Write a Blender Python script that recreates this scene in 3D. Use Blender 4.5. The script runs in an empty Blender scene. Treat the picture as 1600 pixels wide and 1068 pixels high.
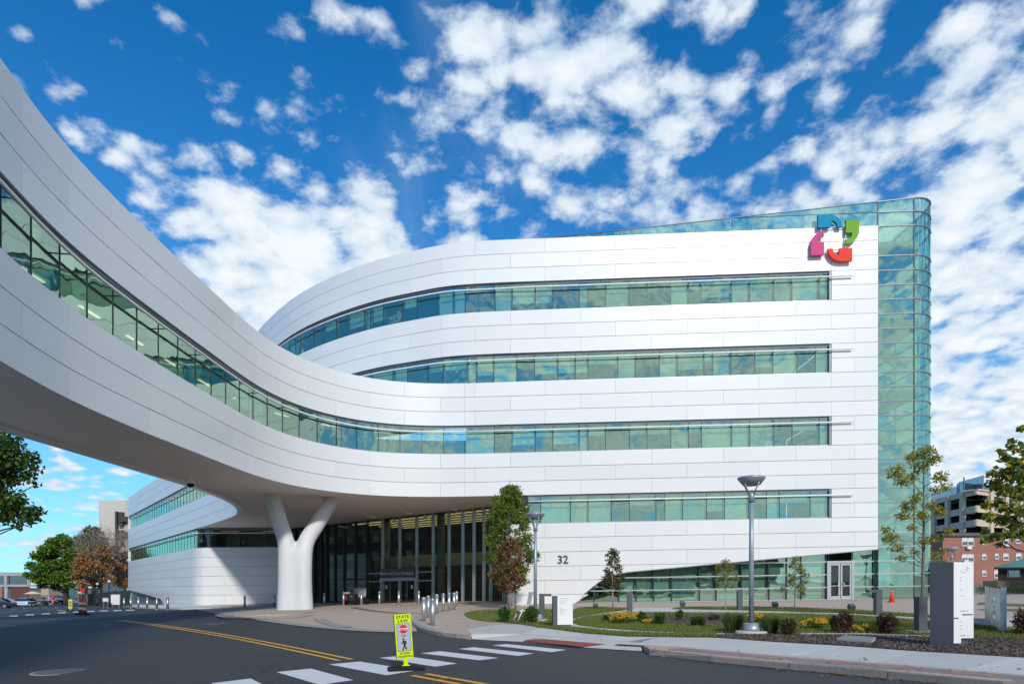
import bpy, bmesh, math, random
import numpy as np
from mathutils import Vector, Matrix
from mathutils.geometry import tessellate_polygon

R = math.radians
SC = bpy.context.scene
COL = SC.collection
rng = random.Random(7)
nrg = np.random.default_rng(11)

# ------------------------------------------------------------------ camera, sky, sun, exposure
EYE, FPX, SLOPE, YH = 1.6, 1000.0, 0.016, 907.0
cam_d = bpy.data.cameras.new('camera')
cam = bpy.data.objects.new('camera', cam_d)
COL.objects.link(cam)
cam.location = (0, 0, EYE)
cam.rotation_euler = (R(90), 0, 0)
cam_d.sensor_width = 36.0
cam_d.lens = 36.0 * FPX / 1600.0
cam_d.shift_y = (YH - 534.0) / 1600.0
cam_d.clip_end = 3000
SC.camera = cam

SUN_DIR = Vector((-0.27, 1.0, -0.67)).normalized()      # the way the light travels
SUN_EL = math.asin(-SUN_DIR.z)
SUN_AZ = math.atan2(-SUN_DIR.x, -SUN_DIR.y)             # from +Y, clockwise
w = bpy.data.worlds.new('World')
SC.world = w
w.use_nodes = True
WN, WL = w.node_tree.nodes, w.node_tree.links
for n_ in list(WN): WN.remove(n_)

def wn(t, **k):
    n_ = WN.new(t)
    for a, b in k.items(): setattr(n_, a, b)
    return n_
def wmath(op, a, b=None, c=None, clamp=False):
    n_ = wn('ShaderNodeMath', operation=op, use_clamp=clamp)
    for i, v in enumerate((a, b, c)):
        if v is None: continue
        if isinstance(v, (int, float)): n_.inputs[i].default_value = v
        else: WL.new(v, n_.inputs[i])
    return n_.outputs[0]
def wsmooth(v, lo, hi):
    n_ = wn('ShaderNodeMapRange', interpolation_type='SMOOTHSTEP')
    WL.new(v, n_.inputs[0])
    if lo > hi: lo, hi = hi, lo; n_.inputs[3].default_value = 1; n_.inputs[4].default_value = 0
    n_.inputs[1].default_value = lo; n_.inputs[2].default_value = hi
    return n_.outputs[0]
out_w = wn('ShaderNodeOutputWorld'); bg = wn('ShaderNodeBackground')
sky = wn('ShaderNodeTexSky', sky_type='NISHITA', sun_disc=False)
sky.sun_elevation = SUN_EL; sky.sun_rotation = SUN_AZ
sky.altitude = 50; sky.air_density = 1.0; sky.dust_density = 0.0; sky.ozone_density = 10.0
tint = wn('ShaderNodeMix', data_type='RGBA', blend_type='MULTIPLY')
tint.inputs[0].default_value = 1.0; tint.inputs[7].default_value = (0.06, 0.82, 0.98, 1)
WL.new(sky.outputs[0], tint.inputs[6])
tc = wn('ShaderNodeTexCoord'); sep = wn('ShaderNodeSeparateXYZ')
WL.new(tc.outputs['Generated'], sep.inputs[0])
zc = wmath('ADD', wmath('MAXIMUM', sep.outputs[2], 0.0), 0.25)
uu = wmath('DIVIDE', sep.outputs[0], zc); vv = wmath('DIVIDE', sep.outputs[1], zc)
cmb = wn('ShaderNodeCombineXYZ'); WL.new(uu, cmb.inputs[0]); WL.new(vv, cmb.inputs[1])
def wnoise(scale, detail, rough, off=(0, 0, 0), dist=0.0, stretch=(1, 1, 1), rot=0.0):
    mp = wn('ShaderNodeMapping'); mp.inputs['Location'].default_value = off
    mp.inputs['Scale'].default_value = stretch; mp.inputs['Rotation'].default_value = (0, 0, rot)
    WL.new(cmb.outputs[0], mp.inputs[0])
    n_ = wn('ShaderNodeTexNoise'); n_.inputs['Scale'].default_value = scale; n_.inputs['Detail'].default_value = detail
    n_.inputs['Roughness'].default_value = rough; n_.inputs['Distortion'].default_value = dist
    WL.new(mp.outputs[0], n_.inputs['Vector'])
    return n_.outputs[0]
def wclamp(v, lo, hi): return wmath('MINIMUM', wmath('MAXIMUM', v, lo), hi)
cell = wn('ShaderNodeTexVoronoi', feature='SMOOTH_F1'); cell.inputs['Scale'].default_value = 16.5; cell.inputs['Smoothness'].default_value = 0.35
warp = wn('ShaderNodeTexNoise'); warp.inputs['Scale'].default_value = 3.0; warp.inputs['Detail'].default_value = 3
WL.new(cmb.outputs[0], warp.inputs['Vector'])
wv = wn('ShaderNodeVectorMath', operation='MULTIPLY_ADD'); WL.new(warp.outputs['Color'], wv.inputs[0]); wv.inputs[1].default_value = (0.18, 0.18, 0); WL.new(cmb.outputs[0], wv.inputs[2])
WL.new(wv.outputs[0], cell.inputs['Vector'])
lump = wmath('SUBTRACT', 1.0, cell.outputs['Distance'])       # rounded cloudlets
puff = wnoise(9.5, 9, 0.56, (3.1, 1.7, 0.4), 0.15)
fray = wnoise(28.0, 6, 0.62, (1.0, 7.0, 0.0))
cover = wnoise(1.9, 2, 0.5, (8.3, 2.2, 1.0))                  # where the field is closed or open
uc, vc = wclamp(wmath('ADD', uu, 0.2), -0.5, 0.35), wclamp(wmath('SUBTRACT', wmath('ABSOLUTE', vv), 1.0), -0.4, 0.55)
field = wmath('ADD', wmath('MULTIPLY', uc, 0.20), wmath('MULTIPLY', vc, 0.15))
dens = wmath('ADD', wmath('MULTIPLY', lump, 0.26), wmath('MULTIPLY', puff, 0.62))
dens = wmath('ADD', dens, wmath('MULTIPLY', fray, 0.22))
dens = wmath('ADD', dens, wmath('MULTIPLY', cover, 0.34))
bank = wmath('ADD', wmath('POWER', wmath('ADD', uu, 0.46), 2.0), wmath('POWER', wmath('SUBTRACT', vv, 1.32), 2.0))
dens = wmath('ADD', dens, wmath('MULTIPLY', wsmooth(bank, 0.12, 0.0), 0.16))      # the cloud bank over the bridge
dens = wmath('ADD', dens, field)
alpha = wmath('POWER', wsmooth(dens, 0.685, 0.85), 0.9)
wisp = wnoise(2.2, 6, 0.62, (0.4, 3.0, 2.0), 0.5, (1.0, 0.3, 1), 0.9)
veil = wmath('MULTIPLY', wsmooth(wmath('ADD', wisp, field), 0.56, 0.90), 0.42)
alpha = wmath('MAXIMUM', alpha, veil)
puff_lit = wnoise(9.5, 9, 0.56, (3.1 + 0.022, 1.7 + 0.03, 0.4), 0.15)      # the same field a little nearer the sun: gives the puffs a lit and a shaded side
relief = wmath('MULTIPLY', wmath('SUBTRACT', puff, puff_lit), 1.5)
shade = wmath('ADD', wmath('MULTIPLY', wsmooth(dens, 0.74, 1.04), 0.75), wmath('ADD', relief, 0.22), clamp=True)
ccol = wn('ShaderNodeMix', data_type='RGBA')
ccol.inputs[6].default_value = (3.3, 4.15, 5.1, 1); ccol.inputs[7].default_value = (5.3, 5.6, 5.9, 1)
WL.new(shade, ccol.inputs[0])
smix = wn('ShaderNodeMix', data_type='RGBA')
WL.new(alpha, smix.inputs[0]); hz_ = wmath('MULTIPLY', wmath('POWER', wmath('SUBTRACT', 1.0, wmath('MAXIMUM', sep.outputs[2], 0.0)), 4.5), 0.62)
hmix = wn('ShaderNodeMix', data_type='RGBA'); WL.new(hz_, hmix.inputs[0]); WL.new(tint.outputs[2], hmix.inputs[6]); hmix.inputs[7].default_value = (4.3, 5.3, 5.9, 1)
WL.new(hmix.outputs[2], smix.inputs[6]); WL.new(ccol.outputs[2], smix.inputs[7])
WL.new(smix.outputs[2], bg.inputs[0]); bg.inputs[1].default_value = 0.15
WL.new(bg.outputs[0], out_w.inputs[0])

sun_d = bpy.data.lights.new('sun', 'SUN'); sun_d.energy = 2.55; sun_d.angle = R(5.0); sun_d.color = (1.0, 0.955, 0.89)
sun = bpy.data.objects.new('sun', sun_d); COL.objects.link(sun)
sun.rotation_euler = SUN_DIR.to_track_quat('-Z', 'Y').to_euler()

SC.view_settings.view_transform = 'Standard'; SC.view_settings.look = 'None'
SC.view_settings.exposure = 0.2; SC.view_settings.gamma = 1.0; SC.view_settings.use_curve_mapping = False
SC.cycles.use_denoising = True
SC.cycles.max_bounces = 8; SC.cycles.transparent_max_bounces = 24; SC.cycles.caustics_reflective = False; SC.cycles.caustics_refractive = False

# ------------------------------------------------------------------ places
def zg(X, Y):
    """height of the street: it climbs gently to the right and falls away to the far left"""
    return SLOPE * X - 0.0145 * max(0.0, -0.6 * X + 0.8 * Y - 40.0)
def G(px, py, h=0.0):
    """the ground point seen at a pixel of the photograph (for a surface h above the street)"""
    dx = (px - 800.0) / FPX; dz = (YH - py) / FPX
    t = (EYE - h) / (SLOPE * dx - dz)
    if -0.6 * dx * t + 0.8 * t > 40.0:
        t = (EYE - h - 0.58) / (SLOPE * dx - dz - 0.0145 * (0.8 - 0.6 * dx))
    return (dx * t, t)
def P(px, py, Y):
    return Vector(((px - 800.0) / FPX * Y, Y, EYE + (YH - py) / FPX * Y))
def zw(zr, X):
    return EYE + zr + SLOPE * X

# ------------------------------------------------------------------ objects
ORI = {}
def link(o, parent=None):
    COL.objects.link(o)
    if parent is not None: o.parent = parent
def tag(o, label=None, cat=None, group=None, kind=None):
    if label: o['label'] = label
    if cat: o['category'] = cat
    if group: o['group'] = group
    if kind: o['kind'] = kind
    return o
def thing(name, label, cat, loc=(0, 0, 0), rz=0.0, group=None, kind=None):
    o = bpy.data.objects.new(name, None); link(o)
    o.location = loc; o.rotation_euler = (0, 0, rz); o.empty_display_size = 0.3
    ORI[o.name] = Vector(loc)
    return tag(o, label, cat, group, kind)
def mesh_of(name, V, Fc, mats, smooth=False, midx=None):
    me = bpy.data.meshes.new(name)
    me.from_pydata([tuple(v) for v in V], [], Fc)
    if not isinstance(mats, (list, tuple)): mats = [mats]
    for m_ in mats: me.materials.append(m_)
    if smooth is True: me.polygons.foreach_set('use_smooth', [True] * len(me.polygons))
    elif smooth: me.polygons.foreach_set('use_smooth', smooth)
    if midx: me.polygons.foreach_set('material_index', midx)
    me.update()
    return me
def mk(name, V, Fc, mats, parent=None, smooth=False, local=False, midx=None):
    if parent is not None and not local:
        o0 = ORI[parent.name]; V = [Vector(v) - o0 for v in V]
    o = bpy.data.objects.new(name, mesh_of(name, V, Fc, mats, smooth, midx)); link(o, parent)
    ORI[o.name] = ORI[parent.name] if parent is not None else Vector((0, 0, 0))
    return o
def inst(name, me, parent=None, loc=(0, 0, 0), rot=(0, 0, 0), scale=None):
    o = bpy.data.objects.new(name, me); link(o, parent); o.location = loc; o.rotation_euler = rot
    if scale: o.scale = scale
    ORI[o.name] = ORI[parent.name] if parent is not None else Vector((0, 0, 0))
    return o
def copy_tree(o, parent=None):
    c = o.copy(); COL.objects.link(c)
    if parent is not None: c.parent = parent
    ORI[c.name] = ORI.get(o.name, Vector((0, 0, 0)))
    for ch in list(o.children): copy_tree(ch, c)
    return c

class MB:
    """collects simple shapes into one mesh"""
    def __init__(s): s.V, s.F, s.S, s.M = [], [], [], []
    def add(s, V, Fc, smooth=False, m=0):
        b = len(s.V); s.V += [Vector(v) for v in V]
        for f in Fc: s.F.append([i + b for i in f]); s.S.append(smooth); s.M.append(m)
        return s
    def box(s, c, d, rz=0.0, m=0, M=None, taper=1.0):
        cx, cy, cz = c; dx, dy, dz = d[0] / 2, d[1] / 2, d[2] / 2
        V = []
        for z, k in ((-dz, 1.0), (dz, taper)):
            for x, y in ((-dx, -dy), (dx, -dy), (dx, dy), (-dx, dy)):
                v = Vector((x * k, y * k, z))
                if M is not None: v = M @ v
                elif rz: v = Matrix.Rotation(rz, 3, 'Z') @ v
                V.append(v + Vector(c))
        return s.add(V, [(3, 2, 1, 0), (4, 5, 6, 7), (0, 1, 5, 4), (1, 2, 6, 5), (2, 3, 7, 6), (3, 0, 4, 7)], False, m)
    def tube(s, pts, rad, n=8, m=0, cap=True, smooth=True):
        pts = [Vector(p) for p in pts]
        if not isinstance(rad, (list, tuple)): rad = [rad] * len(pts)
        V, Fc = [], []
        prev = None
        for i, p in enumerate(pts):
            t = (pts[min(i + 1, len(pts) - 1)] - pts[max(i - 1, 0)]).normalized()
            if prev is None:
                a = Vector((1, 0, 0)) if abs(t.x) < 0.8 else Vector((0, 1, 0))
                u = t.cross(a).normalized()
            else:
                u = (prev - t * prev.dot(t)).normalized()
            prev = u; v = t.cross(u)
            for k in range(n):
                an = 2 * math.pi * k / n
                V.append(p + (u * math.cos(an) + v * math.sin(an)) * rad[i])
        for i in range(len(pts) - 1):
            for k in range(n):
                Fc.append((i * n + k, i * n + (k + 1) % n, (i + 1) * n + (k + 1) % n, (i + 1) * n + k))
        s.add(V, Fc, smooth, m)
        if cap:
            b = len(s.V) - len(V)
            s.F.append([b + k for k in reversed(range(n))]); s.S.append(False); s.M.append(m)
            s.F.append([b + (len(pts) - 1) * n + k for k in range(n)]); s.S.append(False); s.M.append(m)
        return s
    def lathe(s, prof, n=16, c=(0, 0, 0), m=0, smooth=True, cap=True):
        V, Fc = [], []
        for r, z in prof:
            for k in range(n):
                a = 2 * math.pi * k / n
                V.append((c[0] + r * math.cos(a), c[1] + r * math.sin(a), c[2] + z))
        for i in range(len(prof) - 1):
            for k in range(n):
                Fc.append((i * n + k, i * n + (k + 1) % n, (i + 1) * n + (k + 1) % n, (i + 1) * n + k))
        s.add(V, Fc, smooth, m)
        if cap:
            b = len(s.V) - len(V)
            s.F.append([b + k for k in reversed(range(n))]); s.S.append(False); s.M.append(m)
            s.F.append([b + (len(prof) - 1) * n + k for k in range(n)]); s.S.append(False); s.M.append(m)
        return s
    def prism(s, poly, z0, z1, m=0):
        """poly: list of (x, y), extruded from z0 to z1"""
        n = len(poly); V = [(x, y, z0) for x, y in poly] + [(x, y, z1) for x, y in poly]
        Fc = [tuple(reversed(range(n))), tuple(range(n, 2 * n))] + [(i, (i + 1) % n, n + (i + 1) % n, n + i) for i in range(n)]
        return s.add(V, Fc, False, m)
    def build(s, name, mats, parent=None, local=True):
        return mk(name, s.V, s.F, mats, parent, s.S, local, s.M)
    def mesh(s, name, mats):
        return mesh_of(name, s.V, s.F, mats, s.S, s.M)

# ------------------------------------------------------------------ materials
MAT = {}
def nodes_of(name):
    m_ = bpy.data.materials.new(name); m_.use_nodes = True; MAT[name] = m_
    return m_, m_.node_tree.nodes, m_.node_tree.links, m_.node_tree.nodes['Principled BSDF']
def rgba(c): return (c[0], c[1], c[2], 1.0)
def mat(name, c, rough=0.6, metal=0.0, spec=0.5, var=0.0, var_scale=3.0, c2=None, c2_scale=1.0, c2_lo=0.45, c2_hi=0.65, bump=0.0, bump_scale=40.0, bump_dist=0.02, objvar=0.0, emit=0.0, detail=6):
    m_, N, L, b = nodes_of(name)
    b.inputs['Roughness'].default_value = rough; b.inputs['Metallic'].default_value = metal
    b.inputs['Specular IOR Level'].default_value = spec
    b.inputs['Base Color'].default_value = rgba(c)
    src = None
    geo = N.new('ShaderNodeNewGeometry')
    def noise(sc, det=detail):
        n_ = N.new('ShaderNodeTexNoise'); n_.inputs['Scale'].default_value = sc; n_.inputs['Detail'].default_value = det
        L.new(geo.outputs['Position'], n_.inputs['Vector']); return n_
    if c2:
        n_ = noise(c2_scale); mr = N.new('ShaderNodeMapRange'); mr.inputs[1].default_value = c2_lo; mr.inputs[2].default_value = c2_hi
        L.new(n_.outputs[0], mr.inputs[0])
        mx = N.new('ShaderNodeMix'); mx.data_type = 'RGBA'
        mx.inputs[6].default_value = rgba(c); mx.inputs[7].default_value = rgba(c2)
        L.new(mr.outputs[0], mx.inputs[0]); src = mx.outputs[2]
    def vary(fac_out, amt):
        nonlocal src
        mr = N.new('ShaderNodeMapRange'); mr.inputs[3].default_value = 1 - amt; mr.inputs[4].default_value = 1 + amt
        L.new(fac_out, mr.inputs[0])
        mx = N.new('ShaderNodeMix'); mx.data_type = 'RGBA'; mx.blend_type = 'MULTIPLY'; mx.inputs[0].default_value = 1.0
        if src is None: mx.inputs[6].default_value = rgba(c)
        else: L.new(src, mx.inputs[6])
        L.new(mr.outputs[0], mx.inputs[7]); src = mx.outputs[2]
    if var: vary(noise(var_scale).outputs[0], var * 2)
    if objvar: vary(N.new('ShaderNodeObjectInfo').outputs['Random'], objvar)
    if src is not None: L.new(src, b.inputs['Base Color'])
    if bump:
        bp = N.new('ShaderNodeBump'); bp.inputs['Strength'].default_value = bump; bp.inputs['Distance'].default_value = bump_dist
        L.new(noise(bump_scale).outputs[0], bp.inputs['Height']); L.new(bp.outputs[0], b.inputs['Normal'])
    if emit:
        b.inputs['Emission Color'].default_value = rgba(c); b.inputs['Emission Strength'].default_value = emit
    return m_
def glass(name, tint, refl, fac, wob=0.012, wob_scale=0.9):
    """thin coated pane: part mirror, part tinted see-through"""
    m_, N, L, b = nodes_of(name)
    N.remove(b); out = N['Material Output']
    tr = N.new('ShaderNodeBsdfTransparent'); tr.inputs[0].default_value = rgba(tint)
    gl = N.new('ShaderNodeBsdfGlossy'); gl.inputs['Color'].default_value = rgba(refl); gl.inputs['Roughness'].default_value = 0.015
    fr = N.new('ShaderNodeFresnel'); bf = N.new('ShaderNodeNewGeometry')
    ir = N.new('ShaderNodeMapRange'); ir.inputs[3].default_value = 1.5; ir.inputs[4].default_value = 1 / 1.5
    L.new(bf.outputs['Backfacing'], ir.inputs[0]); L.new(ir.outputs[0], fr.inputs[0])
    mr = N.new('ShaderNodeMapRange'); mr.inputs[1].default_value = 0.04; mr.inputs[2].default_value = 1; mr.inputs[3].default_value = fac; mr.inputs[4].default_value = 1
    L.new(fr.outputs[0], mr.inputs[0])
    geo = N.new('ShaderNodeNewGeometry'); oi = N.new('ShaderNodeObjectInfo')
    ad = N.new('ShaderNodeVectorMath'); ad.operation = 'ADD'
    sc = N.new('ShaderNodeVectorMath'); sc.operation = 'SCALE'; sc.inputs['Scale'].default_value = 37.0
    cb = N.new('ShaderNodeCombineXYZ'); L.new(oi.outputs['Random'], cb.inputs[0]); L.new(cb.outputs[0], sc.inputs[0])
    L.new(geo.outputs['Position'], ad.inputs[0]); L.new(sc.outputs[0], ad.inputs[1])
    n_ = N.new('ShaderNodeTexNoise'); n_.inputs['Scale'].default_value = wob_scale; n_.inputs['Detail'].default_value = 1.5
    L.new(ad.outputs[0], n_.inputs['Vector'])
    bp = N.new('ShaderNodeBump'); bp.inputs['Strength'].default_value = 1.0; bp.inputs['Distance'].default_value = wob
    L.new(n_.outputs[0], bp.inputs['Height']); L.new(bp.outputs[0], gl.inputs['Normal'])
    mx = N.new('ShaderNodeMixShader')
    L.new(mr.outputs[0], mx.inputs[0]); L.new(tr.outputs[0], mx.inputs[1]); L.new(gl.outputs[0], mx.inputs[2])
    L.new(mx.outputs[0], out.inputs[0])
    return m_
def leafmat(name, cols, trans=0.3):
    """leaf colour varies from leaf to leaf; a share of the light comes through"""
    m_, N, L, b = nodes_of(name)
    geo = N.new('ShaderNodeNewGeometry'); ramp = N.new('ShaderNodeValToRGB')
    L.new(geo.outputs['Random Per Island'], ramp.inputs[0])
    el = ramp.color_ramp.elements
    while len(el) < len(cols): el.new(0.5)
    for i, c in enumerate(cols):
        el[i].position = i / max(1, len(cols) - 1); el[i].color = rgba(c)
    L.new(ramp.outputs[0], b.inputs['Base Color']); b.inputs['Roughness'].default_value = 0.55; b.inputs['Specular IOR Level'].default_value = 0.35
    tl = N.new('ShaderNodeBsdfTranslucent'); L.new(ramp.outputs[0], tl.inputs[0])
    mx = N.new('ShaderNodeMixShader'); mx.inputs[0].default_value = trans
    L.new(b.outputs[0], mx.inputs[1]); L.new(tl.outputs[0], mx.inputs[2]); L.new(mx.outputs[0], N['Material Output'].inputs[0])
    return m_

mat('white_panel', (0.755, 0.76, 0.75), 0.34, 0.0, 0.5, var=0.014, var_scale=0.35, objvar=0.032, bump=0.35, bump_scale=0.9, bump_dist=0.012, detail=2)
mat('joint_grey', (0.17, 0.18, 0.19), 0.7)
mat('reveal_metal', (0.32, 0.325, 0.33), 0.45, 0.3)
mat('soffit', (0.82, 0.745, 0.68), 0.75, var=0.03, var_scale=0.4)
mat('soffit_lip', (0.82, 0.78, 0.73), 0.6)
mat('column_white', (0.66, 0.66, 0.66), 0.55, var=0.015, var_scale=0.7)
mat('mullion_dark', (0.035, 0.05, 0.05), 0.4, 0.4)
mat('mullion_silver', (0.50, 0.53, 0.54), 0.35, 0.6)
mat('bar_white', (0.80, 0.81, 0.82), 0.4)
mat('frame_grey', (0.21, 0.23, 0.25), 0.45, 0.3)
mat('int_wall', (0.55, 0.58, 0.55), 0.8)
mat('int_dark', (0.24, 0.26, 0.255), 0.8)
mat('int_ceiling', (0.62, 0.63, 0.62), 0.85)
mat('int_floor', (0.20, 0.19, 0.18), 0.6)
mat('blind', (0.60, 0.68, 0.60), 0.85, objvar=0.28)
mat('blind_pale', (0.66, 0.76, 0.62), 0.85, objvar=0.12)
mat('lamp_warm', (1.0, 0.86, 0.55), emit=1.3)
mat('lamp_yellow', (1.0, 0.78, 0.36), emit=3.0)
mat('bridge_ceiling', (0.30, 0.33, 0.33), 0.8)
mat('roof_grey', (0.45, 0.45, 0.44), 0.8)
glass('glass_green', (0.55, 0.77, 0.69), (0.68, 0.96, 0.76), 0.40)
glass('glass_corner', (0.38, 0.64, 0.57), (0.62, 0.95, 0.76), 0.45, 0.02, 0.7)
glass('glass_lobby', (0.58, 0.68, 0.64), (0.85, 0.92, 0.90), 0.07, 0.004, 0.5)
# ------------------------------------------------------------------ curves of the building in plan
def catmull(ps, step=0.35):
    ps = [Vector((p[0], p[1], 0)) for p in ps]
    out = []
    for i in range(len(ps) - 1):
        p0, p1, p2, p3 = ps[max(i - 1, 0)], ps[i], ps[i + 1], ps[min(i + 2, len(ps) - 1)]
        if i == 0: p0 = p1 * 2 - p2
        if i == len(ps) - 2: p3 = p2 * 2 - p1
        d01 = max((p1 - p0).length, 1e-6) ** 0.5; d12 = max((p2 - p1).length, 1e-6) ** 0.5; d23 = max((p3 - p2).length, 1e-6) ** 0.5
        m1 = ((p1 - p0) / d01 - (p2 - p0) / (d01 + d12) + (p2 - p1) / d12) * d12
        m2 = ((p2 - p1) / d12 - (p3 - p1) / (d12 + d23) + (p3 - p2) / d23) * d12
        n = max(1, int((p2 - p1).length / step))
        for k in range(n):
            t = k / n; t2, t3 = t * t, t * t * t
            out.append(p1 * (2 * t3 - 3 * t2 + 1) + m1 * (t3 - 2 * t2 + t) + p2 * (-2 * t3 + 3 * t2) + m2 * (t3 - t2))
    out.append(ps[-1]); return out
def walk(cv, a, b, deg, mx=9.0):
    """stations along a curve, close where it bends"""
    n0 = max(2, int((b - a) / 0.25)); us = [a]; t0 = cv.tan(a); acc = 0.0; last = a
    cuts = []
    for i in range(1, n0):
        u = a + (b - a) * i / n0
        t = cv.tan(u); acc += math.acos(max(-1, min(1, t.dot(t0)))); t0 = t
        cuts.append((u, acc))
    tot = acc; n = max(1, math.ceil(math.degrees(tot) / deg)); k = 1
    for u, ac in cuts:
        if ac >= tot * k / n and k < n and math.degrees(tot) > deg or u - us[-1] > mx:
            us.append(u); k = max(k + 1, math.floor(ac / max(tot, 1e-9) * n) + 1)
    us.append(b); return us
class Curve:
    def __init__(s, ps, smooth=3):
        q = catmull(ps)
        for _ in range(smooth):
            q = [q[0]] + [(q[i - 1] + q[i] * 2 + q[i + 1]) / 4 for i in range(1, len(q) - 1)] + [q[-1]]
        s.q = q; s.c = [0.0]
        for i in range(1, len(q)): s.c.append(s.c[-1] + (q[i] - q[i - 1]).length)
        s.len = s.c[-1]
    def _i(s, u):
        u = min(max(u, 0.0), s.len - 1e-6)
        lo, hi = 0, len(s.c) - 1
        while hi - lo > 1:
            m_ = (lo + hi) // 2
            if s.c[m_] <= u: lo = m_
            else: hi = m_
        return lo, (u - s.c[lo]) / max(1e-9, s.c[lo + 1] - s.c[lo])
    def raw(s, u):
        i, f = s._i(u); return s.q[i].lerp(s.q[i + 1], f)
    def tan(s, u, h=0.35):
        a, b = max(0, u - h), min(s.len, u + h)
        return (s.raw(b) - s.raw(a)).normalized()
    def at(s, u, off=0.0):
        p = s.raw(u)
        if off:
            t = s.tan(u); p = p + Vector((-t.y, t.x, 0)) * off
        return p
    def ang(s, a, b):
        ta, tb = s.tan(a), s.tan(b); return math.acos(max(-1, min(1, ta.dot(tb))))
    def samples(s, a, b, deg, mx=9.0):
        return walk(s, a, b, deg, mx)
    def find(s, fn, lo=0.0):
        u = lo
        while u < s.len:
            if fn(s.raw(u)): return u
            u += 0.05
        return s.len
FL = lambda X: 40.88 - 0.0414 * X
flat = [(22.85, FL(22.85)), (18, FL(18)), (12, FL(12)), (6, FL(6)), (2, FL(2)), (-1, FL(-1))]
CU = Curve(flat + [(-4.2, 41.3), (-6.75, 42.2), (-8.8, 43.05), (-12.4, 45.2), (-16.1, 48.2), (-20.1, 52.7), (-22.2, 55.6), (-25.4, 61), (-28, 67), (-29.5, 74)])
CL = Curve(flat + [(-3.2, FL(-3.2)), (-5.0, 41.0), (-6.6, 40.72), (-7.9, 40.3), (-9.3, 39.4), (-10.4, 38.3), (-11.5, 36.7), (-12.3, 34.7), (-12.75, 32.5), (-12.9, 29.5), (-12.95, 25.5), (-12.98, 22), (-12.9, 19.2), (-12.62, 17.0), (-12.2, 15.1), (-11.2, 11), (-9.6, 5.4), (-7.6, 0), (-4.8, -6)], smooth=24)
CF = Curve([(-10.6, -8), (-13.4, -2), (-15.5, 4), (-16.9, 11), (-17.45, 17), (-17.62, 22), (-17.66, 27), (-17.7, 31.7), (-17.85, 36.2), (-18.3, 40.2), (-19.0, 43.6), (-20.1, 46.8), (-21.2, 49.2), (-23, 51.9), (-26.4, 56.3), (-31.3, 62.4), (-40, 73.1), (-48, 82.9), (-54.4, 90.7)])
ZM = 0.908
def ZL(r): return 3.63 + r * ZM
def ribbon(name, cv, s0, s1, z0, z1, off, th, mt, parent, dens=2.6, back=False, mats=None, zfun=False):
    """a slab that follows the plan curve: outer face at `off`, thickness th inwards"""
    us = walk(cv, s0, s1, dens, 4.5)
    if zfun:
        n2 = max(1, int((s1 - s0) / 0.45)); us = [s0 + (s1 - s0) * i / n2 for i in range(n2 + 1)]
    V, Fc, S = [], [], []
    rows = []
    for u in us:
        po, pi = cv.at(u, off), cv.at(u, off - th)
        a, b = (z0(po.x) if callable(z0) else z0), (z1(po.x) if callable(z1) else z1)
        rows.append((po, pi, a, b))
    for i in range(len(us) - 1):
        (po, pi, a, b), (qo, qi, c, d) = rows[i], rows[i + 1]
        if b - a < 0.004 and d - c < 0.004: continue
        a, c = min(a, b), min(c, d)
        k = len(V)
        V += [(po.x, po.y, zw(a, po.x)), (qo.x, qo.y, zw(c, qo.x)), (qo.x, qo.y, zw(d, qo.x)), (po.x, po.y, zw(b, po.x)),
              (pi.x, pi.y, zw(a, pi.x)), (qi.x, qi.y, zw(c, qi.x)), (qi.x, qi.y, zw(d, qi.x)), (pi.x, pi.y, zw(b, pi.x))]
        Fc += [(k, k + 1, k + 2, k + 3), (k + 3, k + 2, k + 6, k + 7), (k + 4, k + 5, k + 1, k)]
        S += [True, False, False]
        if i == 0: Fc.append((k + 4, k, k + 3, k + 7)); S.append(False)
        if i == len(us) - 2: Fc.append((k + 1, k + 5, k + 6, k + 2)); S.append(False)
        if back: Fc.append((k + 7, k + 6, k + 5, k + 4)); S.append(True)
    if not V: return None
    # weld the outer face along the curve so that it shades as one bend
    W, idx, key = [], [], {}
    F2 = []
    for f, sm in zip(Fc, S):
        g = []
        for i in f:
            kk = (round(V[i][0], 4), round(V[i][1], 4), round(V[i][2], 4), sm)
            if kk not in key: key[kk] = len(W); W.append(V[i])
            g.append(key[kk])
        F2.append(tuple(reversed(g)))
    return mk(name, W, F2, mt, parent, S)
JA = [2.85 + 4.48 * k for k in range(0, 40)]
JB = [1.43] + [5.05 + 4.48 * k for k in range(0, 40)]
def panel_row(cv, r, s0, s1, parent, zbot=None, off=0.0, joints=None, mt='white_panel', ztop=None):
    """one row of cladding panels, split at the staggered joints"""
    js = joints if joints is not None else (JB if r % 2 == 0 else JA)
    cuts = [s0] + [j for j in js if s0 + 0.25 < j < s1 - 0.25] + [s1]
    g = 0.006
    for a, b in zip(cuts, cuts[1:]):
        lo = ZL(r) + 0.013; hi = (ZL(r + 1) if ztop is None else ztop) - 0.013
        if zbot is None: ribbon('panel', cv, a + g, b - g, lo, hi, off, 0.05, MAT[mt], parent, dens=1.5)
        else:
            f = lambda X, lo=lo: max(lo, zbot(X))
            ribbon('panel', cv, a + g, b - g, f, hi, off, 0.05, MAT[mt], parent, zfun=True)
def hribbon(name, cv, s0, s1, z, o0, o1, mt, parent, flip=False, dens=6):
    us = walk(cv, s0, s1, dens); n = len(us) - 1
    V, Fc = [], []
    for u in us:
        for o in (o0, o1):
            p = cv.at(u, o); V.append((p.x, p.y, zw(z, p.x)))
    for i in range(n):
        f = (2 * i, 2 * i + 2, 2 * i + 3, 2 * i + 1)
        Fc.append(f if not flip else tuple(reversed(f)))
    return mk(name, V, Fc, mt, parent)
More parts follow.
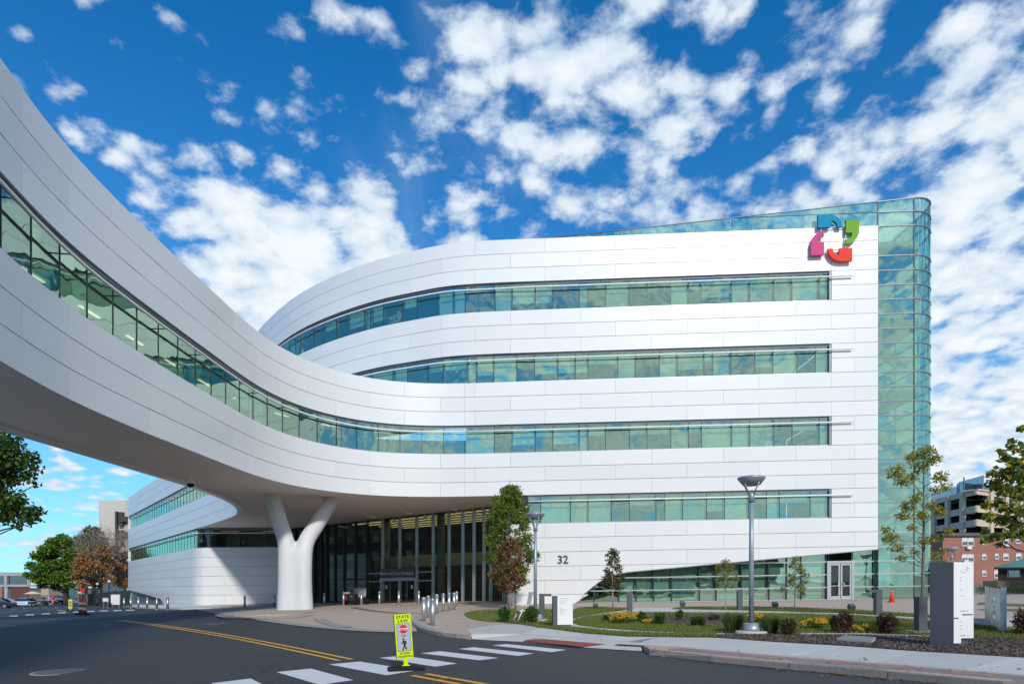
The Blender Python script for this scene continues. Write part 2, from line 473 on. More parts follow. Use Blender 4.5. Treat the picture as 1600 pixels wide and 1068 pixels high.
def sweep(name, cv, s0, s1, z, off, rad, mt, parent, n=8):
    pts = []
    for u in walk(cv, s0, s1, 2.0, 5.0):
        p = cv.at(u, off); pts.append((p.x, p.y, zw(z, p.x)))
    return MB().tube(pts, rad, n).build(name, mt, parent, local=False)
def post(name, p, t, wd, dp, z0, z1, mt, parent):
    """an upright bar standing in the glazing line"""
    n_ = Vector((-t.y, t.x, 0)); V = []
    for z in (z0, z1):
        for a, b in ((-1, 1), (1, 1), (1, -1), (-1, -1)):
            q = p + t * (a * wd / 2) + n_ * (b * dp / 2); V.append((q.x, q.y, zw(z, q.x)))
    return mk(name, V, [(3, 2, 1, 0), (4, 5, 6, 7), (0, 1, 5, 4), (1, 2, 6, 5), (2, 3, 7, 6), (3, 0, 4, 7)], mt, parent)
WIDTHS = [1.12, 1.5, 1.12, 0.56, 1.68, 1.12, 1.5, 1.12, 1.9, 0.8, 1.12, 1.5]
def glazing(cv, r0, s0, s1, parent, seed, blinds=0.5, gl='glass_green', inset=0.17, shade=True, shade_from=None, widths=None, deep=7.0, lights=0, uniform=None, back=True):
    """a ribbon window two rows high with its panes, mullions, blinds, shading tube and the room behind"""
    g = random.Random(seed)
    z0, z1 = ZL(r0), ZL(r0 + 2)
    u = s0; k = g.randrange(12); edges = [s0]
    while u < s1 - 0.6:
        u = min(s1, u + (uniform or WIDTHS[k % 12])); k += 1; edges.append(u)
    if s1 - edges[-1] > 0.01: edges.append(s1)
    for a, b in zip(edges, edges[1:]):
        ribbon('pane', cv, a + 0.02, b - 0.02, z0 + 0.01, z1 - 0.01, -inset, 0.03, MAT[gl], parent, dens=7, back=False)
        if g.random() < blinds:
            hh = g.choice([0.45, 0.7, 1.0, 1.0, 1.0])
            ribbon('roller_blind', cv, a + 0.06, b - 0.06, z1 - (z1 - z0) * hh + 0.03, z1 - 0.02, -inset - 0.22, 0.01, MAT['blind_pale' if g.random() < 0.25 else 'blind'], parent, dens=9)
    for e in edges[1:-1]:
        post('mullion', cv.at(e, -inset - 0.03), cv.tan(e), 0.032, 0.10, z0, z1, MAT['mullion_dark'], parent)
    ribbon('window_sill', cv, s0, s1, z0 - 0.012, z0 + 0.05, -inset + 0.06, 0.1, MAT['mullion_silver'], parent)
    ribbon('window_head', cv, s0, s1, z1 - 0.10, z1 + 0.005, -inset + 0.05, 0.09, MAT['frame_grey'], parent)
    if shade:
        a0 = s0 if shade_from is None else shade_from
        sweep('sunshade_bar', cv, a0, s1 - 0.05, z1 - 0.42, 0.16, 0.05, MAT['bar_white'], parent)
        for e in edges[1:-1:2]:
            p, q = cv.at(e, -inset), cv.at(e, 0.15)
            MB().tube([(p.x, p.y, zw(z1 - 0.42, p.x)), (q.x, q.y, zw(z1 - 0.42, q.x))], 0.022, 5).build('sunshade_bracket', MAT['mullion_dark'], parent, local=False)
    if back:
        hribbon('room_floor', cv, s0, s1, z0 - 0.35, -inset - 0.05, -deep, MAT['int_floor'], parent)
        hribbon('room_ceiling', cv, s0, s1, z1 + 0.04, -inset - 0.05, -deep, MAT['int_ceiling'], parent, True)
        ribbon('room_wall', cv, s0, s1, z0 - 0.4, z1 + 0.1, -deep, 0.1, MAT['int_wall'], parent, dens=8)
    return edges
def backing(cv, r0, r1, s0, s1, parent, th=0.34, lo=0.0, hi=0.0):
    ribbon('spandrel', cv, s0, s1, ZL(r0) + 0.008 - lo, ZL(r1) - 0.008 + hi, -0.06, th, MAT['reveal_metal'], parent, dens=1.4, back=True)

# ------------------------------------------------------------------ the main block
bld = thing('medical_building', 'white curved four storey medical building with green ribbon windows and number 32', 'building', (6, 42, 0.1))
sUE = CU.len; sL1 = CL.find(lambda p: p.x < -3.0)
for r in (12, 13, 14): panel_row(CU, r, 0.0, sUE, bld)
for r in (17, 18): panel_row(CU, r, 0.0, sUE, bld)
panel_row(CU, 19, 0.0, sUE, bld, ztop=21.80)
for r in (10, 11, 15, 16, 5, 6, 0, 1): panel_row(CU, r, 0.0, 2.85, bld)
for r in (2, 3, 4, 7, 8, 9): panel_row(CL, r, 0.0, sL1, bld)
backing(CU, 12, 15, 2.85, sUE, bld); backing(CU, 17, 20, 2.85, sUE, bld)
backing(CL, 2, 5, 2.85, sL1, bld); backing(CL, 7, 10, 2.85, sL1, bld)
ribbon('spandrel', CU, 0.0, 2.84, 1.7, 21.76, -0.045, 0.34, MAT['reveal_metal'], bld)
for r0, cv, s1, sd in ((15, CU, sUE, 3), (10, CU, sUE, 5), (5, CL, sL1, 8)):
    glazing(cv, r0, 2.98, s1, bld, sd, 0.78, shade_from=1.62)
    pa, pb = cv.at(2.93, -0.35), cv.at(2.93, -7)
    mk('room_wall', [(p.x, p.y, zw(z, p.x)) for p, z in ((pa, ZL(r0) - .3), (pb, ZL(r0) - .3), (pb, ZL(r0 + 2)), (pa, ZL(r0 + 2)))], [(0, 1, 2, 3)], MAT['int_wall'], bld)
    ribbon('window_jamb', cv, 2.85, 2.985, ZL(r0), ZL(r0 + 2), -0.03, 0.32, MAT['frame_grey'], bld)
S4 = CU.find(lambda p: p.x < 1.05)
glazing(CU, 0, 2.98, S4, bld, 12, 0.6, shade_from=1.62)
pa, pb = CU.at(2.93, -0.35), CU.at(2.93, -7)
mk('room_wall', [(p.x, p.y, zw(z, p.x)) for p, z in ((pa, ZL(0) - .3), (pb, ZL(0) - .3), (pb, ZL(2)), (pa, ZL(2)))], [(0, 1, 2, 3)], MAT['int_wall'], bld)
ribbon('window_jamb', CU, 2.85, 2.985, ZL(0), ZL(2), -0.03, 0.32, MAT['frame_grey'], bld)
# lower white wall with the slanted opening over the ground floor glass
OPEN = [(-5, -1.56), (4.12, -1.56), (4.72, -0.78), (5.4, -0.22), (5.9, 0.10), (6.6, 0.34), (7.4, 0.47), (10.6, 0.71), (14.6, 1.02), (20.0, 1.42), (22.9, 1.63), (40, 1.63)]
def zopen(X):
    for (a, za), (b, zb) in zip(OPEN, OPEN[1:]):
        if a <= X <= b: return za + (zb - za) * (X - a) / (b - a)
    return -1.6
SLW = CU.find(lambda p: p.x < -0.33)
for r in range(-6, 0): panel_row(CU, r, 0.0, SLW, bld, zbot=lambda X: max(zopen(X), -1.55))
ribbon('spandrel', CU, 0.0, SLW, lambda X: max(zopen(X) + 0.03, -1.6), ZL(0) - 0.01, -0.045, 0.28, MAT['reveal_metal'], bld, zfun=True)
ribbon('opening_trim', CU, 0.02, CU.find(lambda p: p.x < 4.1), lambda X: zopen(X) - 0.05, lambda X: zopen(X) - 0.004, 0.02, 0.34, MAT['frame_grey'], bld, zfun=True)
# end of the lower wall beside the lobby
mk('return_wall', [(-0.36, 40.9, zw(-1.6, 0)), (-0.36, 46.6, zw(-1.6, 0)), (-0.36, 46.6, zw(5.4, 0)), (-0.36, 40.9, zw(5.4, 0))], [(0, 1, 2, 3)], MAT['white_panel'], bld)
# panes between strip 4's left end and the lobby
ribbon('pane', CU, S4, SLW, ZL(0), ZL(2), -0.24, 0.03, MAT['glass_lobby'], bld)
# roof slabs
def flatpoly(name, pts, z, mt, parent, down=False, zf=None):
    V = [Vector((p[0], p[1], 0)) for p in pts]
    tri = tessellate_polygon([V])
    W = [(p[0], p[1], zw(z, p[0])) for p in pts]
    Fc = []
    for a, b, c in tri:
        n_ = (Vector(W[b]) - Vector(W[a])).cross(Vector(W[c]) - Vector(W[a]))
        Fc.append((a, b, c) if (n_.z > 0) != down else (a, c, b))
    return mk(name, W, Fc, mt, parent)
def cpts(cv, s0, s1, off, step=0.8):
    n = max(2, int(abs(s1 - s0) / step)); return [tuple(cv.at(s0 + (s1 - s0) * i / n, off)[:2]) for i in range(n + 1)]
flatpoly('roof', cpts(CU, 0, sUE, -0.3, 1.5) + [(-20, 80), (26, 74)], ZL(20) - 0.25, MAT['roof_grey'], bld)

# ground floor curtain wall under the slanted edge
GX = [4.3, 5.25, 6.85, 7.95, 9.05, 10.2, 11.95, 13.0, 14.6, 16.3, 17.4, 18.3, 19.85]
GZ = [-1.46, -0.72, 0.09, 0.89, 1.75]
def gpoint(X, off=-0.45): return Vector((X, FL(X) - off, 0))
for i, X in enumerate(GX):
    top = zopen(X)
    if top > -1.3: post('mullion', gpoint(X), Vector((-1, 0.04, 0)).normalized(), 0.07, 0.14, -1.46, top, MAT['mullion_dark'], bld)
for z in GZ[1:4]:
    xs = [x for x in (4.3 + 0.05 * i for i in range(380)) if zopen(x) > z + 0.05]
    x0 = xs[0]
    for a, b in ((x0, 19.9), (21.55, 25.1)) if z < 0.85 else ((x0, 19.9), (21.55, 25.1)):
        mk('transom', [(X, FL(X) + o, zw(zz, X)) for X in (a, b) for o, zz in ((0.36, z - 0.035), (0.36, z + 0.035), (0.52, z + 0.035), (0.52, z - 0.035))],
           [(0, 1, 5, 4), (1, 2, 6, 5), (2, 3, 7, 6), (3, 0, 4, 7), (0, 3, 2, 1), (4, 5, 6, 7)], MAT['mullion_silver'], bld)
mk('base_plinth', [(X, FL(X) + o, zw(zz, X)) for X in (4.0, 25.1) for o, zz in ((0.2, -1.62), (0.2, -1.46), (0.6, -1.46), (0.6, -1.62))],
   [(0, 1, 5, 4), (1, 2, 6, 5), (2, 3, 7, 6)], MAT['mullion_silver'], bld)
gg = random.Random(4)
for xa, xb in zip(GX, GX[1:]):
    for za, zb in zip(GZ, GZ[1:]):
        ta, tb = min(zb, zopen(xa)), min(zb, zopen(xb))
        if max(ta, tb) < za + 0.06: continue
        if xa > 19.8: continue
        V = [(X, FL(X) + 0.45, zw(z, X)) for X, z in ((xa, za), (xb, za), (xb, max(tb, za)), (xa, max(ta, za)))]
        mk('pane', V, [(0, 1, 2, 3)], MAT['glass_green'], bld)
    if xa > 6.5:
        pale = abs(xa - 7.95) < 0.1 or abs(xa - 17.4) < 0.1
        if not pale or True:
            V = [(X, FL(X) + 0.75, zw(z, X)) for X, z in ((xa + 0.05, -1.4), (xb - 0.05, -1.4), (xb - 0.05, zopen(xb)), (xa + 0.05, zopen(xa)))]
            mk('roller_blind', V, [(0, 1, 2, 3)], MAT['blind_pale' if pale else 'blind'], bld)
for za, zb in zip(GZ, GZ[1:]):
    for xa, xb in ((21.55, 22.85),):
        mk('pane', [(X, FL(X) + 0.45, zw(z, X)) for X, z in ((xa, za), (xb, za), (xb, min(zb, zopen(xb))), (xa, min(zb, zopen(xa))))], [(0, 1, 2, 3)], MAT['glass_green'], bld)
mk('roller_blind', [(X, FL(X) + 0.75, zw(z, X)) for X, z in ((21.6, -1.4), (22.8, -1.4), (22.8, 1.6), (21.6, 1.5))], [(0, 1, 2, 3)], MAT['blind'], bld)
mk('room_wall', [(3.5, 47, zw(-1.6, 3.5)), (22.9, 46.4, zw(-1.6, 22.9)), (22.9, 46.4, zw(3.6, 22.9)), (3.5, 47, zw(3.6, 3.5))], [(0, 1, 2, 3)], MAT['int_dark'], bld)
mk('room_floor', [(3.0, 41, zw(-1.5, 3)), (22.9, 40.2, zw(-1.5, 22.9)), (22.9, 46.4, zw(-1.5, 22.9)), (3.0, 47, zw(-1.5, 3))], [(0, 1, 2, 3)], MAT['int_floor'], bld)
# the stair soffit behind the first panes
mk('stair_soffit', [(X, FL(X) + o, zw(z, X)) for X, z in ((5.7, 0.3), (9.0, -1.4), (8.4, -1.5), (5.2, 0.1)) for o in (1.0, 2.6)],
   [(0, 2, 3, 1), (6, 4, 5, 7), (0, 6, 4, 2), (0, 1, 7, 6)], MAT['int_ceiling'], bld)
# double door
dr = mk('double_door', [(X, FL(X) + o, zw(z, X)) for X, z in ((19.88, -1.5), (21.52, -1.5), (21.52, 0.92), (19.88, 0.92)) for o in (0.34, 0.5)],
        [(0, 1, 3, 2), (2, 3, 5, 4), (4, 5, 7, 6), (6, 7, 1, 0)], MAT['mullion_silver'], bld)
def slabx(mb, x0, x1, z0, z1, o0, o1, m=0):
    V = [(X, FL(X) + o, zw(z, X)) for o in (o0, o1) for X, z in ((x0, z0), (x1, z0), (x1, z1), (x0, z1))]
    mb.add(V, [(0, 1, 2, 3), (7, 6, 5, 4), (0, 4, 5, 1), (1, 5, 6, 2), (2, 6, 7, 3), (3, 7, 4, 0)], False, m)
mb = MB()
for x0, x1 in ((19.88, 20.02), (21.4, 21.54)): slabx(mb, x0, x1, -1.5, 0.94, 0.3, 0.46)
slabx(mb, 20.02, 21.4, 0.78, 0.94, 0.3, 0.46)
mb.build('frame', MAT['mullion_silver'], dr, local=False)
for x0, x1 in ((20.03, 20.69), (20.73, 21.39)):
    mb = MB()
    slabx(mb, x0, x0 + 0.1, -1.47, 0.76, 0.33, 0.39); slabx(mb, x1 - 0.1, x1, -1.47, 0.76, 0.33, 0.39)
    slabx(mb, x0 + 0.1, x1 - 0.1, -1.47, -1.27, 0.33, 0.39); slabx(mb, x0 + 0.1, x1 - 0.1, 0.66, 0.76, 0.33, 0.39); slabx(mb, x0 + 0.1, x1 - 0.1, -0.66, -0.61, 0.33, 0.39)
    mb.build('door_leaf', MAT['mullion_silver'], dr, local=False)
    mb = MB(); slabx(mb, x0 + 0.1, x1 - 0.1, -1.27, 0.66, 0.35, 0.37); mb.build('glass_pane', MAT['glass_lobby'], dr, local=False)
for sx in (-1, 1):
    X = 20.71 + sx * 0.07
    mb = MB(); mb.tube([(X, FL(X) + 0.33, zw(-0.75, X)), (X + sx * 0.1, FL(X) + 0.22, zw(-0.7, X)), (X + sx * 0.13, FL(X) + 0.2, zw(-0.58, X)), (X + sx * 0.1, FL(X) + 0.22, zw(-0.46, X)), (X, FL(X) + 0.33, zw(-0.41, X))], 0.018, 6)
    mb.build('handle', MAT['bar_white'], dr, local=False)

# ------------------------------------------------------------------ the glass corner
crn = thing('glass_stair_tower', 'tall green glass stair tower rounding the corner right of the white facade', 'stair tower', (25, 41, 0.4))
cx0, cy0, cr = 25.1, FL(25.1) + 0.12 + 1.95, 1.95
cpath = [(2.0, FL(2.0) + 0.14), (8, FL(8) + 0.14), (14, FL(14) + 0.14), (20, FL(20) + 0.14), (22.85, FL(22.85) + 0.13), (25.1, FL(25.1) + 0.12)]
arc = [(cx0 + cr * math.sin(R(a)), cy0 - cr * math.cos(R(a))) for a in (0, 15, 30, 45, 60, 75, 90)]
def wall_pane(name, pts, z0, z1, mt, parent, ztop=None, close=False):
    V, Fc = [], []
    for x, y in pts:
        a, b = z0, z1
        if ztop: b = min(z1, ztop(x)); 
        b = max(a, b)
        V += [(x, y, zw(a, x)), (x, y, zw(b, x))]
    for i in range(len(pts) - 1): Fc.append((2 * i, 2 * i + 2, 2 * i + 3, 2 * i + 1))
    return mk(name, V, Fc, mt, parent, smooth=True)
ztopf = lambda x: 21.80 + max(0.0, (x - 1.6)) * (1.70 / 23.5)
rows = [-1.46, -0.72, 0.09, 0.89] + [ZL(r) - 0.03 for r in range(-2, 19)] + [21.80, 22.68, 24.0]
rows = sorted(set(round(z, 3) for z in rows))
rows = [z for i, z in enumerate(rows) if i == 0 or z - rows[i - 1] > 0.5]
side = [(cx0 + cr, cy0), (cx0 + cr, cy0 + 3.2)]
side2 = [(cx0 + cr, cy0 + 3.2), (cx0 + cr, cy0 + 6.4)]
for za, zb in zip(rows, rows[1:]):
    lowtop = ztopf if zb > 23 else None
    wall_pane('pane', [(22.87, FL(22.85) + 0.13), (25.08, FL(25.1) + 0.12)], za + 0.02, zb - 0.02, MAT['glass_corner'], crn, lowtop)
    wall_pane('pane', arc, za + 0.02, zb - 0.02, MAT['glass_corner'], crn, lowtop)
    wall_pane('pane', side, za + 0.02, zb - 0.02, MAT['glass_corner'], crn, lowtop)
    wall_pane('pane', side2, za + 0.02, zb - 0.02, MAT['glass_corner'], crn, lowtop)
for z in rows[1:-1] + [23.5]:
    pts = [(22.86, FL(22.85) + 0.10)] + [(cx0 + (cr + .03) * math.sin(R(a)), cy0 - (cr + .03) * math.cos(R(a))) for a in (0, 15, 30, 45, 60, 75, 90)] + [(cx0 + cr + .03, cy0 + 6.4)]
    V, Fc = [], []
    for x, y in pts:
        zz = z if z < 23.4 else ztopf(x)
        for o, dz in ((0, -0.03), (0, 0.03)): V.append((x, y, zw(zz + dz, x)))
        V.append((x + (cx0 - x) * 0.08, y + 0.12, zw(zz + 0.03, x))); V.append((x + (cx0 - x) * 0.08, y + 0.12, zw(zz - 0.03, x)))
    for i in range(len(pts) - 1):
        for a, b in ((0, 1), (1, 2), (2, 3), (3, 0)):
            Fc.append((4 * i + b, 4 * i + a, 4 * i + 4 + a, 4 * i + 4 + b))
    mk('transom', V, Fc, MAT['mullion_silver' if z < 3 else 'frame_grey'], crn)
for X, Y in ((22.9, FL(22.9) + 0.16), (25.1, FL(25.1) + 0.15), (cx0 + cr - .04, cy0 + 3.2), (cx0 + cr - .04, cy0 + 6.4)):
    post('mullion', Vector((X, Y, 0)), Vector((-1, 0, 0)), 0.06, 0.10, -1.46, min(23.5, ztopf(X)), MAT['mullion_dark'], crn)
# sloping glass parapet behind the top row of panels
PX = [22.85 - 2.26 * k for k in range(0, 10)]
for xb, xa in zip(PX, PX[1:]):
    for za, zb in ((21.80, 22.68), (22.68, 24)):
        if ztopf(xb) < za + 0.03: continue
        x0 = xa
        while ztopf(x0) < za: x0 += 0.05
        wall_pane('pane', [(x0, FL(x0) + 0.14), (xb, FL(xb) + 0.14)], za, zb, MAT['glass_corner'], crn, ztopf)
    post('mullion', Vector((xb, FL(xb) + 0.17, 0)), Vector((-1, 0, 0)), 0.04, 0.06, 21.7, ztopf(xb), MAT['frame_grey'], crn)
mb = MB()
mb.tube([(x, FL(x) + 0.14, zw(ztopf(x), x)) for x in (2.2, 8, 14, 20, 25.1)], 0.035, 5)
mb.build('parapet_rail', MAT['frame_grey'], crn, local=False)
mb = MB()
mb.tube([(x, FL(x) + 0.12, zw(22.68, x)) for x in (14.0, 20, 22.85)], 0.02, 4)
mb.build('parapet_rail', MAT['frame_grey'], crn, local=False)
# what one sees through the glass: landings, flights, columns, the core wall
for k in range(0, 5):
    zf = ZL(5 * k) - 0.9 - 4.54 + 4.54
    pts = [(22.95, FL(22.9) + 0.5), (25.1, FL(25.1) + 0.5), (26.0, 41.0), (26.6, 42.0), (26.7, 48), (22.95, 48)]
    V = [(x, y, zw(zf + d, x)) for d in (-0.18, 0.12) for x, y in pts]; n = len(pts)
    mk('landing', V, [tuple(reversed(range(n))), tuple(range(n, 2 * n))] + [(i, (i + 1) % n, n + (i + 1) % n, n + i) for i in range(n)], MAT['int_ceiling'], crn)
    for sgn in (0, 1):
        xa, xb = (23.2, 26.3) if (k + sgn) % 2 else (26.3, 23.2)
        za, zb = zf - 4.4 + sgn * 2.2, zf - 2.2 + sgn * 2.2
        if za < -1.6: continue
        yy = 41.4 + sgn * 1.3
        V = [(x, yy + o, zw(z + d, x)) for x, z in ((xa, za), (xb, zb)) for o in (0, 1.1) for d in (-0.15, 0.15)]
        mk('stair_flight', V, [(0, 1, 5, 4), (2, 6, 7, 3), (1, 3, 7, 5), (0, 4, 6, 2)], MAT['int_ceiling'], crn)
MB().box((23.6, 43.5, 10.5), (0.5, 0.5, 24)).build('inner_column', MAT['int_wall'], crn, local=False)
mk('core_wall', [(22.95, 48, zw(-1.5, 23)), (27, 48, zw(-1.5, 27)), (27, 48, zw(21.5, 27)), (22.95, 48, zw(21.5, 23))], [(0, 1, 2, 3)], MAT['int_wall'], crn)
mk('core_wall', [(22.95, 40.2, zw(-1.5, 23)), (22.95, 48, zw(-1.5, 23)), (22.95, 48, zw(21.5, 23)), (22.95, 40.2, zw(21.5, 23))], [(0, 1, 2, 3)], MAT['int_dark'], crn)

# ------------------------------------------------------------------ the bridge
brg = thing('skybridge', 'white curved skybridge with one ribbon window sweeping over the road to the facade', 'bridge', (-13.2, 38.4, -0.2))
sF1 = CF.find(lambda p: p.y > 50.5)
sL2 = CL.find(lambda p: p.y < 12.5)
for r in (2, 3, 4, 7, 8, 9): panel_row(CL, r, sL1, sL2, brg)
ribbon('end_band', CL, sL2 + .01, CL.len, ZL(2), ZL(5), 0, 0.1, MAT['white_panel'], brg); ribbon('end_band', CL, sL2 + .01, CL.len, ZL(7), ZL(10), 0, 0.1, MAT['white_panel'], brg)
backing(CL, 2, 5, sL1, CL.len, brg); backing(CL, 7, 10, sL1, CL.len, brg)
glazing(CL, 5, sL1, sL2 + 2, brg, 21, 0.16, uniform=1.36, back=False)
ribbon('room_wall', CL, sL1 - 0.5, sL1 + 12.5, ZL(5) - 0.3, ZL(7) + 0.05, -4.6, 0.1, MAT['int_wall'], brg, dens=6)
ribbon('rear_band', CF, 0, sF1, ZL(2), ZL(5), 0, 0.3, MAT['white_panel'], brg, back=True)
ribbon('rear_band', CF, 0, sF1, ZL(7), ZL(10), 0, 0.3, MAT['white_panel'], brg, back=True)
ed = [0 + 2.7 * i for i in range(int(sF1 / 2.7) + 1)] + [sF1]
for a, b in zip(ed, ed[1:]):
    if b - a > 0.1: ribbon('pane', CF, a + .03, b - .03, ZL(5), ZL(7), -0.2, 0.03, MAT['glass_green'], brg, dens=8)
    post('mullion', CF.at(a, -0.2), CF.tan(a), 0.04, 0.10, ZL(5), ZL(7), MAT['mullion_dark'], brg)
LB = [-0.5, 46.5]
lob = [(-0.42, 46.5), (-9.7, 53.9), (-17.5, 60.3), (-21.3, 62.3)]
inner = cpts(CL, sL1 + 0.5, CL.len, -0.4) + cpts(CF, 0, sF1, -0.35)
flatpoly('bridge_floor', inner + [(-9, 44)], ZL(5) - 0.25, MAT['int_floor'], brg)
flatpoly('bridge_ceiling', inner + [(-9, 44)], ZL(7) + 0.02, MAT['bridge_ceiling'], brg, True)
flatpoly('bridge_roof', cpts(CL, sL1, CL.len, -0.2) + cpts(CF, 0, sF1, -0.2) + [(-20, 58), (-3, 44)], ZL(10) - 0.12, MAT['roof_grey'], brg)
u = sL1 + 2
while u < CL.len - 3:
    p = CL.at(u, -2.3); t = CL.tan(u)
    V = [p + t * a + Vector((-t.y, t.x, 0)) * b for a, b in ((-0.55, -0.07), (0.55, -0.07), (0.55, 0.07), (-0.55, 0.07))]
    mk('ceiling_light', [(q.x, q.y, zw(ZL(7) - 0.03, q.x)) for q in V], [(3, 2, 1, 0)], MAT['lamp_warm'], brg)
    u += 2.72
# canopy underside: lip along both edges, flat field a little higher
sLc = CL.find(lambda p: p.x < -0.3)
CW0 = CF.find(lambda p: p.y > 60.6)
hribbon('soffit_lip', CL, sLc - 5, CL.len, ZL(2) + 0.002, -0.02, -0.5, MAT['soffit_lip'], brg, True, dens=3)
hribbon('soffit_lip', CF, 0, CW0, ZL(2) + 0.002, -0.02, -0.5, MAT['soffit_lip'], brg, True, dens=3)
for cv, a, b in ((CL, sLc - 5, CL.len), (CF, 0, CW0)):
    ribbon('soffit_edge', cv, a, b, ZL(2), ZL(2) + 0.09, -0.5, 0.01, MAT['soffit'], brg)
field = cpts(CL, sLc - 5, CL.len, -0.5) + cpts(CF, 0, CW0, -0.5) + [(-29.6, 64.5), (-21.3, 65.5), (-17.0, 62.0), (-9.2, 55.6), (0.2, 48.2), (4.6, 44)]
flatpoly('soffit', field, ZL(2) + 0.088, MAT['soffit'], brg, True)
# Y-shaped column
def remesh_obj(name, mb, voxel, mt, parent, sm=6):
    me = mb.mesh(name, mt); o = bpy.data.objects.new(name, me); COL.objects.link(o)
    md = o.modifiers.new('r', 'REMESH'); md.mode = 'VOXEL'; md.voxel_size = voxel; md.use_smooth_shade = True
    m2 = o.modifiers.new('s', 'SMOOTH'); m2.iterations = sm; m2.factor = 0.5
    dg = bpy.context.evaluated_depsgraph_get(); me2 = bpy.data.meshes.new_from_object(o.evaluated_get(dg))
    bpy.data.objects.remove(o); bpy.data.meshes.remove(me)
    me2.materials.clear(); me2.materials.append(mt); me2.polygons.foreach_set('use_smooth', [True] * len(me2.polygons))
    if parent is not None: me2.transform(Matrix.Translation(-ORI[parent.name]))
    o = bpy.data.objects.new(name, me2); link(o, parent); ORI[o.name] = ORI[parent.name] if parent is not None else Vector()
    return o
def arm(pts, rad):
    q = [Vector(p) for p in pts]; out = []
    n = 26
    for i in range(n + 1):
        t = i / n * (len(q) - 1); k = min(int(t), len(q) - 2); f = t - k
        p0, p1, p2, p3 = q[max(k - 1, 0)], q[k], q[k + 1], q[min(k + 2, len(q) - 1)]
        out.append(p1 * 1.0 if f == 0 else 0.5 * ((2 * p1) + (p2 - p0) * f + (2 * p0 - 5 * p1 + 4 * p2 - p3) * f * f + (3 * p1 - p0 - 3 * p2 + p3) * f ** 3))
    rr = [rad[0] + (rad[1] - rad[0]) * i / n for i in range(n + 1)]
    return out, rr
mb = MB()
zt = zw(ZL(2) + 0.25, -13)
cp = Vector((-13.0, 38.35, 0))
zb0 = -0.35
for top, dx in (((-14.75, 39.2), -0.47), ((-11.6, 41.6), 0.47)):
    tp = Vector((top[0], top[1], zt))
    b = cp + Vector((dx, 0.06 * (1 if dx > 0 else -1), 0))
    pts, rr = arm([tp, tp.lerp(Vector((b.x, b.y, 3.6)), 0.55), Vector((b.x + dx * 0.16, b.y + (0.25 if dx > 0 else 0.05), 3.9)), Vector((b.x, b.y, 2.4)), Vector((b.x, b.y, 1.0)), Vector((b.x + dx * .12, b.y, zb0))], (0.46, 0.56))
    mb.tube(pts, rr, 20)
mb.box((cp.x, cp.y, 1.55), (0.7, 0.86, 3.9))
remesh_obj('forked_column', mb, 0.09, MAT['column_white'], brg, 14)

# ------------------------------------------------------------------ the wing behind the bridge
wing = thing('building_wing', 'white panelled two storey wing behind the bridge with rounded corner and green windows', 'building', (-35, 68, -0.9))
sW0 = CF.find(lambda p: p.y > 50.5); sW1 = CF.len
JW = [[sW0 + 1.2 + 4.48 * k for k in range(30)], [sW0 + 3.4 + 4.48 * k for k in range(30)]]
for r in (2, 3, 4, 7, 8, 9): panel_row(CF, r, sW0, sW1, wing, joints=JW[r % 2])
backing(CF, 2, 5, sW0, sW1, wing); backing(CF, 7, 10, sW0, sW1, wing)
glazing(CF, 5, sW0, sW1 - 1.0, wing, 31, 0.3, uniform=1.36, deep=6)
# lower storey: along the street, round the corner, then back under the canopy
pw = [tuple(CF.at(u)[:2]) for u in (sW1, sW1 - 8, sW1 - 16, sW1 - 24, sW1 - 31)]
CWL = Curve(list(reversed([(-21.3, 62.5), (-24.5, 62.1), (-27.0, 61.6), (-28.6, 61.2), (-29.75, 61.0), (-30.7, 61.7), (-31.6, 62.8)] + [tuple(CF.at(u)[:2]) for u in (CW0 + 4.5, CW0 + 10, CW0 + 18, CW0 + 26, sW1)])), smooth=6)
# this curve runs from the far end towards the lobby, so its outward side is on the other hand
class Flip:
    def __init__(s, c): s.c = c; s.len = c.len
    def raw(s, u): return s.c.raw(s.len - u)
    def tan(s, u): return -s.c.tan(s.len - u)
    def at(s, u, off=0.0):
        p = s.raw(u)
        if off: t = s.tan(u); p = p + Vector((-t.y, t.x, 0)) * off
        return p
    def ang(s, a, b):
        ta, tb = s.tan(a), s.tan(b); return math.acos(max(-1, min(1, ta.dot(tb))))
    def find(s, fn):
        u = 0
        while u < s.len:
            if fn(s.raw(u)): return u
            u += .05
        return s.len
CWF = Flip(CWL)
gz_w = lambda X: -1.86 - 0.016 * max(0, (-X - 21)) * 0.85
def zwing(X):
    if X < -40.5: return max(-2.6, -0.35 - (X + 54.4) * 0.075)
    if X < -39: return -1.4 - (X + 40.5) * 0.55
    return -2.6
def zgw(X):
    # street level under the wing in the building's own heights
    p = min(CWF.q2, key=lambda q: abs(q.x - X)) if hasattr(CWF, 'q2') else None
    return -2.2
n_w = 80
wing_pts = [CWF.raw(CWF.len * i / n_w) for i in range(n_w + 1)]
def gbase(X):
    q = min(wing_pts, key=lambda p: abs(p.x - X)); return zg(q.x, q.y) - SLOPE * q.x - EYE + 0.10
JWL = [[2.2 + 4.2 * k for k in range(30)], [4.3 + 4.2 * k for k in range(30)]]
sJ = CWF.len
for r in range(-7, 0): panel_row(CWF, r, 0.3, sJ, wing, zbot=lambda X: max(zwing(X), gbase(X)), joints=JWL[r % 2])
ribbon('spandrel', CWF, 0.3, sJ, lambda X: max(zwing(X) + 0.05, gbase(X) - 0.1), ZL(0), -0.045, 0.2, MAT['reveal_metal'], wing, zfun=True)
ribbon('plinth', CWF, 0.3, sJ, lambda X: gbase(X) - 0.3, lambda X: zwing(X) + 0.2 if X < -39 else gbase(X) + 0.03, -0.35, 0.1, MAT['frame_grey'], wing, zfun=True)
sC = CWF.find(lambda p: p.x < -29.9)
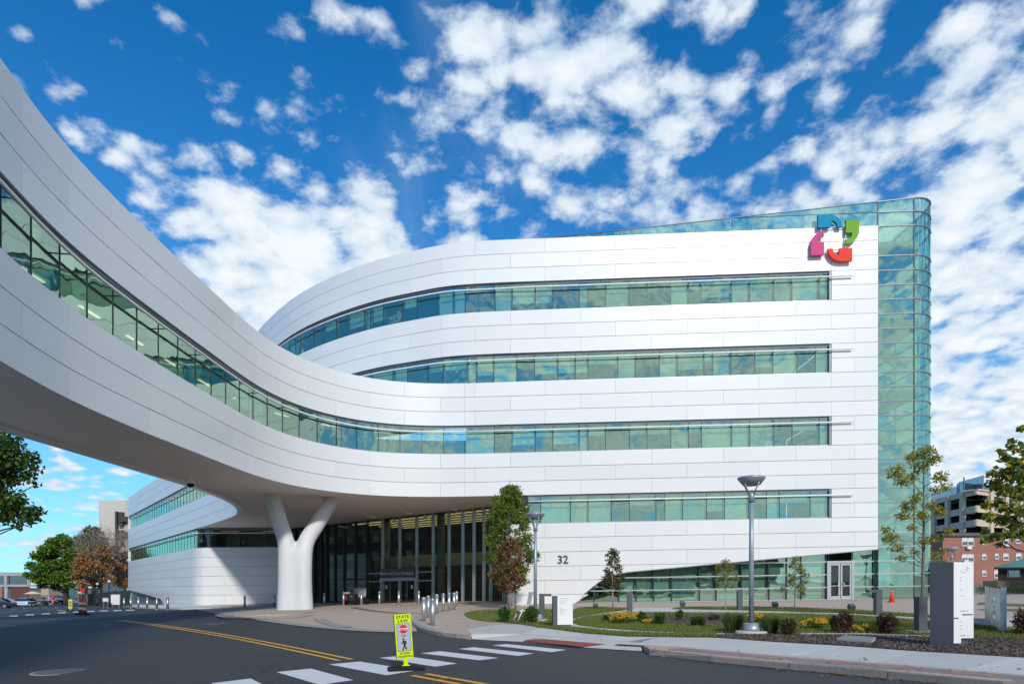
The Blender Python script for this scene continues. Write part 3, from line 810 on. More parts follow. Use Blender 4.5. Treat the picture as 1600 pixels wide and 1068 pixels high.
glazing(CWF, 0, 0.9, sC, wing, 41, 0.0, gl='glass_lobby', widths=None, deep=4.5, uniform=1.7)
glazing(CWF, 0, sC, sJ - 1.0, wing, 43, 0.35, uniform=1.36, deep=4.5)
panel_row(CWF, 0, 0.3, 0.9, wing); panel_row(CWF, 1, 0.3, 0.9, wing)
for k in range(2):
    u = 2.6 + 3.6 * k; p = CWF.at(u, -1.8); t = CWF.tan(u)
    V = [p + t * a + Vector((-t.y, t.x, 0)) * b for a, b in ((-0.8, -0.06), (0.8, -0.06), (0.8, 0.06), (-0.8, 0.06))]
    mk('ceiling_light', [(q.x, q.y, zw(ZL(2) - 0.12, q.x)) for q in V], [(3, 2, 1, 0)], MAT['lamp_warm'], wing)
flatpoly('roof', cpts(CF, sW0, sW1, -0.2) + [(-30, 96), (-16, 62)], ZL(10) - 0.12, MAT['roof_grey'], wing)
e = CF.at(sW1)
MB().box((e.x + 4, e.y + 3.2, zw(6, e.x)), (0.3, 9, 13), R(-51)).build('end_wall', MAT['white_panel'], wing, local=False)
mk('gable_wall', [(e.x, e.y, zw(z, e.x)) for z in (-3, 12.6)] + [(e.x + 12, e.y + 9, zw(z, e.x)) for z in (12.6, -3)], [(0, 1, 2, 3)], MAT['white_panel'], wing)
# street-facing strip between the lobby and the wing
mk('wall', [(-21.6, 62.4, zw(-2.2, -21)), (-17.4, 60.4, zw(-2.2, -21)), (-17.4, 60.4, zw(-1.7, -21)), (-21.6, 62.4, zw(-1.7, -21))], [(0, 1, 2, 3)], MAT['reveal_metal'], wing)

# ------------------------------------------------------------------ lobby curtain wall
lby = thing('entrance_lobby', 'dark glass entrance lobby under the canopy with grey name band over the doors', 'lobby', (-9, 54, -0.3))
CB = Curve(list(reversed([(-21.6, 62.75), (-19.8, 61.9), (-17.4, 60.2), (-13.6, 57.0), (-9.7, 53.8), (-4.8, 49.9), (-0.5, 46.5)])), smooth=2)
LZ0 = -1.66; LZ1 = ZL(2) + 0.09
px_m = [788, 767.4, 756.7, 741, 724, 702.7, 677.4, 652, 625.6, 599, 575, 556.5, 539, 525, 512, 503, 493, 484, 474, 463]
def s_at_px(px):
    return CB.find(lambda p: 800 + 1000 * p.x / p.y < px)
ms = [s_at_px(p) for p in px_m]
ms[-1] = min(ms[-1], CB.len - 0.02)
Zl = [LZ0, 0.16, 0.86, 3.35, LZ1]
gl_ = random.Random(9)
for i, (a, b) in enumerate(zip(ms, ms[1:])):
    door = px_m[i] <= 653 and px_m[i + 1] >= 598
    for za, zb in zip(Zl, Zl[1:]):
        if door and za < 0.8: continue
        ribbon('pane', CB, a + 0.03, b - 0.03, za + 0.02, zb - 0.02, 0, 0.03, MAT['glass_lobby'], lby, dens=20)
for i, s_ in enumerate(ms):
    post('mullion', CB.at(s_, 0.03), CB.tan(s_), 0.09 if px_m[i] > 590 else 0.12, 0.28, LZ0, LZ1, MAT['mullion_silver'] if 590 < px_m[i] < 790 else MAT['mullion_dark'], lby)
for z in (0.16, 0.86):
    for i, (a, b) in enumerate(zip(ms, ms[1:])):
        if px_m[i] <= 700 and px_m[i + 1] >= 574 and not (px_m[i] <= 653 and px_m[i + 1] >= 598):
            ribbon('transom', CB, a, b, z - 0.05, z + 0.03, 0.07, 0.12, MAT['mullion_silver'], lby)
for s_ in (s_at_px(680), s_at_px(595)):
    p = CB.at(s_, -0.7)
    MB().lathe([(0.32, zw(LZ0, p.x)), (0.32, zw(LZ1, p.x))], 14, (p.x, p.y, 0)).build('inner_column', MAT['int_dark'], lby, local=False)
sd0, sd1 = s_at_px(652), s_at_px(598)
ribbon('name_band', CB, sd0, sd1, 0.44, 1.20, 0.30, 0.25, mat('band_slate', (0.085, 0.085, 0.11), 0.5), lby)
ribbon('door_header', CB, sd0, sd1, 0.16, 0.43, 0.34, 0.34, MAT['mullion_silver'], lby)
for f in (0.0, 1.0):
    s_ = sd0 + (sd1 - sd0) * f
    post('door_post', CB.at(s_, 0.16), CB.tan(s_), 0.12, 0.2, LZ0, 0.16, MAT['mullion_silver'], lby)
for k in range(4):
    a, b = sd0 + (sd1 - sd0) * (k / 4) + 0.06, sd0 + (sd1 - sd0) * ((k + 1) / 4) - 0.06
    d_ = ribbon('sliding_door', CB, a, b, LZ0 + 0.02, 0.14, 0.05, 0.03, MAT['glass_lobby'], lby)
    post('door_stile', CB.at(a, 0.05), CB.tan(a), 0.06, 0.07, LZ0, 0.15, MAT['frame_grey'], d_)
    if k in (0, 3):
        ribbon('notice', CB, (a + b) / 2 - 0.13, (a + b) / 2 + 0.13, -0.5, -0.2, 0.075, 0.005, MAT['bar_white'], lby)
def text_mesh(body, size, extrude=0.0, align='LEFT', spacing=1.0, bold=0.0):
    cu = bpy.data.curves.new('lettering', 'FONT'); cu.body = body; cu.size = size; cu.extrude = extrude; cu.align_x = align
    cu.space_character = spacing; cu.resolution_u = 3; cu.offset = bold
    o = bpy.data.objects.new('lettering', cu); COL.objects.link(o)
    dg = bpy.context.evaluated_depsgraph_get(); me = bpy.data.meshes.new_from_object(o.evaluated_get(dg))
    bpy.data.objects.remove(o); return me
def text_on(name, body, size, M, mt, parent, extrude=0.004, align='LEFT', spacing=1.0, bold=0.0):
    me = text_mesh(body, size, extrude, align, spacing, bold)
    me.materials.clear(); me.materials.append(mt)
    base = ORI[parent.name] if parent is not None else Vector((0, 0, 0))
    me.transform(Matrix.Translation(-base) @ M)
    o = bpy.data.objects.new(name, me); link(o, parent); ORI[o.name] = base
    return o
def face_matrix(origin, right, up=Vector((0, 0, 1))):
    r_ = Vector(right).normalized(); n_ = r_.cross(up).normalized()
    M = Matrix.Identity(4)
    for i in range(3): M[i][0] = r_[i]; M[i][1] = up[i]; M[i][2] = n_[i]; M[i][3] = origin[i]
    return M
mid = CB.at((sd0 + sd1) / 2, 0.31); tt = CB.tan((sd0 + sd1) / 2)
text_on('lettering', 'Bone and Joint Institute', 0.46, face_matrix(Vector((mid.x, mid.y, zw(0.66, mid.x))), -tt), mat('letter_pale', (0.62, 0.62, 0.66), 0.5), lby, 0.01, 'CENTER', 0.96)
# inside: floor, rear wall, yellow-lit ceiling, pale curved partition
flatpoly('lobby_floor', [tuple(CB.at(u, 0.6)[:2]) for u in (0, 8, 16, 22, 27)] + [(-30, 88), (6, 58)], -1.68, MAT['int_floor'], lby)
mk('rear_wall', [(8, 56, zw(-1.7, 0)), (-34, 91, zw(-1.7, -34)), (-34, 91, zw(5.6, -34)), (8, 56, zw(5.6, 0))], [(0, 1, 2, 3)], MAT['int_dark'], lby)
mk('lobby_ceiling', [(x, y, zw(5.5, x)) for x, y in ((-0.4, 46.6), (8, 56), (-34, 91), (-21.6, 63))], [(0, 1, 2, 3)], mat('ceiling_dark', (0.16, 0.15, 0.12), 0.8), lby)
for k in range(5):
    off = -1.0 - 1.5 * k
    a, b = CB.at(1.0, off), CB.at(CB.len - 7.5, off); t = (b - a).normalized(); n_ = Vector((-t.y, t.x, 0))
    mk('ceiling_light', [(q.x, q.y, zw(5.42, q.x)) for q in (a - n_ * .045, b - n_ * .045, b + n_ * .045, a + n_ * .045)], [(0, 1, 2, 3)], MAT['lamp_yellow'], lby)
mk('balcony', [(x, y, zw(z, x)) for x, y, z in ((3, 51.5, 1.5), (-14, 65, 1.5), (-14, 65, 2.6), (3, 51.5, 2.6))], [(0, 1, 2, 3)], MAT['int_wall'], lby)
a = s_at_px(556); b = s_at_px(497)
ribbon('partition', CB, a, b, LZ0 + 0.05, 2.75, -1.4, 0.1, MAT['bar_white'], lby, dens=6)
# ------------------------------------------------------------------ the ground and what is laid on it
def crease(X, Y): return -0.6 * X + 0.8 * Y - 40.0
def clip_half(poly, sign):
    out = []
    for i in range(len(poly)):
        p, q = poly[i], poly[(i + 1) % len(poly)]
        a, b = sign * crease(p[0], p[1]), sign * crease(q[0], q[1])
        if a >= 0: out.append(p)
        if (a >= 0) != (b >= 0):
            t = a / (a - b); out.append(tuple(p[k] + (q[k] - p[k]) * t for k in range(len(p))))
    return out
def sheet(name, poly, h, mt, parent=None, kind='structure', skirt=0.0, label=None, cat=None):
    """a sheet lying on the street's slope, h above it (h may be given per corner as a third value)"""
    V, Fc = [], []
    poly = [tuple(p) if len(p) == 3 else (p[0], p[1], h) for p in poly]
    for sg in (1, -1):
        c = clip_half(poly, sg)
        if len(c) < 3: continue
        tri = tessellate_polygon([[Vector((p[0], p[1], 0)) for p in c]])
        b = len(V); V += [(p[0], p[1], zg(p[0], p[1]) + p[2]) for p in c]
        for t in tri:
            A, B, C = (Vector(V[b + i]) for i in t)
            n_ = (B - A).cross(C - A)
            if n_.length < 1e-9: continue
            Fc.append(tuple(b + i for i in (t if n_.z > 0 else t[::-1])))
    if skirt:
        n = len(poly)
        for i in range(n):
            p, q = poly[i], poly[(i + 1) % n]; b = len(V)
            V += [(p[0], p[1], zg(p[0], p[1]) + p[2]), (q[0], q[1], zg(q[0], q[1]) + q[2]), (q[0], q[1], zg(q[0], q[1]) + q[2] - skirt), (p[0], p[1], zg(p[0], p[1]) + p[2] - skirt)]
            Fc.append((b, b + 1, b + 2, b + 3))
    o = mk(name, V, Fc, mt, parent)
    if parent is None: tag(o, label, cat, None, kind)
    return o
def GP(pts, h): return [G(x, y, h) for x, y in pts]
def smooth_poly(pts, n=4, closed=True):
    out = []; N_ = len(pts)
    for i in range(N_ if closed else N_ - 1):
        p0, p1, p2, p3 = (pts[(i + k) % N_] if closed else pts[min(max(i + k, 0), N_ - 1)] for k in (-1, 0, 1, 2))
        for k in range(n):
            t = k / n
            out.append(tuple(0.5 * (2 * b + (c - a) * t + (2 * a - 5 * b + 4 * c - d) * t * t + (3 * b - a - 3 * c + d) * t ** 3) for a, b, c, d in zip(p0, p1, p2, p3)))
    if not closed: out.append(pts[-1])
    return out

def tex_mat(name, build):
    m_, N, L, b = nodes_of(name); build(N, L, b); return m_
def _pos(N): return N.new('ShaderNodeNewGeometry').outputs['Position']
def _noise(N, L, v, sc, det=6, rough=0.6):
    n_ = N.new('ShaderNodeTexNoise'); n_.inputs['Scale'].default_value = sc; n_.inputs['Detail'].default_value = det; n_.inputs['Roughness'].default_value = rough
    L.new(v, n_.inputs['Vector']); return n_.outputs[0]
def _ramp(N, L, f, stops):
    r_ = N.new('ShaderNodeValToRGB'); el = r_.color_ramp.elements
    while len(el) < len(stops): el.new(0.5)
    for e_, (p, c) in zip(el, stops): e_.position = p; e_.color = rgba(c)
    L.new(f, r_.inputs[0]); return r_.outputs[0]
def _mixc(N, L, f, a, b, mode='MIX'):
    m_ = N.new('ShaderNodeMix'); m_.data_type = 'RGBA'; m_.blend_type = mode
    for i, v in ((0, f), (6, a), (7, b)):
        if hasattr(v, 'is_linked'): L.new(v, m_.inputs[i])
        else: m_.inputs[i].default_value = v if i == 0 else rgba(v)
    return m_.outputs[2]
def _asphalt(N, L, b):
    p = _pos(N)
    big = _noise(N, L, p, 0.22, 4); mid = _noise(N, L, p, 1.6, 6); fine = _noise(N, L, p, 60, 3)
    c = _ramp(N, L, big, [(0.3, (0.030, 0.034, 0.038)), (0.7, (0.064, 0.068, 0.072))])
    c = _mixc(N, L, 0.5, c, _ramp(N, L, mid, [(0.35, (0.034, 0.037, 0.041)), (0.7, (0.060, 0.063, 0.067))]))
    c = _mixc(N, L, 0.35, c, _ramp(N, L, fine, [(0.35, (0.012, 0.012, 0.013)), (0.55, (0.04, 0.042, 0.045)), (0.72, (0.15, 0.15, 0.15))]))
    # thin cracks
    vo = N.new('ShaderNodeTexVoronoi'); vo.feature = 'DISTANCE_TO_EDGE'; vo.inputs['Scale'].default_value = 0.16
    nz = N.new('ShaderNodeTexNoise'); nz.inputs['Scale'].default_value = 1.2; nz.inputs['Detail'].default_value = 5; L.new(p, nz.inputs['Vector'])
    ad = N.new('ShaderNodeVectorMath'); ad.operation = 'MULTIPLY_ADD'; L.new(nz.outputs['Color'], ad.inputs[0]); ad.inputs[1].default_value = (1.6, 1.6, 0); L.new(p, ad.inputs[2])
    L.new(ad.outputs[0], vo.inputs['Vector'])
    cr = _ramp(N, L, vo.outputs['Distance'], [(0.0, (0.35, 0.35, 0.35)), (0.008, (1, 1, 1))])
    c = _mixc(N, L, 0.6, c, cr, 'MULTIPLY')
    L.new(c, b.inputs['Base Color']); b.inputs['Roughness'].default_value = 0.72; b.inputs['Specular IOR Level'].default_value = 0.35
    bp = N.new('ShaderNodeBump'); bp.inputs['Strength'].default_value = 0.5; bp.inputs['Distance'].default_value = 0.006; L.new(fine, bp.inputs['Height']); L.new(bp.outputs[0], b.inputs['Normal'])
tex_mat('asphalt', _asphalt)
def _paint(colour, worn):
    def f(N, L, b):
        p = _pos(N); n1 = _noise(N, L, p, 9, 8, 0.7); n2 = _noise(N, L, p, 1.3, 4)
        s_ = N.new('ShaderNodeMath'); s_.operation = 'ADD'; L.new(n1, s_.inputs[0]); L.new(n2, s_.inputs[1])
        L.new(_ramp(N, L, s_.outputs[0], [(0.0, (0.07, 0.07, 0.07)), (worn - 0.06, tuple(v * 0.5 for v in colour)), (worn, tuple(v * 0.85 for v in colour)), (min(1, worn + 0.35), colour)]), b.inputs['Base Color'])
        b.inputs['Roughness'].default_value = 0.6
    return f
tex_mat('paint_white', _paint((0.66, 0.67, 0.68), 0.44)); tex_mat('paint_yellow', _paint((0.72, 0.36, 0.015), 0.42))
tex_mat('paint_faded', _paint((0.22, 0.23, 0.24), 0.5))
def _concrete(base, dark, rough=0.8):
    def f(N, L, b):
        p = _pos(N); oi = N.new('ShaderNodeObjectInfo').outputs['Random']
        c = _ramp(N, L, _noise(N, L, p, 0.9, 6), [(0.25, dark), (0.75, base)])
        c = _mixc(N, L, 0.35, c, _ramp(N, L, _noise(N, L, p, 26, 5), [(0.3, tuple(v * 0.75 for v in dark)), (0.7, tuple(min(1, v * 1.1) for v in base))]))
        mr = N.new('ShaderNodeMapRange'); mr.inputs[3].default_value = 0.90; mr.inputs[4].default_value = 1.08; L.new(oi, mr.inputs[0])
        c = _mixc(N, L, 1.0, c, mr.outputs[0], 'MULTIPLY')
        L.new(c, b.inputs['Base Color']); b.inputs['Roughness'].default_value = rough
        bp = N.new('ShaderNodeBump'); bp.inputs['Strength'].default_value = 0.3; bp.inputs['Distance'].default_value = 0.008; L.new(_noise(N, L, p, 45, 4), bp.inputs['Height']); L.new(bp.outputs[0], b.inputs['Normal'])
    return f
tex_mat('concrete_walk', _concrete((0.60, 0.595, 0.56), (0.50, 0.495, 0.47)))
tex_mat('concrete_path', _concrete((0.58, 0.57, 0.53), (0.48, 0.47, 0.44)))
tex_mat('concrete_old', _concrete((0.36, 0.35, 0.32), (0.26, 0.25, 0.23)))
tex_mat('granite', _concrete((0.34, 0.32, 0.30), (0.15, 0.135, 0.125)))
tex_mat('brick_red', _concrete((0.40, 0.20, 0.17), (0.30, 0.15, 0.13)))
tex_mat('brick_slate', _concrete((0.30, 0.285, 0.285), (0.22, 0.21, 0.215)))
tex_mat('tactile_red', _concrete((0.34, 0.085, 0.075), (0.24, 0.06, 0.055)))
def _pavers(N, L, b):
    p = _pos(N); mp = N.new('ShaderNodeMapping'); mp.inputs['Rotation'].default_value = (0, 0, R(40)); L.new(p, mp.inputs[0])
    br = N.new('ShaderNodeTexBrick'); br.inputs['Scale'].default_value = 1.0; br.inputs['Brick Width'].default_value = 0.22; br.inputs['Row Height'].default_value = 0.11
    br.inputs['Mortar Size'].default_value = 0.006; br.inputs['Color1'].default_value = rgba((0.50, 0.385, 0.305)); br.inputs['Color2'].default_value = rgba((0.43, 0.33, 0.265)); br.inputs['Mortar'].default_value = rgba((0.2, 0.17, 0.15))
    L.new(mp.outputs[0], br.inputs['Vector'])
    c = _mixc(N, L, 0.5, br.outputs['Color'], _ramp(N, L, _noise(N, L, p, 0.5, 5), [(0.3, (0.40, 0.31, 0.25)), (0.7, (0.53, 0.41, 0.33))]))
    L.new(c, b.inputs['Base Color']); b.inputs['Roughness'].default_value = 0.8
tex_mat('plaza_pavers', _pavers)
def _lawn(N, L, b):
    p = _pos(N)
    c = _ramp(N, L, _noise(N, L, p, 0.55, 4), [(0.3, (0.085, 0.12, 0.028)), (0.55, (0.15, 0.16, 0.042)), (0.75, (0.26, 0.21, 0.075))])
    c = _mixc(N, L, 0.5, c, _ramp(N, L, _noise(N, L, p, 22, 5, 0.7), [(0.3, (0.035, 0.055, 0.014)), (0.7, (0.16, 0.17, 0.06))]))
    L.new(c, b.inputs['Base Color']); b.inputs['Roughness'].default_value = 0.9
    bp = N.new('ShaderNodeBump'); bp.inputs['Strength'].default_value = 0.8; bp.inputs['Distance'].default_value = 0.03; L.new(_noise(N, L, p, 30, 4), bp.inputs['Height']); L.new(bp.outputs[0], b.inputs['Normal'])
tex_mat('lawn', _lawn)
def _mulch(N, L, b):
    p = _pos(N)
    c = _ramp(N, L, _noise(N, L, p, 14, 8, 0.75), [(0.3, (0.035, 0.022, 0.016)), (0.5, (0.085, 0.058, 0.045)), (0.72, (0.20, 0.15, 0.12))])
    c = _mixc(N, L, 0.35, c, _ramp(N, L, _noise(N, L, p, 1.1, 4), [(0.3, (0.05, 0.035, 0.027)), (0.7, (0.13, 0.095, 0.075))]))
    L.new(c, b.inputs['Base Color']); b.inputs['Roughness'].default_value = 0.95
    bp = N.new('ShaderNodeBump'); bp.inputs['Strength'].default_value = 1.0; bp.inputs['Distance'].default_value = 0.05; L.new(_noise(N, L, p, 18, 6), bp.inputs['Height']); L.new(bp.outputs[0], b.inputs['Normal'])
tex_mat('mulch', _mulch)
mat('gravel_tan', (0.42, 0.36, 0.29), 0.95, var=0.25, var_scale=8, bump=1.0, bump_scale=12, bump_dist=0.05)
mat('far_ground', (0.22, 0.215, 0.20), 0.9, var=0.1, var_scale=0.05, c2=(0.12, 0.13, 0.07), c2_scale=0.03)
mat('iron', (0.11, 0.13, 0.15), 0.5, 0.3, var=0.1, var_scale=20, bump=0.6, bump_scale=40, bump_dist=0.01)

sheet('ground', [(-900, -120), (900, -120), (900, 900), (-900, 900)], -0.06, MAT['far_ground'])
# the street runs straight from lower right to far left
D_ = Vector((-0.62, 0.785, 0)).normalized(); N_ = Vector((D_.y, -D_.x, 0)); C0 = Vector((-0.65, 10.06, 0))
def RD(u, v): p = C0 + D_ * u + N_ * v; return (p.x, p.y)
road_edge = [(1600, 1068), (1412, 1065), (1350, 1056), (1200, 1042.5), (1090, 1032.5), (1015, 1017.5), (937, 1012.5), (815, 1001.8), (751, 998.6), (713, 995.4), (662, 988), (613, 987), (515, 981), (400, 967), (341, 960), (277, 950), (237, 949.5)]
sheet('road', [RD(-45, 5.6), RD(-22, 5.6), RD(-4, 5.6)] + [RD(2, 5.2)] + [RD(4.5, 5.6), RD(12, 5.6), RD(20, 4.3), RD(30, 4.0), RD(45, 6.2), RD(60, 5.4), RD(140, 9), RD(260, 9), RD(260, -9), RD(90, -9), RD(70, -6.7), RD(-45, -6.7)], 0.0, MAT['asphalt'])
sheet('road_surface', [RD(75, -8), RD(75, -45), RD(112, -60), RD(130, -8)], 0.006, MAT['asphalt'])
# raised ground on the building's side of the street
HK = 0.12
kerb_px = [(1600, 1066), (1400, 1047.5), (1200, 1031), (1090, 1021), (1015, 1013.2), (1000, 1004.5), (937, 999), (900, 996.8), (815, 990), (757, 988.8), (735, 991.2), (713, 989.5), (687, 986.5), (662, 981), (651, 976), (645, 970.5), (645.5, 966.5), (650, 962.5), (658, 957.5)]
KB = GP(kerb_px, HK)
KB = [RD(-40, 5.15), RD(-20, 5.15), RD(-10, 5.1), ] + [p for p in KB if p[1] > 9.0]
field_back = [(-0.4, 47.5), (30, 47.5), (70, 48), (160, 60), (160, -40)]
sheet('plaza', KB + [(-1.2, 46.8)] + field_back, HK, MAT['plaza_pavers'], skirt=0.16)
# the drive under the canopy climbs from street level to the doors
drive = [tuple(G(613, 987)) + (0.012,), tuple(G(515, 981)) + (0.012,), tuple(G(430, 969)) + (0.012,), tuple(G(341, 960)) + (0.012,), (-25, 50.5, 0.012), (-33.5, 59.5, 0.012), (-31, 64, 0.10), (-17, 64, 0.115), (-8, 56, 0.115), (-1.0, 47.5, 0.116), tuple(G(658, 957.5, 0.09)) + (0.08,), tuple(G(645, 973, 0.0)) + (0.012,), tuple(G(652, 986)) + (0.012,)]
sheet('driveway', drive, 0.012, MAT['plaza_pavers'])
sheet('pavement', [RD(57, 4.3), RD(47, 5.0), RD(47, 9.5), RD(58, 9.6), RD(90, 10.0), RD(140, 16), RD(140, 8.4), RD(100, 6.6), RD(66, 4.6)], 0.10, MAT['concrete_walk'], skirt=0.12)
# grey setts along the drive's mouth, and two curved bands across it
def band(name, px, w, h, mt):
    q = smooth_poly(GP(px, h), 4, False); L_, R_ = [], []
    for i, p in enumerate(q):
        t = (Vector(q[min(i + 1, len(q) - 1)]) - Vector(q[max(i - 1, 0)])).normalized(); n_ = Vector((-t.y, t.x))
        L_.append(tuple(Vector(p) + n_ * w / 2)); R_.append(tuple(Vector(p) - n_ * w / 2))
    return sheet(name, L_ + R_[::-1], h, mt)
band('paving_strip', [(404, 966.3), (470, 975.2), (540, 981.6), (600, 985.2), (640, 985.5)], 0.6, 0.022, MAT['concrete_old'])
band('paving_strip', [(497, 962), (500, 966), (512, 972), (540, 979)], 0.55, 0.030, MAT['concrete_old'])
band('paving_strip', [(552, 947.5), (575, 952), (615, 956.5), (655, 957.6)], 0.45, 0.085, mat('paver_dark', (0.20, 0.165, 0.14), 0.8))
# left side of the street
sheet('pavement_verge', [RD(-40, -6.75), RD(75, -6.75), RD(75, -12), RD(-40, -12)], HK, MAT['concrete_walk'], skirt=0.14)

# kerb of single granite stones
def kerb(name, pts, h, wd, stone, mt):
    root = bpy.data.objects.new(name, None); link(root); root['kind'] = 'structure'; ORI[root.name] = Vector((0, 0, 0))
    c = Curve(pts, 1) if len(pts) > 2 else Curve(pts, 0)
    n = max(1, round(c.len / stone)); g = random.Random(5)
    for i in range(n):
        a, b = c.len * i / n + 0.008, c.len * (i + 1) / n - 0.008
        us = walk(c, a, b, 8, 5); V, Fc = [], []
        dh = g.uniform(-0.006, 0.006)
        for u in us:
            p = c.raw(u); t = c.tan(u); n_ = Vector((-t.y, t.x, 0))
            hh = h(u / c.len) if callable(h) else h
            sg_ = 1 if wd > 0 else -1
            for o, z in ((-0.02 * sg_, -0.05), (-0.02 * sg_, hh - 0.02 + dh), (0.005 * sg_, hh + dh), (wd, hh + dh), (wd, -0.05)):
                q = p + n_ * o; V.append((q.x, q.y, zg(q.x, q.y) + z))
        for k in range(len(us) - 1):
            for j in range(4): Fc.append((5 * k + j, 5 * k + 5 + j, 5 * k + 6 + j, 5 * k + 1 + j))
        m_ = 5 * (len(us) - 1)
        Fc += [(4, 3, 2, 1, 0), (m_, m_ + 1, m_ + 2, m_ + 3, m_ + 4)]
        F2 = []
        cen = sum((Vector(v) for v in V), Vector()) / len(V)
        for f in Fc:
            A, B, C = (Vector(V[k]) for k in f[:3]); nn = (B - A).cross(C - A)
            fc = sum((Vector(V[k]) for k in f), Vector()) / len(f)
            F2.append(f if nn.dot(fc - cen) >= 0 else tuple(reversed(f)))
        mk('kerb_stone', V, F2, mt, root)
    return root
def hprof(f):
    return HK + 0.004
kerb_pts_r = list(reversed([p for p in KB[:3]])) 
main_k = [RD(-38, 5.15), RD(-20, 5.15), RD(-10, 5.1)] + [p for p in GP([(1600, 1066), (1400, 1047.5), (1200, 1031), (1090, 1021), (1015, 1013.2)], HK) if p[1] > 8.9]
ck = Curve(main_k, 1)
flip = list(reversed(main_k))
kerb('road_kerb', main_k, lambda f: (HK + 0.004) * min(1.0, 0.12 + (1 - f) * 22), -0.17, 1.55, MAT['granite'])
corner_k = GP([(735, 991.4), (713, 989.5), (687, 986.5), (662, 981), (651, 976), (645, 970.5), (645.5, 966.5), (650, 962.5), (658, 957.5)], HK)
kerb('corner_kerb', corner_k, lambda f: (HK + 0.004) * min(1, 0.15 + f * 6), -0.17, 1.3, MAT['concrete_old'])
kerb('verge_kerb', [RD(72, -6.6), RD(40, -6.6), RD(10, -6.6), RD(-6, -6.6), RD(-30, -6.6)], HK + 0.01, 0.18, 1.6, MAT['granite'])

# road markings
def bar(pts, mt='paint_white', h=0.006): sheet('road_marking', GP(pts, 0.0), h, MAT[mt])
near = [[(657.8, 1020), (687.5, 1016.8), (779, 1027.4), (749, 1031)], [(592.5, 1027.2), (630, 1023.8), (714.5, 1036), (680, 1041)],
        [(717, 1013.3), (740, 1010.6), (834, 1020.5), (810, 1024.2)], [(769, 1007.7), (791, 1005.6), (885, 1014.8), (862, 1018.3)],
        [(514, 1037.5), (562, 1033), (650, 1047), (604, 1054.5)], [(432, 1049.5), (486, 1044), (552, 1062), (500, 1069.5)], [(330, 1067), (392, 1059.5), (440, 1084), (372, 1092)]]
for q in near: bar(q)
for (x, y) in ((22, 961.7), (47, 960), (72, 958.3), (97, 956.8), (121, 955.4), (141.5, 954.6), (162.5, 953.7), (184, 953.2), (203.5, 952.6)):
    bar([(x - 8.5, y + 0.7), (x - 5, y - 0.7), (x + 7, y - 0.9), (x + 5, y + 0.6)])
for (x, y) in ((22, 950.8), (39, 950), (55, 949.3), (71, 948.6), (88, 948), (104, 947.9), (122, 947.8)):
    bar([(x - 6, y + 0.35), (x - 3, y - 0.4), (x + 5, y - 0.4), (x + 3, y + 0.35)], 'paint_faded')
band('road_marking', [(0, 956.6), (50, 952.6), (98, 949.2)], 0.35, 0.006, MAT['paint_faded'])
band('road_marking', [(0, 977.5), (12, 977), (22, 976.3)], 0.22, 0.006, MAT['paint_faded'])
for dv in (-0.14, 0.14):
    c_ = [G(186 + dv * 3, 968), G(330, 991.2), G(430, 1009.5), G(545, 1031.5)]
    pts = [RD(-1.0, 0.0), RD(-9, 0.4), RD(-30, 0.4)]
    for seg in ([G(185.5, 968.2), G(260, 978.2), G(345, 991.5), G(440, 1009.5), G(540, 1030.5)], [G(655, 1053.5), G(690, 1060), G(735, 1068), tuple(Vector(G(655, 1053.5)) + (Vector(G(735, 1068)) - Vector(G(655, 1053.5))) * 6)]):
        q = smooth_poly(seg, 5, False); A, B = [], []
        for i, p in enumerate(q):
            t = (Vector(q[min(i + 1, len(q) - 1)]) - Vector(q[max(i - 1, 0)])).normalized(); n_ = Vector((-t.y, t.x))
            A.append(tuple(Vector(p) + n_ * (dv + 0.055))); B.append(tuple(Vector(p) + n_ * (dv - 0.055)))
        sheet('road_marking', A + B[::-1], 0.007, MAT['paint_yellow'])
band('road_marking', [(89, 952.2), (95, 953), (103, 954.2)], 0.3, 0.007, MAT['paint_yellow'])
# iron covers and patches
def disc(px, py, r, name, mt, h=0.006):
    x, y = G(px, py); sheet(name, [(x + r * math.cos(k * math.pi / 12), y + r * math.sin(k * math.pi / 12)) for k in range(24)], h, mt)
x, y = G(93, 1049)
mc = thing('manhole_cover', 'round grey iron manhole cover flush in the asphalt road', 'manhole cover', (x, y, zg(x, y)))
MB().lathe([(0.40, -0.02), (0.40, 0.005), (0.33, 0.005), (0.33, 0.002), (0.31, 0.002), (0.31, 0.007), (0.0, 0.007)], 28, cap=False).build('iron_lid', MAT['iron'], mc)
MB().lathe([(0.47, -0.02), (0.47, 0.004), (0.405, 0.004)], 28, cap=False).build('rim', MAT['concrete_old'], mc)
band('road_patch', [(160, 975.5), (166, 975.2), (172, 974.8)], 0.5, 0.004, MAT['paint_faded'])
x, y = G(337, 973.8)
gr_ = thing('drain_grate', 'small iron drain grate set in the road near the forked column', 'drain grate', (x, y, zg(x, y)), R(38))
mb = MB()
for k in range(7): mb.box((-0.36 + 0.12 * k, 0, 0.004), (0.07, 0.5, 0.012))
mb.box((0, 0.28, 0.004), (0.9, 0.06, 0.014)); mb.box((0, -0.28, 0.004), (0.9, 0.06, 0.014)); mb.build('grate_frame', MAT['iron'], gr_)

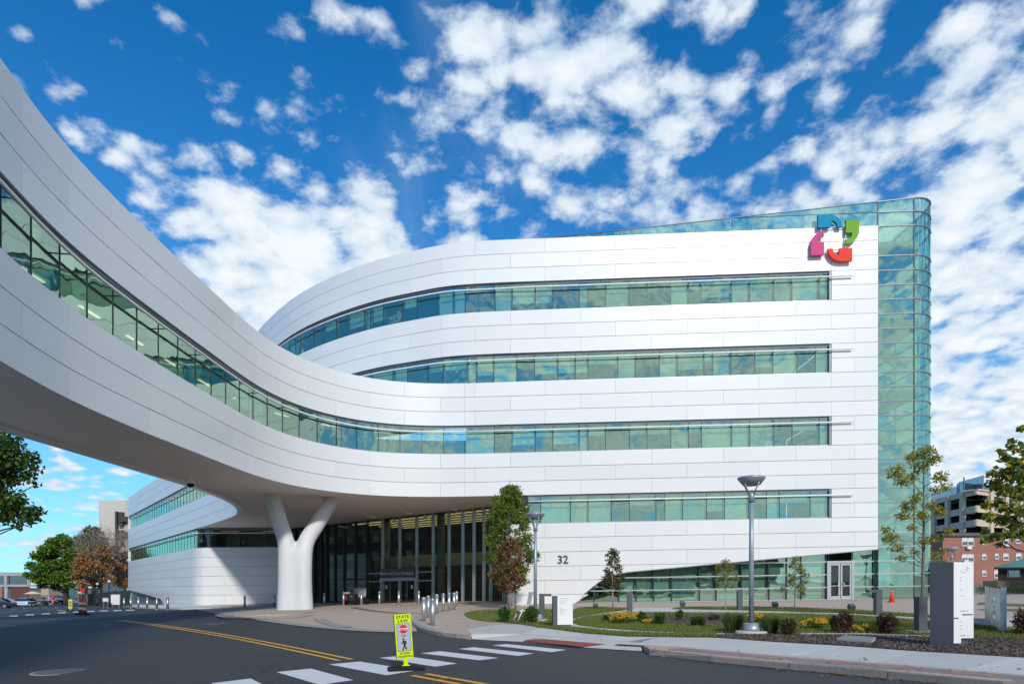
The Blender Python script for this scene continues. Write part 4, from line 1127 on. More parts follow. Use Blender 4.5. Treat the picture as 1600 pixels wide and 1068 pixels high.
# sidewalk of single slabs
walk_root = bpy.data.objects.new('sidewalk', None); link(walk_root); walk_root['kind'] = 'structure'; ORI['sidewalk'] = Vector((0, 0, 0))
front = Curve([RD(-20, 5.95), RD(-12, 5.9)] + [p for p in GP([(1600, 1054), (1400, 1037.5), (1200, 1021.8), (1090, 1013.2), (1015, 1006.3), (960, 1004.5)], HK)], 2)
backc = Curve([RD(-21, 8.6), RD(-13.5, 8.6)] + GP([(1600, 1027.5), (1475, 1021), (1350, 1011), (1200, 1002.5), (1115, 995.7), (1030, 995.2)], HK), 2)
ns = 16
for i in range(ns):
    a0, a1, b0, b1 = front.len * i / ns, front.len * (i + 1) / ns, backc.len * i / ns, backc.len * (i + 1) / ns
    f0, f1, r0, r1 = front.raw(a0 + .012), front.raw(a1 - .012), backc.raw(b0 + .012), backc.raw(b1 - .012)
    mk('concrete_slab', [(q.x, q.y, zg(q.x, q.y) + HK + z) for z in (-0.01, 0.012) for q in (f0, f1, r1, r0)], [(4, 5, 6, 7), (0, 1, 5, 4), (1, 2, 6, 5), (2, 3, 7, 6), (3, 0, 4, 7)], MAT['concrete_walk'], walk_root)
ap = [[(1000, 1004), (1028, 995.2), (980, 994.6), (938, 998.6)], [(936, 998.4), (978, 994.4), (915, 989.6), (885, 995.4)], [(883, 995.2), (912, 989.4), (845, 980.6), (816, 989.6)],
      [(814, 989.4), (843, 980.4), (812, 975.8), (774, 975.2), (758, 988.2)], [(757, 988.2), (772, 975.4), (728, 984), (737, 990.6)]]
for q in ap:
    pl = GP(q, HK); n = len(pl)
    V = [(p[0], p[1], zg(*p) + HK + z) for z in (-0.01, 0.012) for p in pl]
    ar = sum(pl[i][0] * pl[(i + 1) % n][1] - pl[(i + 1) % n][0] * pl[i][1] for i in range(n))
    top = tuple(range(n, 2 * n)) if ar > 0 else tuple(reversed(range(n, 2 * n)))
    mk('concrete_slab', V, [top] + [(i, (i + 1) % n, n + (i + 1) % n, n + i) if ar > 0 else (n + i, n + (i + 1) % n, (i + 1) % n, i) for i in range(n)], MAT['concrete_walk'], walk_root)
ramp = [tuple(G(x, y, 0.01)) + (0.012,) for x, y in ((738, 997.6), (757, 999.2), (815, 1001.8), (900, 1010.0), (937, 1012.3), (1003, 1016.6))] + [tuple(G(x, y, HK)) + (HK + 0.008,) for x, y in ((1001, 1004.2), (937, 998.9), (900, 996.7), (815, 989.9), (757, 988.6), (736, 991))]
sheet('crossing_ramp', ramp, 0.01, MAT['concrete_walk'])
# brick edging: alternating groups of red and slate bricks between kerb and slabs
edge_root = bpy.data.objects.new('brick_edging', None); link(edge_root); edge_root['kind'] = 'structure'; ORI['brick_edging'] = Vector((0, 0, 0))
kc = Curve(list(main_k), 1)
bl = 0.25; nb = int((kc.len - 0.4) / bl); bcount = 0
gk = random.Random(2)
for i in range(nb):
    u = kc.len - 0.35 - bl * (i + 0.5)
    if u < 14 or bcount >= 300: break
    for j in range(3):
        p = kc.raw(u); t = kc.tan(u); n_ = Vector((-t.y, t.x, 0)) * -1
        c_ = p + n_ * (0.245 + 0.16 * j); z = zg(c_.x, c_.y) + HK + gk.uniform(0.004, 0.010)
        V = [(q.x, q.y, z + dz) for dz in (-0.03, 0) for q in (c_ + t * a + n_ * b for a, b in ((-0.119, -0.074), (0.119, -0.074), (0.119, 0.074), (-0.119, 0.074)))]
        mk('brick', V, [(4, 5, 6, 7) if n_.cross(t).z < 0 else (7, 6, 5, 4), (0, 1, 5, 4), (1, 2, 6, 5), (2, 3, 7, 6), (3, 0, 4, 7)], MAT['brick_red' if (i // 2 + (1 if j == 1 else 0)) % 2 == 0 else 'brick_slate'], edge_root); bcount += 1
# tactile pad with raised domes
tac = thing('tactile_pad', 'brick red tactile paving pad with raised domes at the crossing ramp', 'tactile paving', (0, 0, 0))
q = [G(818, 1001.2, 0.022), G(836, 997.9, 0.06), G(944, 1006.9, 0.06), G(905, 1010.0, 0.022)]
V = [(p[0], p[1], zg(*p) + z) for dz in (0.0, 0.015) for p, z in zip(q, (0.026 + dz, 0.07 + dz, 0.07 + dz, 0.026 + dz))]
mk('pad', V, [(7, 6, 5, 4), (4, 5, 6, 7), (0, 1, 5, 4), (1, 2, 6, 5), (2, 3, 7, 6), (3, 0, 4, 7)], MAT['tactile_red'], tac)
mb = MB(); A, B, C, D = (Vector((p[0], p[1], 0)) for p in q)
for i in range(34):
    for j in range(9):
        a_ = A.lerp(D, (i + .5) / 34); b_ = B.lerp(C, (i + .5) / 34); c_ = a_.lerp(b_, (j + .5) / 9); z = zg(c_.x, c_.y) + 0.041 + 0.044 * (j + .5) / 9
        mb.lathe([(0.022, 0), (0.012, 0.008)], 6, (c_.x, c_.y, z))
dm = mb.build('domes', MAT['tactile_red'], tac, local=False); dm['kind'] = 'stuff'

# lawns, paths and beds
def lawn(px, h=0.128, mt='lawn', sm=3, name='lawn'):
    return sheet(name, smooth_poly(GP(px, HK), sm) if sm else GP(px, HK), h, MAT[mt])
lawn_strip = [(838, 979.5), (893, 980.8), (965, 988.3), (1065, 991.2), (1120, 991.7), (1118, 995.2), (1060, 995), (980, 994.4), (915, 989.3), (860, 982.5)]
lawn(lawn_strip, sm=0)
path_outer = [(893, 968), (905, 963.5), (945, 957.2), (1010, 953.5), (1065, 951.2), (1120, 952.2), (1240, 955.2), (1340, 958.5), (1465, 966), (1600, 975), (1600, 983), (1465, 971), (1340, 961.8), (1240, 958.6), (1120, 957.2), (1030, 956.6), (960, 957.6), (915, 963.3), (896, 969), (894, 972.5), (905, 976.5), (935, 980.5), (990, 984.4), (1065, 987.6), (1132, 988.8), (1132, 991.4), (1065, 991), (965, 988.0), (893, 980.4), (872, 977.4), (880, 970.5)]
sheet('path', GP(path_outer, HK), 0.126, MAT['concrete_path'])
sheet('path', GP([(1000, 948.8), (1052, 949.0), (1062, 951.4), (1010, 953.8), (945, 957.4), (985, 951.5)], HK), 0.127, MAT['concrete_path'])
oval = [(894.5, 970.4), (902, 966.6), (916, 963.2), (960, 957.7), (1030, 956.7), (1120, 957.4), (1240, 958.9), (1345, 962), (1345, 990), (1240, 990), (1132, 988.6), (1065, 987.3), (990, 984.1), (935, 980.2), (905, 976.2), (896, 973)]
lawn(oval, sm=0)
lawn([(893, 966.5), (886, 961), (893, 955), (905, 949.5), (940, 948.5), (985, 950.5), (940, 957.2), (905, 963)], sm=2)
lawn([(1050, 951.2), (1064, 948.4), (1150, 947.6), (1240, 949), (1340, 953.2), (1465, 962), (1465, 965.4), (1340, 958), (1240, 954.8), (1120, 951.8)], sm=0)
lawn([(725, 959), (737, 954.5), (760, 952.8), (800, 951.8), (835, 951.8), (892, 953), (886, 961), (876, 969), (868, 977.2), (838, 979), (800, 972), (760, 970.5), (735, 966)], sm=2)
lawn([(780, 968.2), (815, 965), (838, 968), (842, 976.5), (815, 974.6), (785, 971.8)], 0.134, 'mulch', 2, 'planting_bed')
lawn([(1000, 962.5), (1060, 959.6), (1130, 960.6), (1160, 964), (1150, 974), (1085, 977), (1030, 973.2), (1003, 968)], 0.134, 'mulch', 3, 'planting_bed')
lawn([(1340, 962), (1465, 971.6), (1600, 984), (1600, 1000), (1465, 995), (1345, 990)], 0.1282, sm=0)
mul = [(1112, 994.8), (1122, 990.6), (1200, 989.5), (1240, 990.3), (1345, 990.5), (1420, 994), (1500, 991), (1560, 990), (1600, 988), (1720, 1000), (1760, 1036), (1600, 1026.8), (1475, 1020.3), (1350, 1010.3), (1200, 1001.8), (1115, 995.3)]
lawn(mul, 0.136, 'mulch', 0, 'planting_bed')
sheet('path', GP([(1250, 989.2), (1345, 989.6), (1465, 994), (1465, 996), (1345, 992.4), (1252, 991.6)], HK), 0.142, MAT['concrete_path'])
lawn([(1525, 944), (1600, 947.5), (1720, 953), (1720, 947), (1600, 943), (1530, 940.5)], sm=0)
lawn([(1525, 951.5), (1560, 950.5), (1600, 951), (1720, 955), (1720, 960), (1600, 954.5), (1540, 953.5)], sm=0)
sheet('path', GP([(1520, 970), (1600, 964), (1720, 968), (1720, 996), (1600, 988), (1540, 989)], HK), 0.131, MAT['concrete_walk'])
# ground round the column, with its low kerb
isl = [(338, 957.5), (352, 952.8), (420, 949.2), (470, 951), (489, 955.2), (487, 958), (450, 961.5), (400, 962.8), (352, 962)]
sheet('gravel_bed', smooth_poly(GP(isl, 0.0), 3), 0.10, MAT['gravel_tan'], skirt=0.1)
band('island_kerb', [(338, 959.5), (352, 963), (400, 964), (450, 962.8), (489, 958.6)], 0.2, 0.11, MAT['concrete_old'])
# slab in the mulch
x, y = G(1337, 1000.5, HK)
fl = tag(mk('stone_slab', [(px_[0], px_[1], zg(*px_) + HK + z) for z in (0, 0.075) for px_ in GP([(1307, 1001.5), (1318, 996.2), (1369, 998.8), (1362, 1006)], HK)], [(7, 6, 5, 4), (4, 5, 6, 7), (0, 1, 5, 4), (1, 2, 6, 5), (2, 3, 7, 6), (3, 0, 4, 7)], MAT['concrete_path']), 'flat pale concrete slab lying in the brown mulch by the sidewalk', 'slab')
# ------------------------------------------------------------------ foliage
def leaf_verts(clusters, size, up=0.35, slim=0.55, seed=1):
    """leaf-sized folded quads spread through a list of (centre, radii, count) clumps"""
    g = np.random.default_rng(seed); P_ = []
    for c, r, n in clusters:
        d = g.normal(size=(n, 3)); d /= np.linalg.norm(d, axis=1)[:, None] + 1e-9
        rad = g.random(n) ** 0.45 * (1 + 0.12 * g.normal(size=n))
        P_.append(np.array(c) + d * rad[:, None] * np.array(r))
    P_ = np.concatenate(P_); n = len(P_)
    nrm = g.normal(size=(n, 3)); nrm[:, 2] += up * 3; nrm /= np.linalg.norm(nrm, axis=1)[:, None]
    a = g.normal(size=(n, 3)); t = np.cross(nrm, a); t /= np.linalg.norm(t, axis=1)[:, None] + 1e-9
    b = np.cross(nrm, t)
    L_ = (size * g.uniform(0.65, 1.35, n))[:, None]; W_ = L_ * slim
    v0, v2 = P_ - t * L_ / 2, P_ + t * L_ / 2
    dip = nrm * L_ * 0.12
    v1, v3 = P_ + b * W_ / 2 + dip, P_ - b * W_ / 2 + dip
    V = np.stack([v0, v1, v2, v3], 1).reshape(-1, 3)
    return V, n
def np_mesh(name, V, nq, mt):
    me = bpy.data.meshes.new(name)
    me.vertices.add(len(V)); me.vertices.foreach_set('co', V.astype(np.float32).ravel())
    me.loops.add(nq * 4); me.loops.foreach_set('vertex_index', np.arange(nq * 4, dtype=np.int32))
    me.polygons.add(nq); me.polygons.foreach_set('loop_start', np.arange(0, nq * 4, 4, dtype=np.int32)); me.polygons.foreach_set('loop_total', np.full(nq, 4, dtype=np.int32))
    me.materials.append(mt); me.update(calc_edges=True); me.validate(); return me
def leaves(name, clusters, size, mt, parent, up=0.35, slim=0.55, seed=1):
    V, n = leaf_verts(clusters, size, up, slim, seed)
    o = bpy.data.objects.new(name, np_mesh(name, V, n, mt)); link(o, parent); ORI[o.name] = ORI[parent.name]
    return o
def limbs(mb, base, top, r0, ends, g, sag=0.0, n=6, twigs=0, share=1.0):
    """tapered trunk and a limb to each clump"""
    base, top = Vector(base), Vector(top)
    mid = base.lerp(top, 0.5) + Vector((g.uniform(-.03, .03), g.uniform(-.03, .03), 0)) * (top - base).length
    tr = [base, base.lerp(mid, 0.5), mid, mid.lerp(top, 0.5), top]
    mb.tube(tr, [r0 * 1.25, r0, r0 * 0.8, r0 * 0.5, r0 * 0.15], 8)
    H = (top - base).length
    for e_, er in ends:
        e_ = Vector(e_)
        f = min(0.92, max(0.18, (e_.z - base.z) / H - 0.5 * math.hypot(e_.x - base.x, e_.y - base.y) / H))
        k = f * 4; i = min(3, int(k)); s_ = tr[i].lerp(tr[i + 1], k - i)
        if share < 1 and g.random() > share: continue
        ln = (e_ - s_).length
        jit = lambda k_: Vector((g.uniform(-1, 1), g.uniform(-1, 1), g.uniform(-0.6, 0.6))) * ln * k_
        q1 = s_.lerp(e_, 0.3) + jit(0.06) + Vector((0, 0, ln * 0.05)); m_ = s_.lerp(e_, 0.6) + jit(0.08) + Vector((0, 0, -sag * ln)); q3 = s_.lerp(e_, 0.82) + jit(0.05)
        rr = r0 * 0.42 * (1 - 0.5 * f)
        mb.tube([s_, q1, m_, q3, e_], [rr, rr * 0.8, rr * 0.58, rr * 0.38, rr * 0.15], 5)
        for _ in range(twigs):
            q = e_ + Vector((g.uniform(-1, 1), g.uniform(-1, 1), g.uniform(-0.2, 1))) * er
            mb.tube([m_.lerp(e_, g.uniform(0.2, 0.9)), q], [rr * 0.3, rr * 0.08], 4, cap=False)
mat('bark_grey', (0.20, 0.175, 0.15), 0.9, var=0.2, var_scale=12, bump=0.6, bump_scale=25)
mat('bark_dark', (0.085, 0.07, 0.058), 0.9, var=0.2, var_scale=10, bump=0.6, bump_scale=25)
mat('bark_pale', (0.33, 0.29, 0.25), 0.9, var=0.2, var_scale=10)
leafmat('leaf_green', [(0.09, 0.16, 0.02), (0.14, 0.23, 0.028), (0.20, 0.30, 0.04), (0.28, 0.33, 0.05)], 0.45)
leafmat('leaf_maple', [(0.03, 0.08, 0.014), (0.055, 0.125, 0.02), (0.09, 0.16, 0.025), (0.14, 0.17, 0.03)], 0.35)
leafmat('leaf_rust', [(0.20, 0.11, 0.06), (0.28, 0.15, 0.07), (0.18, 0.16, 0.05), (0.32, 0.13, 0.07)], 0.3)
leafmat('leaf_olive', [(0.19, 0.19, 0.045), (0.27, 0.26, 0.05), (0.34, 0.28, 0.055), (0.15, 0.17, 0.04)], 0.4)
leafmat('leaf_yellow', [(0.30, 0.30, 0.04), (0.42, 0.38, 0.05), (0.20, 0.24, 0.035), (0.50, 0.38, 0.045)], 0.4)
leafmat('leaf_brown', [(0.09, 0.085, 0.03), (0.12, 0.10, 0.035), (0.06, 0.065, 0.025), (0.16, 0.11, 0.04)])
leafmat('leaf_lime', [(0.10, 0.17, 0.035), (0.15, 0.22, 0.04), (0.22, 0.26, 0.05), (0.55, 0.40, 0.03), (0.12, 0.19, 0.04)], 0.35)
leafmat('leaf_far', [(0.06, 0.14, 0.015), (0.10, 0.21, 0.02), (0.14, 0.26, 0.025), (0.19, 0.28, 0.03)], 0.3)
leafmat('leaf_orange', [(0.42, 0.20, 0.07), (0.50, 0.27, 0.10), (0.36, 0.21, 0.11), (0.46, 0.29, 0.10)], 0.35)
leafmat('twig_grey', [(0.26, 0.20, 0.17), (0.34, 0.26, 0.22), (0.30, 0.22, 0.18)], 0.0)
leafmat('shrub_green', [(0.035, 0.085, 0.016), (0.06, 0.13, 0.022), (0.09, 0.16, 0.03)], 0.2)
leafmat('shrub_red', [(0.085, 0.03, 0.025), (0.14, 0.045, 0.035), (0.06, 0.04, 0.022), (0.10, 0.065, 0.03)], 0.2)
leafmat('shrub_mixed', [(0.10, 0.05, 0.03), (0.06, 0.075, 0.025), (0.13, 0.06, 0.035), (0.045, 0.07, 0.02)], 0.2)
leafmat('grass_blade', [(0.05, 0.10, 0.02), (0.085, 0.14, 0.03), (0.13, 0.165, 0.05)], 0.3)
leafmat('lawn_blade', [(0.11, 0.18, 0.03), (0.18, 0.25, 0.045), (0.30, 0.28, 0.08), (0.14, 0.21, 0.035)], 0.4)
leafmat('petal', [(0.62, 0.34, 0.015), (0.72, 0.44, 0.02), (0.55, 0.26, 0.012)], 0.3)

def gz_at(X, Y, h=HK): return zg(X, Y) + h
def tree(name, label, X, Y, h, ends, leaf, size, counts, bark, r0, top, seed, h0=HK, cat='tree', up=0.35, slim=0.6, group=None, twigs=2, sag=0.0, share=1.0):
    """ends: clump centres and radii relative to the tree's foot"""
    t = thing(name, label, cat, (X, Y, gz_at(X, Y, h0)), 0, group)
    g = random.Random(seed)
    mb = MB(); limbs(mb, (0, 0, -0.1), top, r0, [(c, (r[0] + r[2]) / 2) for c, r in ends], g, sag, twigs=twigs, share=share)
    mb.build('trunk', MAT[bark], t)
    tot = sum(r[0] * r[1] * r[2] for c, r in ends) ** 1
    cl = [(c, r, max(6, int(counts * (r[0] * r[1] * r[2]) ** 0.8 / sum((q[0] * q[1] * q[2]) ** 0.8 for _, q in ends)))) for c, r in ends]
    leaves('crown', cl, size, MAT[leaf], t, up, slim, seed)
    return t
def auto_ends(g, h0, h1, prof, n, r, flat=0.8):
    out = []
    for i in range(n):
        f = (i + g.random()) / n; z = h0 + (h1 - h0) * f; R_ = prof(f)
        a = i * 2.4 + g.uniform(-.5, .5); d = R_ * g.uniform(0.35, 0.95)
        k = r * g.uniform(0.7, 1.25)
        out.append(((d * math.cos(a), d * math.sin(a), z), (k, k, k * flat)))
    return out
def foot(px, py, h=HK): return G(px, py, h)
g_ = random.Random(3)
X, Y = foot(796.5, 947.3)
e_ = auto_ends(g_, 1.5, 6.9, lambda f: 1.72 * (0.72 + 0.6 * f if f < 0.42 else 0.97 * (1 - ((f - 0.42) / 0.62) ** 1.5)), 62, 0.44)
tree('column_tree', 'tall columnar green tree standing at the corner between lobby glass and white wall', X, Y, 7.3, e_, 'leaf_green', 0.15, 12000, 'bark_pale', 0.09, (0, 0, 7.3), 1)
X, Y = foot(806, 950.5)
e_ = auto_ends(g_, 0.95, 3.6, lambda f: 1.0 * math.sin(math.pi * min(1, 0.18 + 0.8 * f)) ** 0.7, 30, 0.32)
e_ = [((c[0] - 0.35, c[1], c[2]), r) for c, r in e_]
tree('young_tree', 'small rusty brown tree in front of the columnar green tree', X, Y, 3.7, e_, 'leaf_rust', 0.13, 4200, 'bark_grey', 0.05, (-0.3, 0, 3.6), 2)
X, Y = foot(958, 952.5)
e_ = auto_ends(g_, 1.05, 2.85, lambda f: 0.66 * math.sin(math.pi * min(1, 0.22 + 0.72 * f)), 20, 0.22)
tree('young_tree', 'small brown leaved tree in front of the dark triangular end of the glass', X, Y, 2.9, e_, 'leaf_brown', 0.105, 1500, 'bark_pale', 0.035, (0, 0, 2.7), 3)
X, Y = foot(1134, 953.0)
e_ = auto_ends(g_, 1.0, 2.2, lambda f: 0.58 * math.sin(math.pi * min(1, 0.25 + 0.7 * f)), 16, 0.2)
tree('young_tree', 'thin olive sapling left of the large street lamp before the glass', X, Y, 2.3, e_, 'leaf_olive', 0.09, 900, 'bark_pale', 0.028, (0, 0, 2.1), 4)
X, Y = foot(1242, 953.5)
e_ = auto_ends(g_, 0.75, 2.25, lambda f: 0.6 * math.sin(math.pi * min(1, 0.25 + 0.7 * f)), 17, 0.2)
tree('young_tree', 'thin olive sapling right of the large street lamp before the glass', X, Y, 2.3, e_, 'leaf_olive', 0.09, 1000, 'bark_pale', 0.028, (0, 0, 2.1), 5)
X, Y = foot(1441, 962)
u_ = Y / 1000.0
def pxe(list_, X, Y, base_h=HK):
    """clumps given by where they show in the photo, spread a little in depth"""
    out = []; g = random.Random(8)
    for px, py, r in list_:
        dy = g.uniform(-0.7, 0.7); p = P(px, py, Y + dy); rr = r * u_
        out.append(((p.x - X, dy, p.z - gz_at(X, Y, base_h)), (rr, rr, rr * 0.75)))
    return out
e_ = pxe([(1446, 707, 16), (1425, 716, 13), (1458, 718, 14), (1437, 730, 14), (1400, 738, 15), (1412, 752, 13), (1425, 745, 11), (1470, 745, 13), (1478, 760, 11), (1462, 765, 10), (1420, 790, 13), (1411, 806, 12), (1432, 778, 11), (1455, 790, 12), (1470, 800, 11), (1440, 806, 12), (1391, 840, 13), (1400, 855, 11), (1385, 828, 9), (1408, 872, 9), (1425, 825, 9), (1445, 845, 11), (1465, 840, 10), (1474, 862, 9), (1482, 830, 10), (1430, 862, 8)], X, Y)
tree('autumn_tree', 'slender yellow green tree with bare lower trunk before the glass tower', X, Y, 6.2, e_, 'leaf_yellow', 0.12, 3300, 'bark_grey', 0.055, (0.05, 0, 6.0), 6, slim=0.4, twigs=4)
# broad-leaved tree entering from the right
X, Y = 12.6, 14.2; u_ = Y / 1000
e_ = pxe([(1597, 668, 8), (1580, 694, 10), (1595, 702, 13), (1566, 706, 8), (1590, 722, 16), (1572, 716, 10), (1556, 738, 13), (1575, 742, 15), (1596, 745, 16), (1552, 757, 12), (1570, 765, 14), (1590, 770, 16), (1540, 788, 9), (1560, 790, 13), (1582, 795, 14), (1598, 800, 14), (1545, 806, 10), (1566, 812, 12), (1588, 822, 13), (1538, 830, 8), (1555, 838, 11), (1575, 835, 11), (1540, 845, 8), (1562, 850, 7), (1597, 836, 10), (1625, 760, 30), (1640, 800, 30), (1630, 710, 25), (1660, 770, 32)], X, Y)
tree('linden_tree', 'broad leaved tree with lime and yellow leaves reaching in beside the brick building', X, Y, 5.4, e_, 'leaf_lime', 0.14, 2100, 'bark_dark', 0.08, (0.1, 0, 5.2), 7, slim=0.85, twigs=1, share=0.5)
# maple at the left, across the street
X, Y = -27.6, 30.0; u_ = Y / 1000
e_ = pxe([(-20, 700, 40), (12, 690, 24), (8, 715, 30), (35, 718, 24), (50, 712, 12), (52, 730, 14), (25, 740, 24), (45, 745, 14), (-10, 745, 30), (58, 757, 7), (20, 752, 12), (2, 785, 24), (22, 782, 20), (30, 798, 24), (48, 800, 16), (62, 798, 9), (45, 812, 13), (10, 805, 22), (32, 820, 10), (62, 812, 7), (-15, 800, 30), (-60, 760, 60), (-110, 720, 70), (-60, 690, 55), (-130, 790, 60), (-90, 640, 60)], X, Y, 0.1)
tree('maple_tree', 'dark green maple branch hanging in at the edge under the skybridge', X, Y, 10.5, e_, 'leaf_maple', 0.24, 13000, 'bark_dark', 0.22, (0, 0, 9.6), 8, h0=0.1, sag=0.0, share=0.3, twigs=1)

def far_tree(label, px, py, Y, lumps, leaf, size, n, bark, r0, topy, seed, name='street_tree', group='trees along the far street', up=0.35, slim=0.7, twigs=2):
    global u_
    u_ = Y / 1000; X = (px - 800) / 1000 * Y; z0 = zg(X, Y)
    out = []; g = random.Random(seed)
    for x, y, r in lumps:
        dy = g.uniform(-2.5, 2.5); p = P(x, y, Y + dy); rr = r * u_
        out.append(((p.x - X, dy, p.z - z0), (rr, rr, rr * 0.75)))
    top = P(px, topy, Y)
    return tree(name, label, X, Y, 0, out, leaf, size, n, bark, r0, (0, 0, top.z - z0), seed, h0=0.0, up=up, slim=slim, group=group, twigs=twigs)
far_tree('large bright green tree standing behind the parked police car', 104, 944, 118, [(72, 858, 12), (84, 848, 12), (98, 842, 11), (108, 848, 12), (60, 868, 11), (74, 872, 14), (92, 862, 14), (112, 864, 15), (127, 860, 11), (50, 884, 10), (64, 888, 13), (84, 884, 15), (104, 882, 16), (124, 880, 13), (44, 898, 8), (58, 904, 10), (76, 902, 13), (96, 902, 14), (116, 898, 13), (132, 892, 10), (66, 914, 8), (88, 916, 9), (108, 914, 10)], 'leaf_far', 0.42, 15000, 'bark_dark', 0.45, 850, 21)
far_tree('green tree partly hidden behind the large bright green one', 146, 942, 135, [(130, 845, 16), (145, 832, 14), (150, 845, 16), (140, 860, 18), (155, 865, 16), (128, 870, 16), (148, 880, 18)], 'leaf_maple', 0.6, 5200, 'bark_dark', 0.4, 840, 22)
for i, (px, lumps, lab, seed) in enumerate((
        (137, [(120, 882, 9), (130, 872, 11), (140, 866, 10), (122, 898, 11), (135, 890, 13), (146, 882, 11), (128, 912, 10), (142, 906, 12)], 'orange leaved street tree nearest the large green tree', 31),
        (160, [(152, 866, 9), (160, 856, 9), (167, 868, 9), (155, 882, 11), (166, 886, 11), (158, 900, 12), (168, 904, 11), (154, 912, 9)], 'orange brown street tree below the left edge of the concrete tower', 32),
        (178, [(172, 862, 8), (180, 856, 8), (186, 868, 9), (175, 880, 10), (186, 886, 10), (178, 900, 11), (188, 906, 10)], 'thin half bare street tree in front of the concrete tower', 33),
        (195, [(190, 872, 8), (198, 866, 8), (200, 882, 9), (192, 892, 10), (200, 902, 10), (193, 912, 9)], 'rusty street tree touching the end of the white wing', 34))):
    t = far_tree(lab, px, 938, 102 + 3 * i, lumps, 'leaf_orange', 0.34, 3600 if i != 2 else 2300, 'bark_grey', 0.2, 852, seed, twigs=7)
    X = (px - 800) / 1000 * (102 + 3 * i)
    V, n = leaf_verts([((c[0] - X, (c[1] - 102 - 3 * i), c[2] - zg(X, 102 + 3 * i)), (2.2, 2.2, 2.8), 130) for c in (tuple(P(px + dx, yy, 102 + 3 * i)) for dx, yy in ((-8, 850), (0, 842), (8, 848), (0, 865)))], 1.5, 0.0, 0.03, seed)
    o = bpy.data.objects.new('twigs', np_mesh('twigs', V, n, MAT['twig_grey'])); link(o, t); o['kind'] = 'stuff'
X, Y = 40.6, 61
u_ = Y / 1000
e_ = pxe([(1460, 868, 10), (1470, 880, 12), (1462, 892, 13), (1472, 902, 12), (1460, 908, 10), (1480, 890, 10), (1482, 905, 10)], X, Y)
tree('autumn_bush', 'tall olive yellow bush behind the base of the glass tower', X, Y, 4, e_, 'leaf_yellow', 0.16, 2600, 'bark_dark', 0.06, (0, 0, 3.0), 9, cat='bush')

# shrubs: a loose dome of small leaves on short stems
def shrub(label, px, py, w_px, h_px, leaf, n, size, seed, name='shrub', cat='shrub', group=None, spiky=0.0, slim=0.5):
    X, Y = G(px, py, HK); k = Y / 1000; rw, hh = w_px / 2 * k, h_px * k
    t = thing(name, label, cat, (X, Y, gz_at(X, Y)), 0, group); g = random.Random(seed)
    mb = MB(); cl = []
    for i in range(14):
        a, d = g.uniform(0, 6.28), math.sqrt(g.random()) * 0.62
        z = hh * (0.95 - 0.55 * d * d) * g.uniform(0.65, 1.0)
        c = (rw * d * math.cos(a) * 1.1, rw * d * math.sin(a) * 1.1, z * 0.8)
        mb.tube([(c[0] * 0.15, c[1] * 0.15, -0.03), (c[0] * 0.6, c[1] * 0.6, z * 0.4), (c[0] * 1.05, c[1] * 1.05, z * 1.05)], [0.010, 0.007, 0.003], 4, cap=False)
        cl.append((c, (rw * 0.36, rw * 0.36, hh * 0.24), n // 14)); cl.append(((c[0], c[1], z * 0.4), (rw * 0.34, rw * 0.34, hh * 0.3), n // 22))
    st = mb.build('stems', MAT['bark_dark'], t); st['kind'] = 'stuff'
    f = leaves('foliage', cl, size, MAT[leaf], t, 0.2, slim, seed)
    return t
shrub('round green shrub at the front of the small lawn by the lobby', 788, 971, 23, 27, 'shrub_green', 1500, 0.07, 41)
shrub('dark green shrub around the foot of the thinner street lamp', 829, 973, 30, 30, 'shrub_green', 1900, 0.07, 42)
shrub('small green shrub left of the yellow flowers', 947, 971, 12, 12, 'shrub_green', 600, 0.05, 43)
shrub('green shrub right behind the large yellow flower clump', 1003, 972, 18, 20, 'shrub_green', 900, 0.06, 44)
shrub('upright green shrub left in the brown bed', 1031, 976, 20, 24, 'shrub_green', 1000, 0.06, 45)
shrub('slim green shrub at the back edge of the bed', 1062, 968, 15, 18, 'shrub_green', 700, 0.06, 46)
shrub('low broad green shrub at the front of the brown bed', 1091, 978, 30, 18, 'shrub_green', 1100, 0.06, 47)
def tussock(label, px, py, w_px, h_px, seed):
    X, Y = G(px, py, HK); k = Y / 1000; rw, hh = w_px / 2 * k, h_px * k
    t = thing('ornamental_grass', label, 'grass clump', (X, Y, gz_at(X, Y))); g = np.random.default_rng(seed); n = 1100
    a = g.random(n) * 6.283; d = np.sqrt(g.random(n)) * 0.45 * rw; lean = g.random(n) * 0.75 + 0.1
    b0 = np.stack([d * np.cos(a), d * np.sin(a), np.zeros(n)], 1)
    hgt = hh * (0.55 + 0.5 * g.random(n)) * (1 - 0.25 * lean)
    tip = b0 + np.stack([np.cos(a) * lean * rw * 0.75, np.sin(a) * lean * rw * 0.75, hgt], 1)
    side = np.stack([-np.sin(a + 1), np.cos(a + 1), np.zeros(n)], 1) * 0.006
    mid = (b0 + tip) / 2 + np.stack([0 * a, 0 * a, hgt * 0.1], 1)
    V = np.stack([b0 - side, mid + side * 1.3, tip, mid - side * 1.3], 1).reshape(-1, 3)
    o = bpy.data.objects.new('blades', np_mesh('blades', V, n, MAT['grass_blade'])); link(o, t); o['kind'] = 'stuff'
tussock('feathery green grass clump left of the large street lamp', 1146, 988, 38, 36, 51)
tussock('feathery green grass clump right of the large street lamp', 1204, 989, 34, 32, 52)
shrub('reddish brown shrub beside the feathery grass right of the large lamp', 1232, 991, 40, 28, 'shrub_mixed', 1700, 0.055, 53)
shrub('dark red shrub in the middle of the mulch behind the stone slab', 1315, 989, 36, 40, 'shrub_red', 1900, 0.05, 54)
shrub('dark red shrub right of the stone slab near the grey post', 1387, 990, 42, 36, 'shrub_red', 1900, 0.05, 55)
shrub('red leaved shrub at the right border of the mulch', 1612, 992, 62, 52, 'shrub_red', 1500, 0.06, 56)
